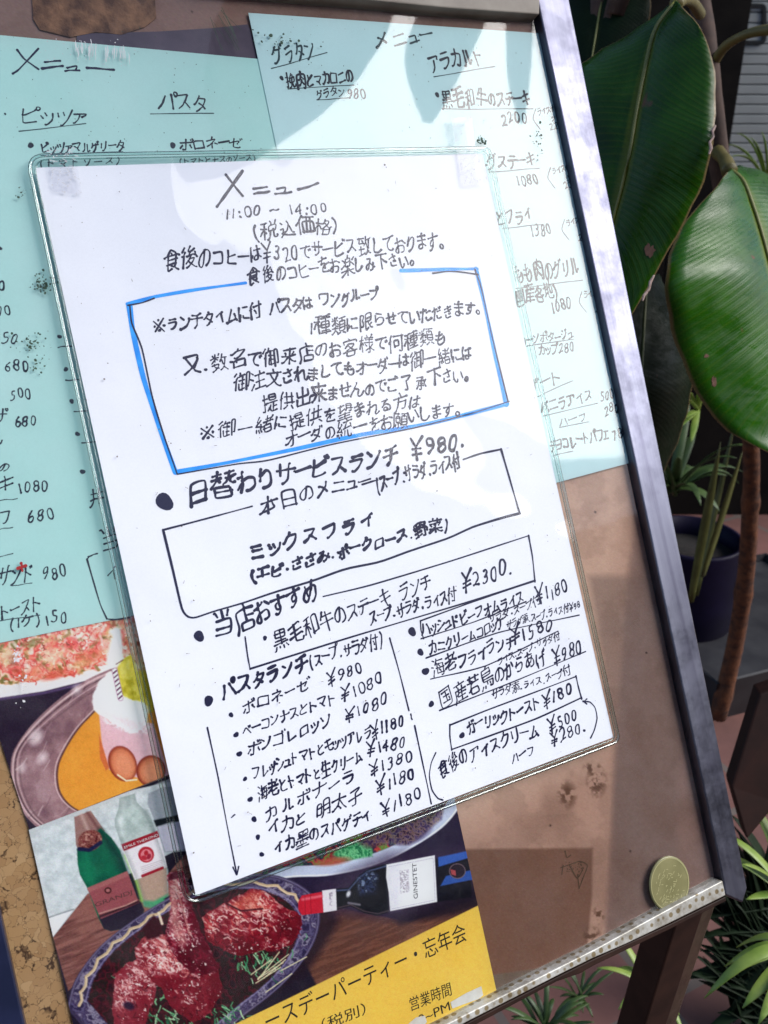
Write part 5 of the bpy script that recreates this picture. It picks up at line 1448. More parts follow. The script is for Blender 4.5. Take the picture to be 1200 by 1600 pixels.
# pale wall and timber table on the left
g.poly(z5((0, 300), (0, 150), (700, 0), (760, 300), (300, 530), (125, 735), (40, 520)), (196, 202, 204), 1.5)
g.texture(g.inside(z5((0, 260), (700, -20), (720, 300), (290, 530), (120, 735)), 2), 9, 3, [(190, 198, 200), (208, 214, 216), (222, 226, 228)], 4, 0.8)
g.poly(z5((105, 640), (222, 604), (128, 735)), (236, 238, 242), 1.5)
g.line(z5((105, 642), (225, 602)), 2, (140, 146, 150), 1.5)
tb = g.poly(z5((128, 735), (292, 528), (560, 560), (760, 330), (800, 420), (620, 640), (380, 800), (200, 985)), (120, 72, 66), 1.5)
gr = fnoise((X * 0.93 - Y * 0.36) * 0.10 + 0, (X * 0.36 + Y * 0.93), 5.0, 12, 4)
g.mix(tb * np.clip((gr - 0.42) * 4, 0, 0.65), (156, 104, 94))
g.mix(tb * np.clip((0.42 - gr) * 4, 0, 0.6), (84, 46, 44))
# sparkling-wine bottle
g.poly(z5((228, 170), (305, 140), (372, 235), (245, 322), (236, 300)), (150, 112, 106), 1.4)
g.line(z5((262, 160), (300, 250)), 5, (206, 176, 168), 5, k=0.7)
g.line(z5((290, 150), (345, 230)), 4, (96, 50, 54), 4, k=0.6)
body = g.poly(z5((241, 320), (352, 222), (400, 265), (442, 325), (476, 425), (526, 560), (556, 606), (540, 655), (470, 690), (400, 705), (366, 692), (340, 640), (288, 500), (254, 440), (244, 390)), (14, 104, 74), 1.4)
g.mix(body * np.clip((g.fn(24, 4) - 0.35) * 2, 0, 0.7), (8, 78, 62))
g.line(z5((352, 240), (440, 360), (500, 520)), 10, (6, 48, 46), 10, k=0.75)
g.line(z5((285, 350), (300, 450)), 14, (20, 132, 92), 12, k=0.5)
g.poly(z5((344, 640), (540, 565), (556, 606), (540, 655), (470, 690), (400, 705), (366, 692)), (34, 24, 44), 2)
g.poly(z5((288, 503), (476, 423), (532, 572), (352, 648)), (150, 78, 84), 1.4)
g.poly(z5((288, 503), (476, 423), (484, 446), (296, 524)), (172, 106, 104), 2, k=0.7)
g.line(z5((350, 636), (530, 566)), 4, (60, 26, 36), 2)
g.line(z5((346, 622), (400, 606), (470, 584), (520, 560)), 2.0, (190, 140, 130), 1.2)
(px_, py_), = z5((386, 514))
g.ell(px_, py_, 5.6, 5.2, 0, (70, 30, 34), 1.2)
g.ell(px_, py_, 3.0, 2.6, 0, (176, 110, 108), 1.2)
(px_, py_), = z5((302, 280))
sl_ = g.ell(px_, py_, 19, 16, -25, (92, 30, 34), 1.6)
g.texture(sl_, 4, 71, [(80, 20, 26), (170, 116, 100), (120, 50, 50), (214, 170, 150)], 2, 0.7)
g.line(z5((250, 320), (300, 325), (352, 290)), 6, (24, 26, 64), 2)
# white-wine bottle
wb = g.poly(z5((440, 80), (512, 60), (520, 100), (560, 140), (590, 180), (606, 235), (668, 420), (668, 575), (600, 597), (556, 585), (520, 470), (450, 300), (420, 215), (418, 180), (436, 130)), (176, 190, 186), 1.4)
g.line(z5((440, 170), (452, 250)), 10, (226, 232, 230), 8, k=0.8)
g.line(z5((560, 150), (600, 235)), 9, (120, 134, 132), 8, k=0.7)
g.poly(z5((445, 96), (512, 78), (514, 110), (442, 130)), (168, 180, 180), 2)
g.texture(wb, 11, 23, [(150, 164, 160), (200, 210, 206), (226, 232, 228)], 3, 0.35)
g.poly(z5((514, 466), (660, 405), (668, 560), (600, 597), (556, 585)), (178, 150, 132), 1.5)
g.poly(z5((545, 560), (600, 565), (668, 530), (668, 575), (600, 600), (556, 590)), (70, 160, 110), 5)
g.line(z5((470, 350), (520, 470), (545, 560)), 5, (150, 206, 90), 4, k=0.8)
g.poly(z5((448, 300), (618, 236), (630, 264), (664, 404), (512, 466), (460, 330)), (232, 226, 230), 1.3)
g.poly(z5((448, 298), (618, 234), (628, 264), (460, 330)), (150, 22, 40), 1.2)
g.line(z5((548, 446), (642, 408)), 4.6, (150, 24, 44), 1.2)
(px_, py_), = z5((565, 346))
cm = g.ell(px_, py_, 12.5, 12.5, 0, (176, 28, 46), 1.2)
g.ell(px_ + 0.5, py_ + 1, 9, 9.5, 0, (226, 150, 156), 1.5, k=0.8)
g.ell(px_, py_ - 2.5, 3.4, 4.2, 10, (168, 30, 44), 1.2)
g.ell(px_ - 3, py_ + 5, 5, 3.6, 20, (176, 40, 56), 1.2)
g.ell(px_ + 4.5, py_ + 3, 3.2, 4.6, 20, (150, 30, 50), 1.2)
for k_ in range(4):
    g.line(z5((540 + k_ * 2, 405 + k_ * 9), (640, 372 + k_ * 8)), 1.0, (150, 130, 140), 1, k=0.5)
e_ = wb * (1 - g.inside(z5((440, 80), (512, 60), (520, 100), (560, 140), (590, 180), (606, 235), (668, 420), (668, 575), (600, 597), (556, 585), (520, 470), (450, 300), (420, 215), (418, 180), (436, 130)), 16))
g.mix(np.clip(e_ * 1.3, 0, 1) * 0.6, (104, 116, 116))
# third bottle
g.poly(z5((575, 60), (640, 30), (760, 20), (760, 330), (650, 335), (610, 200), (572, 110)), (160, 164, 172), 1.5)
g.poly(z5((600, 185), (760, 150), (760, 200), (690, 190), (612, 215)), (20, 26, 34), 2)
g.poly(z5((620, 216), (760, 180), (760, 320), (655, 332)), (206, 200, 214), 1.5)
# dark ground, upper bowl of salad
bowl_b = [tuple(q) for q in spline([(380, 1402), (440, 1372), (520, 1366), (600, 1345), (680, 1300), (716, 1262), (735, 1225)], 40)]
g.poly([(255, 1405), (300, 1380), (380, 1340), (760, 1180), (760, 1440), (470, 1440)], (34, 24, 52), 2)
g.poly(bowl_b + [(735, 1150), (380, 1150)], (196, 204, 226), 1.6)
g.line(bowl_b, 3, (236, 240, 252), 2)
inner = [tuple(q) for q in spline([(380, 1385), (440, 1356), (520, 1349), (600, 1327), (668, 1288), (700, 1250), (715, 1215)], 40)]
fd = g.poly(inner + [(715, 1150), (380, 1150)], (90, 60, 60), 2.5)
g.texture(fd, 22, 33, [(150, 44, 50), (92, 150, 60), (190, 60, 60), (40, 26, 60), (60, 130, 80), (96, 60, 80), (52, 34, 70)], 4)
g.ell(548, 1330, 26, 12, -20, (66, 160, 106), 6, k=0.85)
g.texture(g.inside([(520, 1335), (545, 1315), (580, 1318), (582, 1338), (540, 1345)], 4), 5, 12, [(40, 130, 80), (120, 200, 140), (30, 110, 70)], 3)
g.ell(590, 1310, 24, 12, -25, (84, 48, 58), 6, k=0.8)
g.ell(645, 1300, 30, 16, -25, (52, 32, 76), 8, k=0.8)
g.texture(g.inside([(560, 1320), (620, 1275), (700, 1230), (690, 1280), (640, 1320)], 5), 4, 92, [(46, 28, 70), (100, 80, 110), (140, 110, 90), (40, 22, 50)], 3, 0.8)
g.ell(520, 1346, 26, 6, -8, (176, 86, 64), 4, k=0.8)
g.ell(455, 1338, 40, 9, -22, (196, 46, 52), 6, k=0.8)
# brown table and dark cloth on the right
tbl = g.poly([(505, 1410), (560, 1425), (640, 1440), (760, 1400), (770, 1440), (640, 1500), (495, 1540), (470, 1490)], (96, 58, 48), 4)
gr2 = fnoise((X * 0.93 - Y * 0.36) * 0.12, (X * 0.36 + Y * 0.93), 4.0, 15, 4)
g.mix(tbl * np.clip((gr2 - 0.45) * 4, 0, 0.5), (132, 84, 68))
g.poly([(470, 1420), (515, 1405), (530, 1440), (480, 1520), (380, 1580), (340, 1570)], (36, 22, 34), 14, k=0.85)
g.poly(z6((620, 560), (1060, 440), (1070, 560), (940, 600), (700, 640)), (30, 20, 34), 12, k=0.9)
g.poly(z6((870, 340), (1010, 310), (1020, 340), (872, 384)), (52, 92, 176), 2)
g.poly(z6((905, 425), (1020, 398), (1030, 440), (880, 470)), (44, 82, 160), 2)
(px_, py_), = z6((956, 403))
g.ell(px_, py_, 13, 12, 0, (116, 96, 104), 1.3)
g.ell(px_, py_, 11.6, 10.6, 0, (34, 22, 36), 1.3)
g.poly(z6((925, 395), (948, 400), (950, 425), (930, 418)), (170, 70, 74), 1.5)
g.texture(g.inside(z6((955, 372), (985, 380), (985, 425), (955, 432)), 1.5), 2.4, 44, [(34, 22, 36), (150, 120, 120), (60, 44, 54)], 2, 0.8)
# red-wine bottle lying on its side
g.poly(z6((330, 470), (640, 330), (1010, 290), (1060, 440), (900, 520), (700, 620), (480, 600), (400, 600)), (52, 36, 62), 22, k=0.8)
bb = g.poly(z6((410, 482), (470, 478), (520, 420), (560, 392), (650, 368), (650, 585), (600, 602), (540, 590), (480, 560), (414, 576)), (12, 13, 24), 1.6)
g.line(z6((420, 490), (472, 486), (524, 428), (564, 402), (640, 380)), 2.2, (86, 100, 140), 2, k=0.8)
g.line(z6((420, 568), (480, 553), (540, 582), (600, 594), (648, 580)), 1.6, (110, 84, 90), 1.6, k=0.7)
g.texture(g.inside(z6((510, 440), (560, 400), (600, 420), (590, 500), (520, 510)), 8), 5, 55, [(20, 24, 44), (60, 76, 120), (24, 26, 44), (150, 170, 210)], 3, 0.75)
(px_, py_), = z6((470, 505))
g.ell(px_, py_, 3, 5, 20, (226, 226, 236), 3)
g.line(z6((470, 545), (520, 553)), 3, (180, 170, 180), 3, k=0.7)
g.poly(z6((640, 374), (855, 332), (866, 540), (656, 582), (650, 500), (638, 430)), (240, 238, 244), 1.4)
g.line(z6((650, 384), (848, 345), (857, 532), (664, 572)), 0.8, (150, 140, 160), 0.8, k=0.6)
g.mix(g.inside(z6((640, 374), (700, 362), (700, 575), (656, 582)), 10) * 0.25, (180, 178, 196))
g.texture(g.inside(z6((698, 402), (738, 396), (742, 496), (702, 503)), 2), 2.6, 81, [(240, 238, 244), (140, 130, 140), (225, 222, 230)], 2, 0.8)
g.poly(z6((858, 350), (1010, 330), (1020, 520), (868, 540)), (13, 13, 24), 3, k=0.9)
g.poly(z6((870, 342), (1010, 312), (1020, 340), (872, 384)), (52, 92, 176), 2)
g.poly(z6((905, 425), (1020, 398), (1030, 440), (880, 470)), (44, 82, 160), 2)
g.ell(px_ + 0, py_, 0.1, 0.1, 0, (0, 0, 0))
(px_, py_), = z6((956, 403))
g.ell(px_, py_, 13, 12, 0, (116, 96, 104), 1.3)
g.ell(px_, py_, 11.6, 10.6, 0, (34, 22, 36), 1.3)
g.poly(z6((925, 395), (948, 400), (950, 425), (930, 418)), (170, 70, 74), 1.5)
# meat plate: violet rim, wavy sauce, dark well
rim_o = spline([(104, 1575), (118, 1530), (155, 1480), (205, 1440), (260, 1405), (330, 1372), (420, 1366), (478, 1388), (500, 1425), (490, 1475), (450, 1530), (390, 1580), (300, 1640), (160, 1640)], 70)
g.poly([tuple(q) for q in rim_o], (58, 48, 78), 1.6)
cx0, cy0 = 300, 1510


def shrink(pts, k):
    return [(cx0 + (q[0] - cx0) * k, cy0 + (q[1] - cy0) * k) for q in pts]


g.line(shrink(rim_o, 0.985), 2.2, (128, 118, 150), 1.6, k=0.7)
g.line(shrink(rim_o, 0.955), 2.6, (30, 20, 58), 2, k=0.8)
g.texture(g.inside(shrink(rim_o, 0.97), 3), 14, 66, [(40, 30, 66), (112, 104, 140), (60, 46, 84), (176, 168, 186), (48, 36, 70)], 4, 0.75)
wav = [(p[0] + 2.6 * math.sin(i * 1.5), p[1] + 2.6 * math.cos(i * 1.5)) for i, p in enumerate(spline(shrink(rim_o, 0.90), 90))]
g.line(wav[:52], 4.4, (206, 178, 140), 1.3)
g.line([(a + 0.8, b + 1.2) for a, b in wav[:52]], 1.4, (240, 220, 190), 1, k=0.7)
g.line(shrink(rim_o, 0.85), 2.0, (140, 130, 170), 1.6, k=0.8)
well = g.poly(shrink(rim_o, 0.83), (44, 20, 30), 2)
g.texture(well, 12, 29, [(36, 14, 22), (90, 20, 34), (30, 26, 22), (60, 22, 30)], 3, 0.8)
# greens
rs = random.Random(11)
for cx, cy, n_, sp, ang in ((402, 1500, 46, 22, 70), (270, 1590, 40, 22, 60), (200, 1535, 16, 12, 60), (352, 1585, 30, 18, 30), (455, 1445, 16, 12, 60), (190, 1520, 10, 10, 40)):
    for i in range(n_):
        x, y = cx + rs.gauss(0, sp), cy + rs.gauss(0, sp * 0.6)
        a = R_(ang + rs.gauss(0, 30))
        l = rs.uniform(6, 15)
        c = rs.choice([(60, 140, 96), (130, 190, 140), (36, 96, 66), (176, 214, 170), (90, 160, 110)])
        g.line([(x, y), (x + l * 0.5 * math.cos(a) + rs.gauss(0, 2), y + l * 0.5 * math.sin(a)), (x + l * math.cos(a), y + l * math.sin(a))], rs.uniform(1, 2.2), c, 1)
for i in range(8):
    x, y = 405 + rs.gauss(0, 14), 1535 + rs.gauss(0, 8)
    g.line([(x, y), (x + 38 + rs.gauss(0, 6), y - 30 + rs.gauss(0, 6))], 1.5, (226, 216, 176), 1)


def meat(pts, seed, pink, dark, glaze, spec, warp=4):
    m = g.poly(pts, pink, 1.6, smooth=60, warp=warp, ws=14, seed=seed)
    lx, ly = X - np.mean([q[0] for q in pts]), Y - np.mean([q[1] for q in pts])
    rad_ = max(np.ptp([q[0] for q in pts]), np.ptp([q[1] for q in pts])) / 2
    sh = np.clip(0.5 - (lx * 0.35 + ly * 0.7) / rad_ * 0.55 + (g.fn(30, seed, 3) - 0.5) * 1.3, 0, 1)
    C = np.asarray(dark, float)[None] * (1 - sh[:, None]) + np.asarray(pink, float)[None] * sh[:, None]
    hi = np.clip((sh - 0.6) * 2.2, 0, 1)[:, None]
    C = (C * (1 - hi) + np.asarray(glaze, float)[None] * hi) / 255
    g.c = g.c * (1 - m[:, None]) + C * m[:, None]
    fib = fnoise((X * 0.8 + Y * 0.6) * 0.55, (-X * 0.6 + Y * 0.8) * 1.4, 5.0, seed + 3, 3)
    g.mix(m * np.clip((fib - 0.54) * 7, 0, 0.85) * np.clip((sh - 0.35) * 2.4, 0, 1), spec)
    g.mix(m * np.clip((0.40 - fib) * 6, 0, 0.6), dark)
    g.mix(m * np.clip((g.fn(3.2, seed + 40, 2) - 0.70) * 9, 0, 0.9) * np.clip((g.fn(22, seed + 7) - 0.42) * 5, 0, 1), (255, 240, 232))
    g.dabs(m * (sh > 0.42), 210, [spec, glaze, (255, 236, 228), dark], (2.5, 9), (0.8, 2.2), 55, 45, seed, 1.0, 0.7)
    g.dabs(m * (sh < 0.5), 90, [dark, (60, 6, 20), pink], (3, 10), (1.0, 2.6), 55, 40, seed + 1, 1.4, 0.6)
    e = m * (1 - g.inside(pts, 16, warp, 14, seed))
    g.mix(np.clip(e, 0, 1) * 0.6, dark)
    return m


meat(z5((415, 1000), (430, 900), (520, 840), (600, 880), (610, 980), (580, 1090), (520, 1180), (420, 1150)), 5, (176, 74, 84), (120, 24, 40), (206, 130, 130), (236, 200, 196))
meat(z5((510, 790), (560, 740), (640, 720), (720, 760), (760, 860), (880, 880), (920, 960), (880, 1060), (800, 1130), (700, 1070), (620, 960), (540, 880)), 8, (170, 52, 66), (104, 16, 32), (206, 120, 116), (236, 206, 200))
meat(z5((665, 450), (700, 425), (745, 430), (770, 560), (820, 700), (880, 830), (900, 880), (820, 910), (740, 870), (660, 740), (680, 600)), 12, (148, 22, 52), (80, 8, 26), (186, 70, 84), (230, 190, 190))
g.poly(z5((676, 470), (705, 455), (720, 640), (760, 760), (730, 780), (680, 690)), (206, 150, 140), 8, k=0.55)
g.line(z5((735, 450), (775, 620), (850, 800)), 8, (90, 8, 30), 8, k=0.7)
g.poly(z5((545, 690), (600, 630), (640, 660), (630, 730), (570, 745)), (54, 10, 24), 4)
g.line(z5((624, 620), (640, 670)), 4, (236, 214, 190), 1.5)
meat(z5((830, 640), (900, 590), (1000, 540), (1060, 505), (1120, 515), (1170, 560), (1230, 600), (1290, 640), (1270, 740), (1180, 790), (1090, 800), (1000, 815), (930, 790), (850, 740)), 17, (168, 26, 48), (92, 8, 24), (204, 84, 80), (244, 206, 190))
g.line(z5((700, 450), (735, 600), (770, 720)), 3, (222, 176, 160), 2.5, k=0.6)
g.poly(z5((664, 470), (672, 440), (700, 424), (742, 430), (738, 452), (700, 462)), (70, 16, 34), 2.5, k=0.8)
for gx, gy, gl_ in ((905, 640, 26), (960, 700, 34), (1010, 660, 22), (880, 700, 18), (1060, 700, 26), (930, 740, 20), (640, 800, 18), (700, 860, 22)):
    (qx, qy), = z5((gx, gy))
    g.line([(qx, qy), (qx + gl_ * 0.30, qy - 2.5), (qx + gl_ * 0.5, qy + 1)], 1.8, (255, 230, 214), 1.6, k=0.8)
g.poly(z5((960, 590), (1050, 520), (1110, 520), (1090, 580), (1160, 600), (1060, 610)), (200, 92, 72), 6, k=0.55)
g.line(z5((940, 575), (1010, 610), (1110, 600)), 2.6, (60, 6, 20), 2)
(px_, py_), = z5((484, 1055))
g.ell(px_, py_, 9, 6, 20, (44, 20, 48), 4)
g.poly(z6((352, 490), (414, 482), (418, 578), (358, 588)), (232, 226, 234), 1.3)
g.poly(z6((262, 512), (352, 495), (358, 588), (262, 600), (246, 575), (246, 540)), (196, 28, 50), 1.3)
g.line(z6((265, 530), (350, 514)), 4, (240, 130, 140), 3, k=0.7)
g.line(z6((300, 508), (304, 594)), 1, (120, 10, 26), 1, k=0.6)
g.line(z6((275, 512), (278, 598)), 1, (120, 10, 26), 1, k=0.6)
g.texture(g.inside(z6((384, 500), (398, 498), (400, 556), (386, 558)), 1.2), 2, 14, [(232, 226, 234), (120, 110, 126)], 2, 0.9)
# yellow band of type
yb = [(-100, 1830), (500, 1560), (752, 1417), (900, 1400), (900, 1800)]
ym = g.poly([(250, 1657), (380, 1594), (500, 1536), (600, 1487), (751, 1413), (900, 1340), (900, 1800), (250, 1800)], (232, 190, 78), 1.2)
g.mix(ym * np.clip((g.fn(120, 3) - 0.4), 0, 0.4), (240, 206, 104))
g.grain(0.028)
po = g.done('party_poster', M_print)
tag(po, 'party poster with wine bottles, roast meat and a yellow band of black type', 'poster')
zp = Z_P - 0.42
printed('ースデーパーティー・忘年会', (418, 1611), (730, 1467), 34, zp, M_black, po)
printed('営業時間', (642, 1579), (706, 1553), 21, zp, M_black, po)
printed('（税別）', (504, 1610), (572, 1583), 19, zp, M_black, po)
printed('0~PM', (655, 1601), (704, 1578), 18, zp, M_black, po)
printed('GRANDJ', z5((328, 592))[0], z5((500, 530))[0], 9, zp, mat('label_brown', (0.10, 0.03, 0.03), 0.5), po)
printed('GINESTET', z6((780, 524))[0], z6((773, 366))[0], 9, zp, mat('label_black', (0.02, 0.015, 0.03), 0.5), po)
printed('EMILE THEROND', z5((464, 318))[0], z5((622, 258))[0], 5, zp, mat('label_white', (0.75, 0.7, 0.7), 0.5), po)
for pts in ([(704, 1566), (728, 1552), (752, 1541), (755, 1555), (748, 1561), (722, 1570), (707, 1576)], [(638, 1600), (650, 1590), (664, 1587), (667, 1597), (655, 1610)]):
    slab('correction_strip', [up(x, y, zp - 0.15) for x, y in pts], zp - 0.15, zp - 0.02, M_correct, po)

# ------------------------------------------------------------------ the white menu and its clear sleeve
wm = quad_sheet('white_menu', [(55, 262), (754, 240), (958, 1152), (306, 1399)], Z_S, M_white, thick=0.2)
tag(wm, 'white handwritten lunch menu with a blue marker box, in the clear sleeve', 'menu sheet')
zw = Z_S - 0.06
pn = Pen(zw)
for st, w in (([(339, 323), (352, 305), (379, 267)], 4.0), ([(353, 273), (366, 290), (379, 306)], 3.6), ([(396, 295), (417, 292)], 3.2), ([(397, 303), (421, 299)], 3.6), ([(433, 295), (446, 293), (444, 302)], 2.8),
              ([(430, 303), (455, 300)], 3.0), ([(466, 296), (482, 292), (497, 286)], 3.4)):
    pn.px_line(st, w, blob=1.15)
pn.done('handwritten_line', M_ink, wm)
write(zw, wm, M_ink, [('11:00 ~ 14:00', (350, 343), (512, 332), 20)], 2.9)
write(zw, wm, M_ink, [('(税込価格)', (394, 373), (530, 361), 24), ('食後のコヒーは¥320でサービス致しております。', (256, 421), (694, 388), 30), ('食後のコヒーをお楽しみ下さい。', (385, 443), (648, 416), 26)], 2.3)
write(zw, wm, M_ink, [('※ランチタイムに付 パスタは ワングループ', (238, 522), (594, 468), 26), ('1種類に限らせていただきます。', (484, 525), (752, 490), 24), ('又.数名で御来店のお客様で何種類も', (286, 585), (698, 536), 27),
                      ('御注文されましてもオーダーは御一緒には', (365, 610), (738, 562), 25), ('提供出来ませんのでご了承下さい。', (410, 642), (734, 594), 25), ('※御一緒に提供を望まれる方は', (310, 690), (658, 636), 25),
                      ('オーダの統一をお願いします。', (446, 699), (720, 648), 24)], 2.5)
write(zw, wm, M_ink, [('日替わりサービスランチ ¥980.', (291, 790), (730, 701), 37)], 4.0)
write(zw, wm, M_ink, [('本日のメニュー', (404, 805), (580, 758), 27), ('(スープ.サラダ.ライス付', (588, 766), (722, 732), 26)], 2.5)
write(zw, wm, M_ink, [('ミックスフライ', (386, 879), (588, 821), 29)], 3.8)
write(zw, wm, M_ink, [('(エビ、ささみ、ポークロース、野菜)', (390, 911), (702, 826), 22)], 3.6)
write(zw, wm, M_ink, [('当店おすすめ', (334, 997), (500, 941), 38)], 3.4)
write(zw, wm, M_ink, [('黒毛和牛のステーキ ランチ', (427, 1015), (676, 918), 31), ('¥2300.', (722, 925), (804, 898), 29), ('スープ.サラダ.ライス付', (578, 978), (715, 938), 23)], 2.4)
write(zw, wm, M_ink, [('パスタランチ', (347, 1093), (483, 1045), 32)], 4.0)
write(zw, wm, M_ink, [('(スープ.サラダ付)', (484, 1044), (600, 1008), 26)], 2.2)
write(zw, wm, M_ink, [('ボロネーゼ', (378, 1118), (486, 1076), 23), ('¥980', (511, 1073), (568, 1052), 24), ('ベーコンナスとトマト', (378, 1151), (526, 1098), 22), ('¥1080', (533, 1098), (600, 1068), 23),
                      ('ボンゴレロッソ', (388, 1183), (518, 1134), 24), ('¥1080', (539, 1130), (608, 1101), 23), ('フレッシュトマトとモッツアレラ', (394, 1219), (582, 1152), 24), ('¥1180', (581, 1156), (633, 1134), 25),
                      ('海老とトマトと生クリーム', (403, 1251), (567, 1191), 25), ('¥1480', (573, 1185), (635, 1166), 24), ('カルボナーラ', (411, 1283), (558, 1223), 25), ('¥1380', (577, 1215), (646, 1190), 24),
                      ('イカと 明太子', (419, 1310), (568, 1250), 25), ('¥1180', (588, 1242), (650, 1216), 24), ('イカ墨のスパゲティ', (427, 1337), (578, 1283), 26), ('¥1180', (596, 1278), (660, 1248), 24)], 2.6)
write(zw, wm, M_ink, [('ハッシュドビーフオムライス', (660, 997), (820, 942), 22), ('¥1180', (838, 944), (890, 928), 25), ('サラダ.スープ付', (764, 974), (846, 944), 14), ('カニクリームコロッケ', (671, 1023), (789, 983), 21),
                      ('海老フライランチ', (676, 1058), (806, 1011), 25), ('¥1580', (798, 1009), (865, 987), 24), ('ライス.スープ.サラダ付', (777, 1039), (876, 998), 12), ('国産若鳥のからあげ', (688, 1106), (854, 1035), 28),
                      ('¥980', (864, 1039), (912, 1020), 27), ('サラダ添.ライス.スープ付', (769, 1092), (892, 1053), 14), ('ガーリックトースト', (731, 1150), (846, 1107), 24), ('¥180', (848, 1108), (896, 1086), 22),
                      ('食後の', (686, 1214), (733, 1190), 26), ('アイスクリーム', (734, 1191), (843, 1149), 26), ('¥500', (858, 1148), (904, 1124), 23), ('¥280.', (860, 1167), (918, 1142), 22), ('ハーフ', (800, 1195), (836, 1178), 18)], 2.2)
write(zw, wm, M_ink, [('サラダ添.スープ.ライス付¥98', (792, 982), (907, 950), 13)], 2.0)
dots(zw, wm, M_ink, [(257, 784, 13.5), (311, 994, 8.5), (326, 1095, 8), (414, 997, 3.6), (361, 1117, 4), (369, 1148, 4.4), (374, 1178, 4.6), (383, 1217, 3.6), (391, 1249, 4.4), (397, 1280, 4.6), (403, 1308, 4.2), (409, 1335, 4),
                     (644, 987, 6.6), (657, 1019, 5.2), (665, 1049, 5.8), (674, 1100, 4.6), (722, 1149, 4.6)])
# blue box: marker strokes with a thin pen line running over them
pn = Pen(zw)
for s, w in (([(199, 475), (245, 463), (310, 452), (384, 442)], 5.0), ([(626, 423), (690, 421), (746, 420)], 4.6), ([(202, 476), (208, 520), (224, 590), (246, 660), (274, 738)], 7.5),
             ([(276, 737), (360, 722), (460, 702), (560, 680), (670, 662), (793, 631)], 6.5), ([(744, 420), (758, 480), (775, 560), (791, 632)], 6.0)):
    pn.px_line(s, w, blob=1.05, rough=0.12)
pn.done('blue_marker_box', M_blue, wm)
pn = Pen(zw - 0.06)
for s in ([(200, 477), (222, 473), (241, 466)], [(203, 478), (206, 505), (222, 545), (238, 620), (256, 680), (277, 741)], [(277, 741), (370, 725), (420, 719), (520, 694), (650, 668), (740, 645), (796, 627)],
          [(742, 421), (752, 450), (770, 530), (794, 628)], [(676, 427), (700, 424), (720, 425), (747, 429)]):
    pn.px_line(s, 2.2)
pn.done('ruled_box', M_ink, wm)
for name, segs, w in (('ruled_box', [[(255, 828), (320, 811), (394, 791)], [(590, 750), (566, 757)], [(724, 718), (750, 709), (783, 702)], [(783, 702), (797, 750), (812, 802)],
                                     [(812, 802), (785, 809), (740, 823), (700, 841), (640, 861), (593, 878), (540, 889), (487, 908), (430, 925), (380, 942), (335, 955), (305, 965), (293, 963), (284, 950), (270, 890), (255, 828)]], 2.7),
                      ('ruled_box', [[(505, 932), (580, 914), (700, 878), (780, 852), (826, 837)], [(826, 837), (832, 870), (836, 909)], [(836, 907), (740, 938), (640, 968), (540, 998), (391, 1045)], [(391, 1046), (387, 1025), (383, 995)]], 2.3),
                      ('arrow_line', [[(324, 1137), (340, 1210), (355, 1290), (370, 1366)], [(364, 1355), (370, 1367), (373, 1354)], [(362, 1277), (367, 1273)]], 2.2),
                      ('ruled_line', [[(609, 997), (624, 1050), (639, 1110)], [(642, 1116), (644, 1124)], [(648, 1134), (660, 1190), (674, 1256)]], 2.2),
                      ('ruled_box', [[(657, 970), (658, 985), (662, 998)], [(657, 970), (740, 940), (836, 908)], [(658, 998), (740, 972), (822, 940)], [(666, 1028), (780, 988), (905, 961)], [(673, 1061), (760, 1040), (872, 986)], [(687, 1110), (800, 1066), (915, 1018)]], 1.9),
                      ('ruled_box', [[(703, 1133), (760, 1110), (840, 1080), (900, 1057)], [(900, 1056), (904, 1074), (909, 1092)], [(909, 1090), (840, 1122), (770, 1148), (706, 1171)], [(706, 1172), (703, 1150), (703, 1132)]], 2.2),
                      ('arrow_line', [[(912, 1096), (922, 1097), (930, 1106), (933, 1122), (929, 1140), (923, 1153)], [(911, 1095), (917, 1100)], [(911, 1096), (917, 1092)]], 1.9),
                      ('bracket_line', [[(681, 1176), (674, 1192), (671, 1212), (675, 1234), (684, 1247), (692, 1250)]], 1.9)):
    pn = Pen(zw - 0.03)
    for s in segs:
        pn.px_line(s, w)
    pn.done(name, M_ink, wm)

cs = empty('clear_sleeve', bw(*up(500, 800, Z_S), Z_S), 'rigid clear plastic sleeve with rounded corners holding the white menu', 'sleeve')
zf = Z_S - 1.0
A = [np.array(up(x, y, zf)) for x, y in ((42, 242), (765, 230), (969, 1158), (292, 1416))]


def rounded(c, r, n=7, inset=0.0):
    ce = sum(c) / 4
    out = []
    for i in range(4):
        p, a, b = c[i], c[i - 1], c[(i + 1) % 4]
        da, db = (a - p) / np.linalg.norm(a - p), (b - p) / np.linalg.norm(b - p)
        p = p + (da + db) * inset
        rr_ = r[i]
        for k in range(n):
            t = k / (n - 1)
            q0, q1 = p + da * rr_, p + db * rr_
            out.append((1 - t) ** 2 * q0 + 2 * t * (1 - t) * p + t * t * q1)
    return out


ro = rounded(A, (7, 4, 4, 7))
nxs, nys = 40, 56
v, f = [], []
for j in range(nys):
    for i in range(nxs):
        s, t = i / (nxs - 1), j / (nys - 1)
        ins = 0.006
        s2, t2 = ins + s * (1 - 2 * ins), ins + t * (1 - 2 * ins)
        p = (A[0] * (1 - s2) + A[1] * s2) * (1 - t2) + (A[3] * (1 - s2) + A[2] * s2) * t2
        v.append(bw(p[0], p[1], zf))
for j in range(nys - 1):
    for i in range(nxs - 1):
        a = j * nxs + i
        f.append((a, a + nxs, a + nxs + 1, a + 1))
link('front_panel', v, f, M_sleeve, cs, smooth=True)


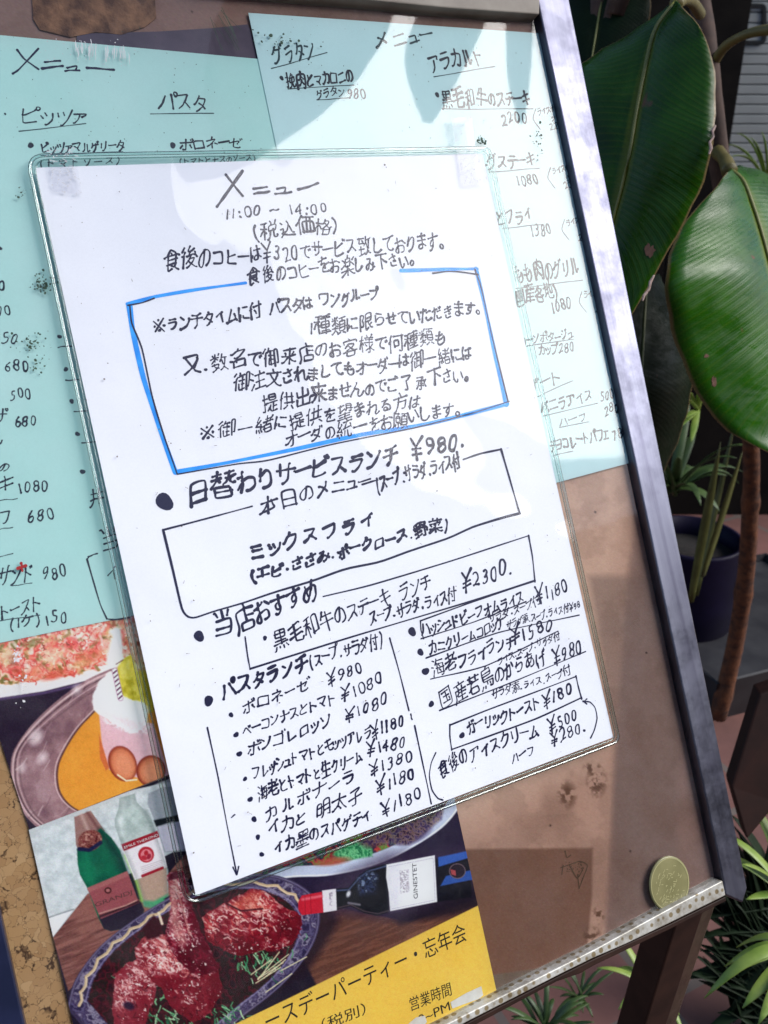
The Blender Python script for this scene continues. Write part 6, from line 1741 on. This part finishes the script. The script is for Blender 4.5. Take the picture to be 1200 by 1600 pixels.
def loop_tube(name, pts, z, r, m, flat=1.0):
    n = len(pts)
    v, f = [], []
    sg = 8
    for i in range(n):
        a, b = pts[i - 1], pts[(i + 1) % n]
        d = (b - a) / np.linalg.norm(b - a)
        nn = np.array([-d[1], d[0]])
        for k in range(sg):
            w = 2 * math.pi * k / sg
            q = pts[i] + nn * math.cos(w) * r
            v.append(bw(q[0], q[1], z + math.sin(w) * r * flat))
    for i in range(n):
        j = (i + 1) % n
        for k in range(sg):
            l = (k + 1) % sg
            f.append((i * sg + k, i * sg + l, j * sg + l, j * sg + k))
    return link(name, v, f, m, cs, smooth=True)


loop_tube('rim', ro, zf + 0.5, 0.75, M_rim)
loop_tube('seam', rounded(A, (6, 3.4, 3.4, 6), inset=1.9), zf + 0.2, 0.28, M_seam)
pn = Pen(zf - 0.06)
rs = random.Random(5)
for i in range(330):
    t_, s_ = rs.random(), rs.random()
    p = (A[0] * (1 - s_) + A[1] * s_) * (1 - t_) + (A[3] * (1 - s_) + A[2] * s_) * t_
    pn.dot(p[0], p[1], abs(rs.gauss(0.03, 0.10)) + 0.05)
for i in range(40):
    t_, s_ = rs.random(), rs.random()
    p = (A[0] * (1 - s_) + A[1] * s_) * (1 - t_) + (A[3] * (1 - s_) + A[2] * s_) * t_
    a_ = rs.uniform(0, 3)
    pn.stroke([(p[0], p[1]), (p[0] + 1.2 * math.cos(a_), p[1] + 1.2 * math.sin(a_))], 0.07)
tag(pn.done('dust', M_grime, cs), kind='stuff')


# ------------------------------------------------------------------ tape and gel sticker
def tape(px, z, label, seed, n_flake):
    e = empty('tape_strip', bw(*up(*px[0], z), z), label, 'tape', 'clear tape holding the sleeve')
    c = [up(x, y, z) for x, y in px]
    rs = random.Random(seed)
    edge = []
    for i in range(len(c)):
        a, b = c[i], c[(i + 1) % len(c)]
        for k in range(8):
            t = k / 8
            edge.append((a[0] + (b[0] - a[0]) * t + rs.gauss(0, 0.10), a[1] + (b[1] - a[1]) * t + rs.gauss(0, 0.10)))
    link('film', [bw(x, y, z) for x, y in edge], [tuple(range(len(edge)))[::-1]], M_tape, e)
    pn = Pen(z - 0.05)
    for i in range(n_flake):
        s, t = rs.random(), rs.random() ** 1.5
        p = [(c[0][q] * (1 - s) + c[1][q] * s) * (1 - t) + (c[3][q] * (1 - s) + c[2][q] * s) * t for q in (0, 1)]
        if rs.random() < 0.5:
            pn.dot(p[0], p[1], rs.uniform(0.06, 0.3))
        else:
            a_ = rs.uniform(0, 6)
            pn.stroke([(p[0], p[1]), (p[0] + rs.uniform(0.4, 1.6) * math.cos(a_), p[1] + rs.uniform(0.4, 1.2) * math.sin(a_))], rs.uniform(0.05, 0.15))
    pn.done('bubbles', M_scuff, e)
    return e


tape([(705, 184), (736, 181), (754, 288), (722, 292)], zf - 0.4, 'crinkled clear tape at the top right corner of the sleeve', 4, 190)
tape([(70, 236), (116, 232), (128, 304), (84, 300)], zf - 0.4, 'clear tape with white bubbles at the top left corner of the sleeve', 6, 120)

sx_, sy_ = up(1047, 1381, Z_C - 0.9)
st_ = empty('round_sticker', bw(sx_, sy_, Z_C), 'round gold translucent gel sticker in the lower right corner of the cover', 'sticker')
v, f = [], []
R0x = 12.4
for j, (rr_, zz) in enumerate(((1.0, 0), (1.0, -0.6), (0.96, -0.75), (0.90, -0.8), (0.6, -0.82), (0.001, -0.82))):
    for k in range(48):
        a = 2 * math.pi * k / 48
        v.append(bw(sx_ + R0x * rr_ * math.cos(a), sy_ + 13.2 * rr_ * math.sin(a), Z_C - 0.05 + zz))
for j in range(5):
    for k in range(48):
        l = (k + 1) % 48
        f.append((j * 48 + k, j * 48 + l, (j + 1) * 48 + l, (j + 1) * 48 + k))
link('gel_disc', v, f, M_gold, st_, smooth=True)
pn = Pen(Z_C - 0.95)
rs = random.Random(8)
for i in range(60):
    a, r = rs.uniform(0, 6.28), 9.2 * math.sqrt(rs.random())
    x, y = sx_ + r * math.cos(a), sy_ + r * math.sin(a)
    t = rs.choice([0.4, 2.0, 2.5])
    l = rs.uniform(0.7, 1.8)
    pn.stroke([(x, y), (x + l * 0.5 * math.cos(t) + 0.3, y + l * .5 * math.sin(t)), (x + l * math.cos(t), y + l * math.sin(t))], 0.16)
pts = [(sx_ + 11.6 * math.cos(a), sy_ + 12.3 * math.sin(a)) for a in np.linspace(0, 2 * math.pi, 40)]
pn.stroke(pts, 0.22)
pn.done('embossed_marks', M_golde, st_)

# ------------------------------------------------------------------ rubber plant
rp = empty('rubber_plant', ground(1120, 1125), 'tall rubber plant with large glossy dark green leaves right of the signboard, plus an added unseen crown', 'plant')


def leaf(mid, left, right, m, dmid, dl, dr, name='leaf', n=28, hv=7, cup=0.12, rib=0.0022, parent=rp, place=at):
    """a broad blade: rows from midrib to both edges; points measured off the picture and set at their own distances"""
    def path(p, d):
        q = [(a[0], a[1], d0) for a, d0 in zip(p, np.interp(np.linspace(0, 1, len(p)), np.linspace(0, 1, len(d)), d))]
        return [np.array(place(*s)) for s in spline(q, n)]
    Mp, Lp, Rp = path(mid, dmid), path(left, dl), path(right, dr)
    v, uv, f = [], [], []
    W = 2 * hv + 1
    nrm = np.cross(Rp[n // 2] - Lp[n // 2], Mp[-1] - Mp[0])
    nrm /= np.linalg.norm(nrm)
    if nrm @ (np.array(camw) - Mp[n // 2]) < 0:
        nrm = -nrm
    for i in range(n):
        for j in range(-hv, hv + 1):
            t = abs(j) / hv
            e = Rp[i] if j > 0 else Lp[i]
            wd = np.linalg.norm(e - Mp[i])
            p = Mp[i] + (e - Mp[i]) * t + nrm * (cup * wd * math.sin(t * math.pi) * 0.8 - 0.0012 * math.exp(-(t / 0.06) ** 2))
            p = p + nrm * 0.0011 * math.sin(i * 1.9 + 3 * t + j * 0.02) * t
            v.append(p)
            uv.append((j / hv, i / (n - 1)))
    for i in range(n - 1):
        for j in range(W - 1):
            a = i * W + j
            f.append((a, a + 1, a + W + 1, a + W))
    o = link(name, v, f, m, parent, smooth=True, uv=uv)
    md = o.modifiers.new('thickness', 'SOLIDIFY')
    md.thickness = 0.0009
    md.offset = 0
    if rib:
        pth = [Mp[i] + nrm * 0.0006 for i in range(n)]
        tv, tf = tube(pth, [rib * (1 - 0.75 * i / n) for i in range(n)], 8)
        link('midrib', tv, tf, M_rib, o, smooth=True)
    return o


leaf1 = leaf([(1056, 4), (1025, 45), (1010, 100), (995, 175), (985, 235), (970, 300), (957, 350), (945, 425), (945, 520)],
     [(1050, 8), (988, 50), (930, 85), (899, 112), (880, 172), (872, 240), (878, 310), (890, 400), (940, 520)],
     [(1064, 10), (1096, 46), (1116, 105), (1118, 165), (1115, 215), (1101, 280), (1068, 350), (1022, 432), (962, 538)],
     M_leaf, (0.76, 0.74, 0.76), (0.78, 0.80, 0.78), (0.72, 0.70, 0.75))
leaf2 = leaf([(1140, 266), (1160, 283), (1175, 320), (1190, 366), (1205, 420), (1228, 500), (1250, 570), (1262, 640), (1262, 730)],
     [(1136, 270), (1112, 300), (1075, 340), (1050, 386), (1040, 440), (1048, 510), (1078, 592), (1128, 666), (1240, 728)],
     [(1148, 262), (1190, 270), (1240, 300), (1280, 360), (1310, 430), (1330, 520), (1335, 610), (1318, 690), (1275, 735)],
     M_leaf2, (0.90, 0.86, 0.90), (0.86, 0.80, 0.86), (0.98, 0.98, 0.95), cup=0.10, rib=0.0026)
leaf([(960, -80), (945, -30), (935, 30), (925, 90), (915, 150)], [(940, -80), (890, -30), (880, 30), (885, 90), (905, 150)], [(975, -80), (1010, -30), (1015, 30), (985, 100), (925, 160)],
     M_leaf_shade, (1.02, 1.0), (1.05, 1.02), (1.0, 1.0), rib=0.002)
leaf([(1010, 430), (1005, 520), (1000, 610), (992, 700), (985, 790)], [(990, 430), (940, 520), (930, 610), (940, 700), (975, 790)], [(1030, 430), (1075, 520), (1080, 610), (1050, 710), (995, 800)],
     M_leaf_shade, (1.05, 1.0, 1.05), (1.0, 0.98, 1.02), (1.1, 1.08, 1.1), rib=0.002)
leaf([(1230, 40), (1190, 120), (1165, 190), (1150, 250)], [(1210, 40), (1160, 110), (1140, 180), (1146, 250)], [(1260, 60), (1230, 140), (1200, 220), (1155, 258)],
     M_leaf_shade, (1.5, 1.4), (1.5, 1.45), (1.5, 1.45), rib=0.002) if False else None
# wear on the two near leaves: brown spots, a torn rim
from mathutils.bvhtree import BVHTree
M_spot = noisy('leaf_spot', (0.10, 0.045, 0.028), (0.17, 0.085, 0.06), 200, 0.8)
M_tear = noisy('dry_torn_rim', (0.30, 0.20, 0.17), (0.48, 0.36, 0.32), 300, 0.9)


def on_leaf(o, px, py, lift=0.0009):
    t = BVHTree.FromPolygons([v.co[:] for v in o.data.vertices], [tuple(p.vertices) for p in o.data.polygons])
    c = bw(*CAMP)
    d = (at(px, py, 1.0) - c).normalized()
    h = t.ray_cast(c, d)
    return h[0] - d * lift if h[0] else None


rs = random.Random(2)
for o, cx, cy, rx, ry in ((leaf1, 1014, 391, 8, 11), (leaf2, 1116, 596, 4, 9), (leaf2, 1104, 556, 3.5, 3.5), (leaf2, 1172, 345, 9, 10), (leaf2, 1178, 400, 8, 12)):
    ring = []
    for k in range(18):
        a = 2 * math.pi * k / 18
        r = 1 + rs.gauss(0, 0.16)
        p = on_leaf(o, cx + rx * r * math.cos(a), cy + ry * r * math.sin(a))
        if p is not None:
            ring.append(p)
    if len(ring) > 6:
        link('brown_spot', ring, [tuple(range(len(ring)))], M_spot, o)
for pts in ([(1118, 196), (1113, 205), (1115, 214), (1109, 222), (1111, 232), (1108, 241)], [(1022, 430), (1016, 441), (1014, 452), (1006, 462), (1004, 470)]):
    d0 = 0.70 if pts[0][0] > 1100 else 0.732
    tv, tf = tube([at(x, y, d0) for x, y in pts], [0.0006 + 0.0009 * rs.random() for _ in pts], 6)
    link('torn_rim', tv, tf, M_tear, leaf1)
# two leaves of the added crown that hang in front of the board, seen as dark shapes mirrored in the cover
leaf([(730, -60), (710, 30), (692, 110), (668, 192)], [(690, -60), (648, 30), (632, 100), (660, 188)], [(780, -60), (762, 20), (728, 100), (676, 190)], M_leaf_shade, (0.62, 0.60), (0.62, 0.60), (0.62, 0.60), rib=0.0015, place=at_mirror)
leaf([(812, -60), (811, 40), (809, 120), (812, 190)], [(790, -60), (791, 40), (793, 120), (808, 188)], [(836, -60), (833, 40), (826, 120), (816, 190)], M_leaf_shade, (0.66, 0.62), (0.66, 0.62), (0.66, 0.62), rib=0.001, place=at_mirror)
leaf([(500, -80), (470, 40), (420, 150), (370, 260)], [(380, -80), (330, 60), (320, 170), (360, 255)], [(640, -40), (585, 90), (490, 190), (380, 265)], M_leaf_shade, (0.60, 0.58), (0.60, 0.58), (0.60, 0.58), rib=0.002, place=at_mirror)
# unseen crown added above the picture to shade the floor and pots; also mirrored in the cover
def shade_leaf(ln, wd, m):
    v, uv, f = [], [], []
    n, hv = 12, 3
    for i in range(n):
        t = i / (n - 1)
        w = wd * (math.sin(math.pi * t ** 0.85) ** 0.7) * (1 - 0.25 * t) + 0.001
        for j in range(-hv, hv + 1):
            s = j / hv
            v.append((s * w, t * ln, 0.16 * w * abs(s) - 0.14 * ln * t * t))
            uv.append((s, t))
    W = 2 * hv + 1
    for i in range(n - 1):
        for j in range(W - 1):
            a = i * W + j
            f.append((a, a + 1, a + W + 1, a + W))
    o = link('leaf', v, f, m, None, smooth=True, uv=uv)
    md = o.modifiers.new('thickness', 'SOLIDIFY')
    md.thickness = 0.0009
    return o


bpy.context.view_layer.update()
rs = random.Random(21)
proto = shade_leaf(0.28, 0.062, M_leaf2)
proto.parent = rp
inv = rp.matrix_world.inverted()
first = True
for i in range(84):
    x, y, z = rs.uniform(0.75, 2.0), rs.uniform(-0.35, 1.5), rs.uniform(1.35, 2.3)
    if x < 1.0 + max(0, -y) * 1.2 and y < 0.25:
        x += 0.5
    lf = proto if first else proto.copy()
    if not first:
        COL.objects.link(lf)
    first = False
    az = math.atan2(-y + 0.5, x - 1.3) + rs.gauss(0, 0.8)
    lf.matrix_parent_inverse = inv
    lf.location = (x, y, z)
    lf.rotation_euler = (rs.uniform(-0.9, 0.2), rs.uniform(-0.5, 0.5), az)
for k in range(5):  # branches reaching up to the added crown
    a = Vector((0.66 + 0.02 * k, 0.42, 1.0 + 0.05 * k))
    b_ = Vector((rs.uniform(1.0, 1.8), rs.uniform(-0.2, 1.2), rs.uniform(1.7, 2.2)))
    tv, tf = tube(spline([a, (a + b_) / 2 + Vector((0, 0, 0.12)), b_], 14), [0.011 * (1 - 0.05 * i) for i in range(14)], 8)
    link('added_branch', tv, tf, M_twig, rp, smooth=True)
# stem, trunk and leaf stalks
stem = [at(1090, -40, 0.98), at(1098, 40, 0.97), at(1108, 110, 0.96), at(1116, 190, 0.97), at(1126, 270, 0.99), at(1150, 420, 1.05), at(1168, 580, 1.13), at(1174, 720, 1.22), at(1172, 800, 1.29), at(1165, 900, 1.38), at(1148, 1010, 1.48), at(1122, 1120, 1.555)]
stem = [Vector(q) for q in spline(stem, 70)]
rad = list(np.interp(np.linspace(0, 1, 70), [0, 0.25, 0.55, 0.75, 1], [0.0085, 0.0095, 0.0105, 0.0125, 0.0145]))
for i in range(70):
    if i % 9 == 4:
        rad[i] *= 1.16
tv, tf = tube(stem, rad, 12)
link('trunk', tv, tf, M_bark, rp, smooth=True)
up_st = [Vector(q) for q in spline([at(1086, -160, 0.99), at(1090, -30, 0.97), at(1102, 60, 0.955), at(1112, 150, 0.96), at(1122, 240, 0.98), at(1140, 350, 1.02)], 26)]
tv, tf = tube(up_st, [0.0115] * 26, 10)
link('twig', tv, tf, M_twig, rp, smooth=True)
for pts, r0 in (([(1056, 6, 0.76), (1068, -1, 0.78), (1082, 4, 0.84), (1094, 22, 0.93)], 0.0048), ([(1240, 46, 0.86), (1196, 47, 0.88), (1160, 56, 0.90), (1132, 74, 0.93), (1114, 100, 0.955)], 0.0046),
                ([(1140, 268, 0.90), (1134, 252, 0.92), (1128, 244, 0.95), (1122, 238, 0.97)], 0.0065)):
    pth = [Vector(q) for q in spline([at(*q) for q in pts], 16)]
    tv, tf = tube(pth, [r0 * (1 + 0.25 * abs(i - 8) / 8) for i in range(16)], 10)
    link('leaf_stalk', tv, tf, M_pet, rp, smooth=True)


M_deep = noisy('shade_green', (0.003, 0.008, 0.003), (0.010, 0.022, 0.008), 25, 0.6, spec=0.15)  # near-black green that carries the shade of the lower right corner
# ------------------------------------------------------------------ strap leaves
def blades(name, items, m, label, cat='plant', group=None, stiff=False):
    """one plant: arching strap leaves, each given by its root, its tip and how far it arches"""
    v, f = [], []
    for root, tip, arch, w in items:
        root, tip = Vector(root), Vector(tip)
        d = tip - root
        sd = d.cross(Vector((0, 0, 1)))
        if sd.length < 1e-5:
            sd = Vector((1, 0, 0))
        sd.normalize()
        n = 10
        b = len(v)
        for i in range(n + 1):
            t = i / n
            p = root + d * t + Vector((0, 0, 1)) * arch * 4 * t * (1 - t)
            ww = w * (0.55 + 0.9 * t) * (1 - t ** 2.2) + 0.0002
            dip = Vector((0, 0, 1)) * -ww * 0.45
            v += [p - sd * ww, p + dip, p + sd * ww]
        for i in range(n):
            a = b + 3 * i
            f += [(a, a + 1, a + 4, a + 3), (a + 1, a + 2, a + 5, a + 4)]
    o = link(name, v, f, m, smooth=True)
    md = o.modifiers.new('thickness', 'SOLIDIFY')
    md.thickness = 0.0006
    return tag(o, label, cat, group)


def tuft(px, py, depth, n, ln, w, seed, spread=1.0, up_=0.6):
    rs = random.Random(seed)
    c = Vector(at(px, py, depth))
    out = []
    for i in range(n):
        a = 2 * math.pi * i / n + rs.uniform(-0.4, 0.4)
        l = ln * rs.uniform(0.6, 1.15)
        tip = c + Vector((math.cos(a) * l * spread, math.sin(a) * l * spread, l * up_ * rs.uniform(-0.2, 1.0)))
        out.append((c + Vector((rs.gauss(0, .004), rs.gauss(0, .004), 0)), tip, l * rs.uniform(0.10, 0.28), w * rs.uniform(0.7, 1.2)))
    return out


G_SP = 'spider plants around the signboard'
blades('spider_plant', [(at(1230, 1400, 0.95), at(x, y, d), a, w) for x, y, d, a, w in ((1112, 1330, 0.98, 0.01, 0.007), (1164, 1246, 1.0, 0.02, 0.007), (1120, 1300, 0.98, 0.015, 0.006), (1160, 1350, 0.9, 0.01, 0.006), (1180, 1210, 1.0, 0.02, 0.006), (1166, 1405, 0.92, 0.005, 0.006), (1190, 1180, 1.05, 0.02, 0.005))], M_blade,
       'bright green spider plant leaves arching in beside the steel corner', 'plant', G_SP)
blades('spider_plant', [(at(1250, 1490, 0.82), at(x, y, d), a, w) for x, y, d, a, w in ((1118, 1536, 0.80, 0.02, 0.008), (1160, 1575, 0.78, 0.01, 0.008), (1132, 1510, 0.84, 0.02, 0.006), (1100, 1560, 0.8, 0.03, 0.007), (1185, 1600, 0.76, 0.01, 0.008), (1150, 1480, 0.86, 0.02, 0.006))], M_blade,
       'yellow green spider plant with broad leaves low at the right edge', 'plant', G_SP)
blades('spider_plant', tuft(1010, 1548, 0.94, 12, 0.055, 0.0042, 4, 0.9, 0.7) + [(at(1010, 1548, 0.94), at(975, 1590, 0.92), 0.01, 0.005), (at(1010, 1548, 0.94), at(1004, 1492, 0.97), 0.004, 0.0045)], M_blade,
       'small spider plant rosette between the foil ledge and the front leg', 'plant', G_SP)
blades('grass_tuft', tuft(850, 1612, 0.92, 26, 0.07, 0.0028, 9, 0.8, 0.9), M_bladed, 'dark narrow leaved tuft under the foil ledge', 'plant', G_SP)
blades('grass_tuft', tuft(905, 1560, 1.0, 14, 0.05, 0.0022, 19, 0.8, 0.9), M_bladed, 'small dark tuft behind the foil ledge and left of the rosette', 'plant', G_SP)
blades('spider_plant', [(at(1200, 300, 1.9), at(x, y, 1.85), a, 0.010) for x, y, a in ((1128, 226, 0.03), (1150, 208, 0.03), (1172, 214, 0.02), (1140, 246, 0.03), (1215, 196, 0.03), (1190, 205, 0.02), (1125, 262, 0.02))], M_blade,
       'spider plant leaves showing between the two big rubber leaves and the siding', 'plant', G_SP)
blades('spider_plant', [(at(1090, 640, 1.35), at(x, y, 1.3), a, 0.006) for x, y, a in ((1062, 618, 0.004), (1072, 652, 0.002), (1060, 606, 0.01), (1095, 610, 0.008), (1080, 690, 0.0), (1042, 680, 0.0))], M_blade,
       'little yellow green sprout in the dark gap under the torn leaf edge', 'plant', G_SP)
blades('added_strap_plant', tuft(1050, 770, 1.5, 22, 0.16, 0.011, 31, 0.8, 1.1), M_bladed, 'dark strap leaves added around the dark blue pot to fill in the black shade', 'plant')  # added blades that blacken the shaded gap and hide the pot rim
blades('added_shrub', [(at(1230 + rs.gauss(0, 30), 1560 + rs.gauss(0, 60), 1.05), at(1145 + rs.gauss(0, 42), 1440 + rs.gauss(0, 95), 1.03), rs.uniform(0, 0.03), rs.uniform(0.006, 0.013)) for i in range(150)], M_deep,
       'mass of near-black leaves added to fill in the shade behind the bright strap leaves', 'plant')
blades('cane_stalks', [(at(1079, 940, 1.5), at(1126, 690, 1.35), 0.0, 0.009), (at(1098, 900, 1.5), at(1160, 705, 1.36), 0.0, 0.008), (at(1088, 930, 1.55), at(1150, 650, 1.5), 0.0, 0.006)], M_stalk,
       'olive green leaf stalks crossing the dark gap beside the trunk', 'plant')


# ------------------------------------------------------------------ pots, plank
def lathe(name, c, prof, m, parent=None, seg=40):
    v, f = [], []
    for r, z in prof:
        for k in range(seg):
            a = 2 * math.pi * k / seg
            v.append((c.x + r * math.cos(a), c.y + r * math.sin(a), c.z + z))
    for j in range(len(prof) - 1):
        for k in range(seg):
            l = (k + 1) % seg
            f.append((j * seg + k, j * seg + l, (j + 1) * seg + l, (j + 1) * seg + k))
    f.append(tuple(range(seg))[::-1])
    return link(name, v, f, m, parent, smooth=True)


c = ground(1052, 1018)
bp = empty('blue_pot', c, 'very dark blue tall pot behind the steel rail and the trunk', 'pot')
lathe('pot_body', c, [(0.06, 0), (0.085, 0.03), (0.10, 0.10), (0.102, 0.18), (0.092, 0.255), (0.093, 0.262), (0.086, 0.262), (0.084, 0.22)], M_bluepot, bp)
lathe('soil', c + Vector((0, 0, 0.225)), [(0.001, 0.004), (0.085, 0.0), (0.085, -0.02)], M_soil, bp)
a, b = ground(1106, 1141), ground(1290, 1092)
gp = empty('grey_trough', a, 'dark grey plastic trough on the terracotta floor behind the trunk', 'planter')
d = (b - a).normalized()
nn = Vector((-d.y, d.x, 0))
hh = 0.10


def trough(z0, z1, i0, i1):
    ps = []
    for z, i in ((z0, i0), (z1, i1)):
        for s, t in ((i, i), (1 - i, i), (1 - i, 1 - i), (i, 1 - i)):
            ps.append(a + d * (s * 0.42) + nn * (t * 0.36) + Vector((0, 0, z)))
    return ps


o = link('trough_body', trough(0.0, hh, 0.05, 0.0), [(3, 2, 1, 0), (0, 1, 5, 4), (1, 2, 6, 5), (2, 3, 7, 6), (3, 0, 4, 7)], M_greypot, gp)
md = o.modifiers.new('thickness', 'SOLIDIFY'); md.thickness = 0.006
link('tray_cover', trough(hh - 0.03, hh - 0.014, 0.03, 0.025), [(3, 2, 1, 0), (4, 5, 6, 7), (0, 1, 5, 4), (1, 2, 6, 5), (2, 3, 7, 6), (3, 0, 4, 7)], M_greypot, gp)
q = [(at(1187, 1085, 0.98)), at(1143, 1230, 0.96), at(1167, 1313, 0.95), at(1215, 1255, 0.96), at(1260, 1060, 0.98)]
pk = link('wooden_plank', [Vector(p) for p in q] + [Vector(p) + fw * 0.02 for p in q], [(0, 1, 2, 3, 4), (9, 8, 7, 6, 5)] + [(i, i + 5, (i + 1) % 5 + 5, (i + 1) % 5) for i in range(5)], M_plank, bevel=0.002)
tag(pk, 'dark red brown pointed plank leaning behind the steel corner', 'plank')
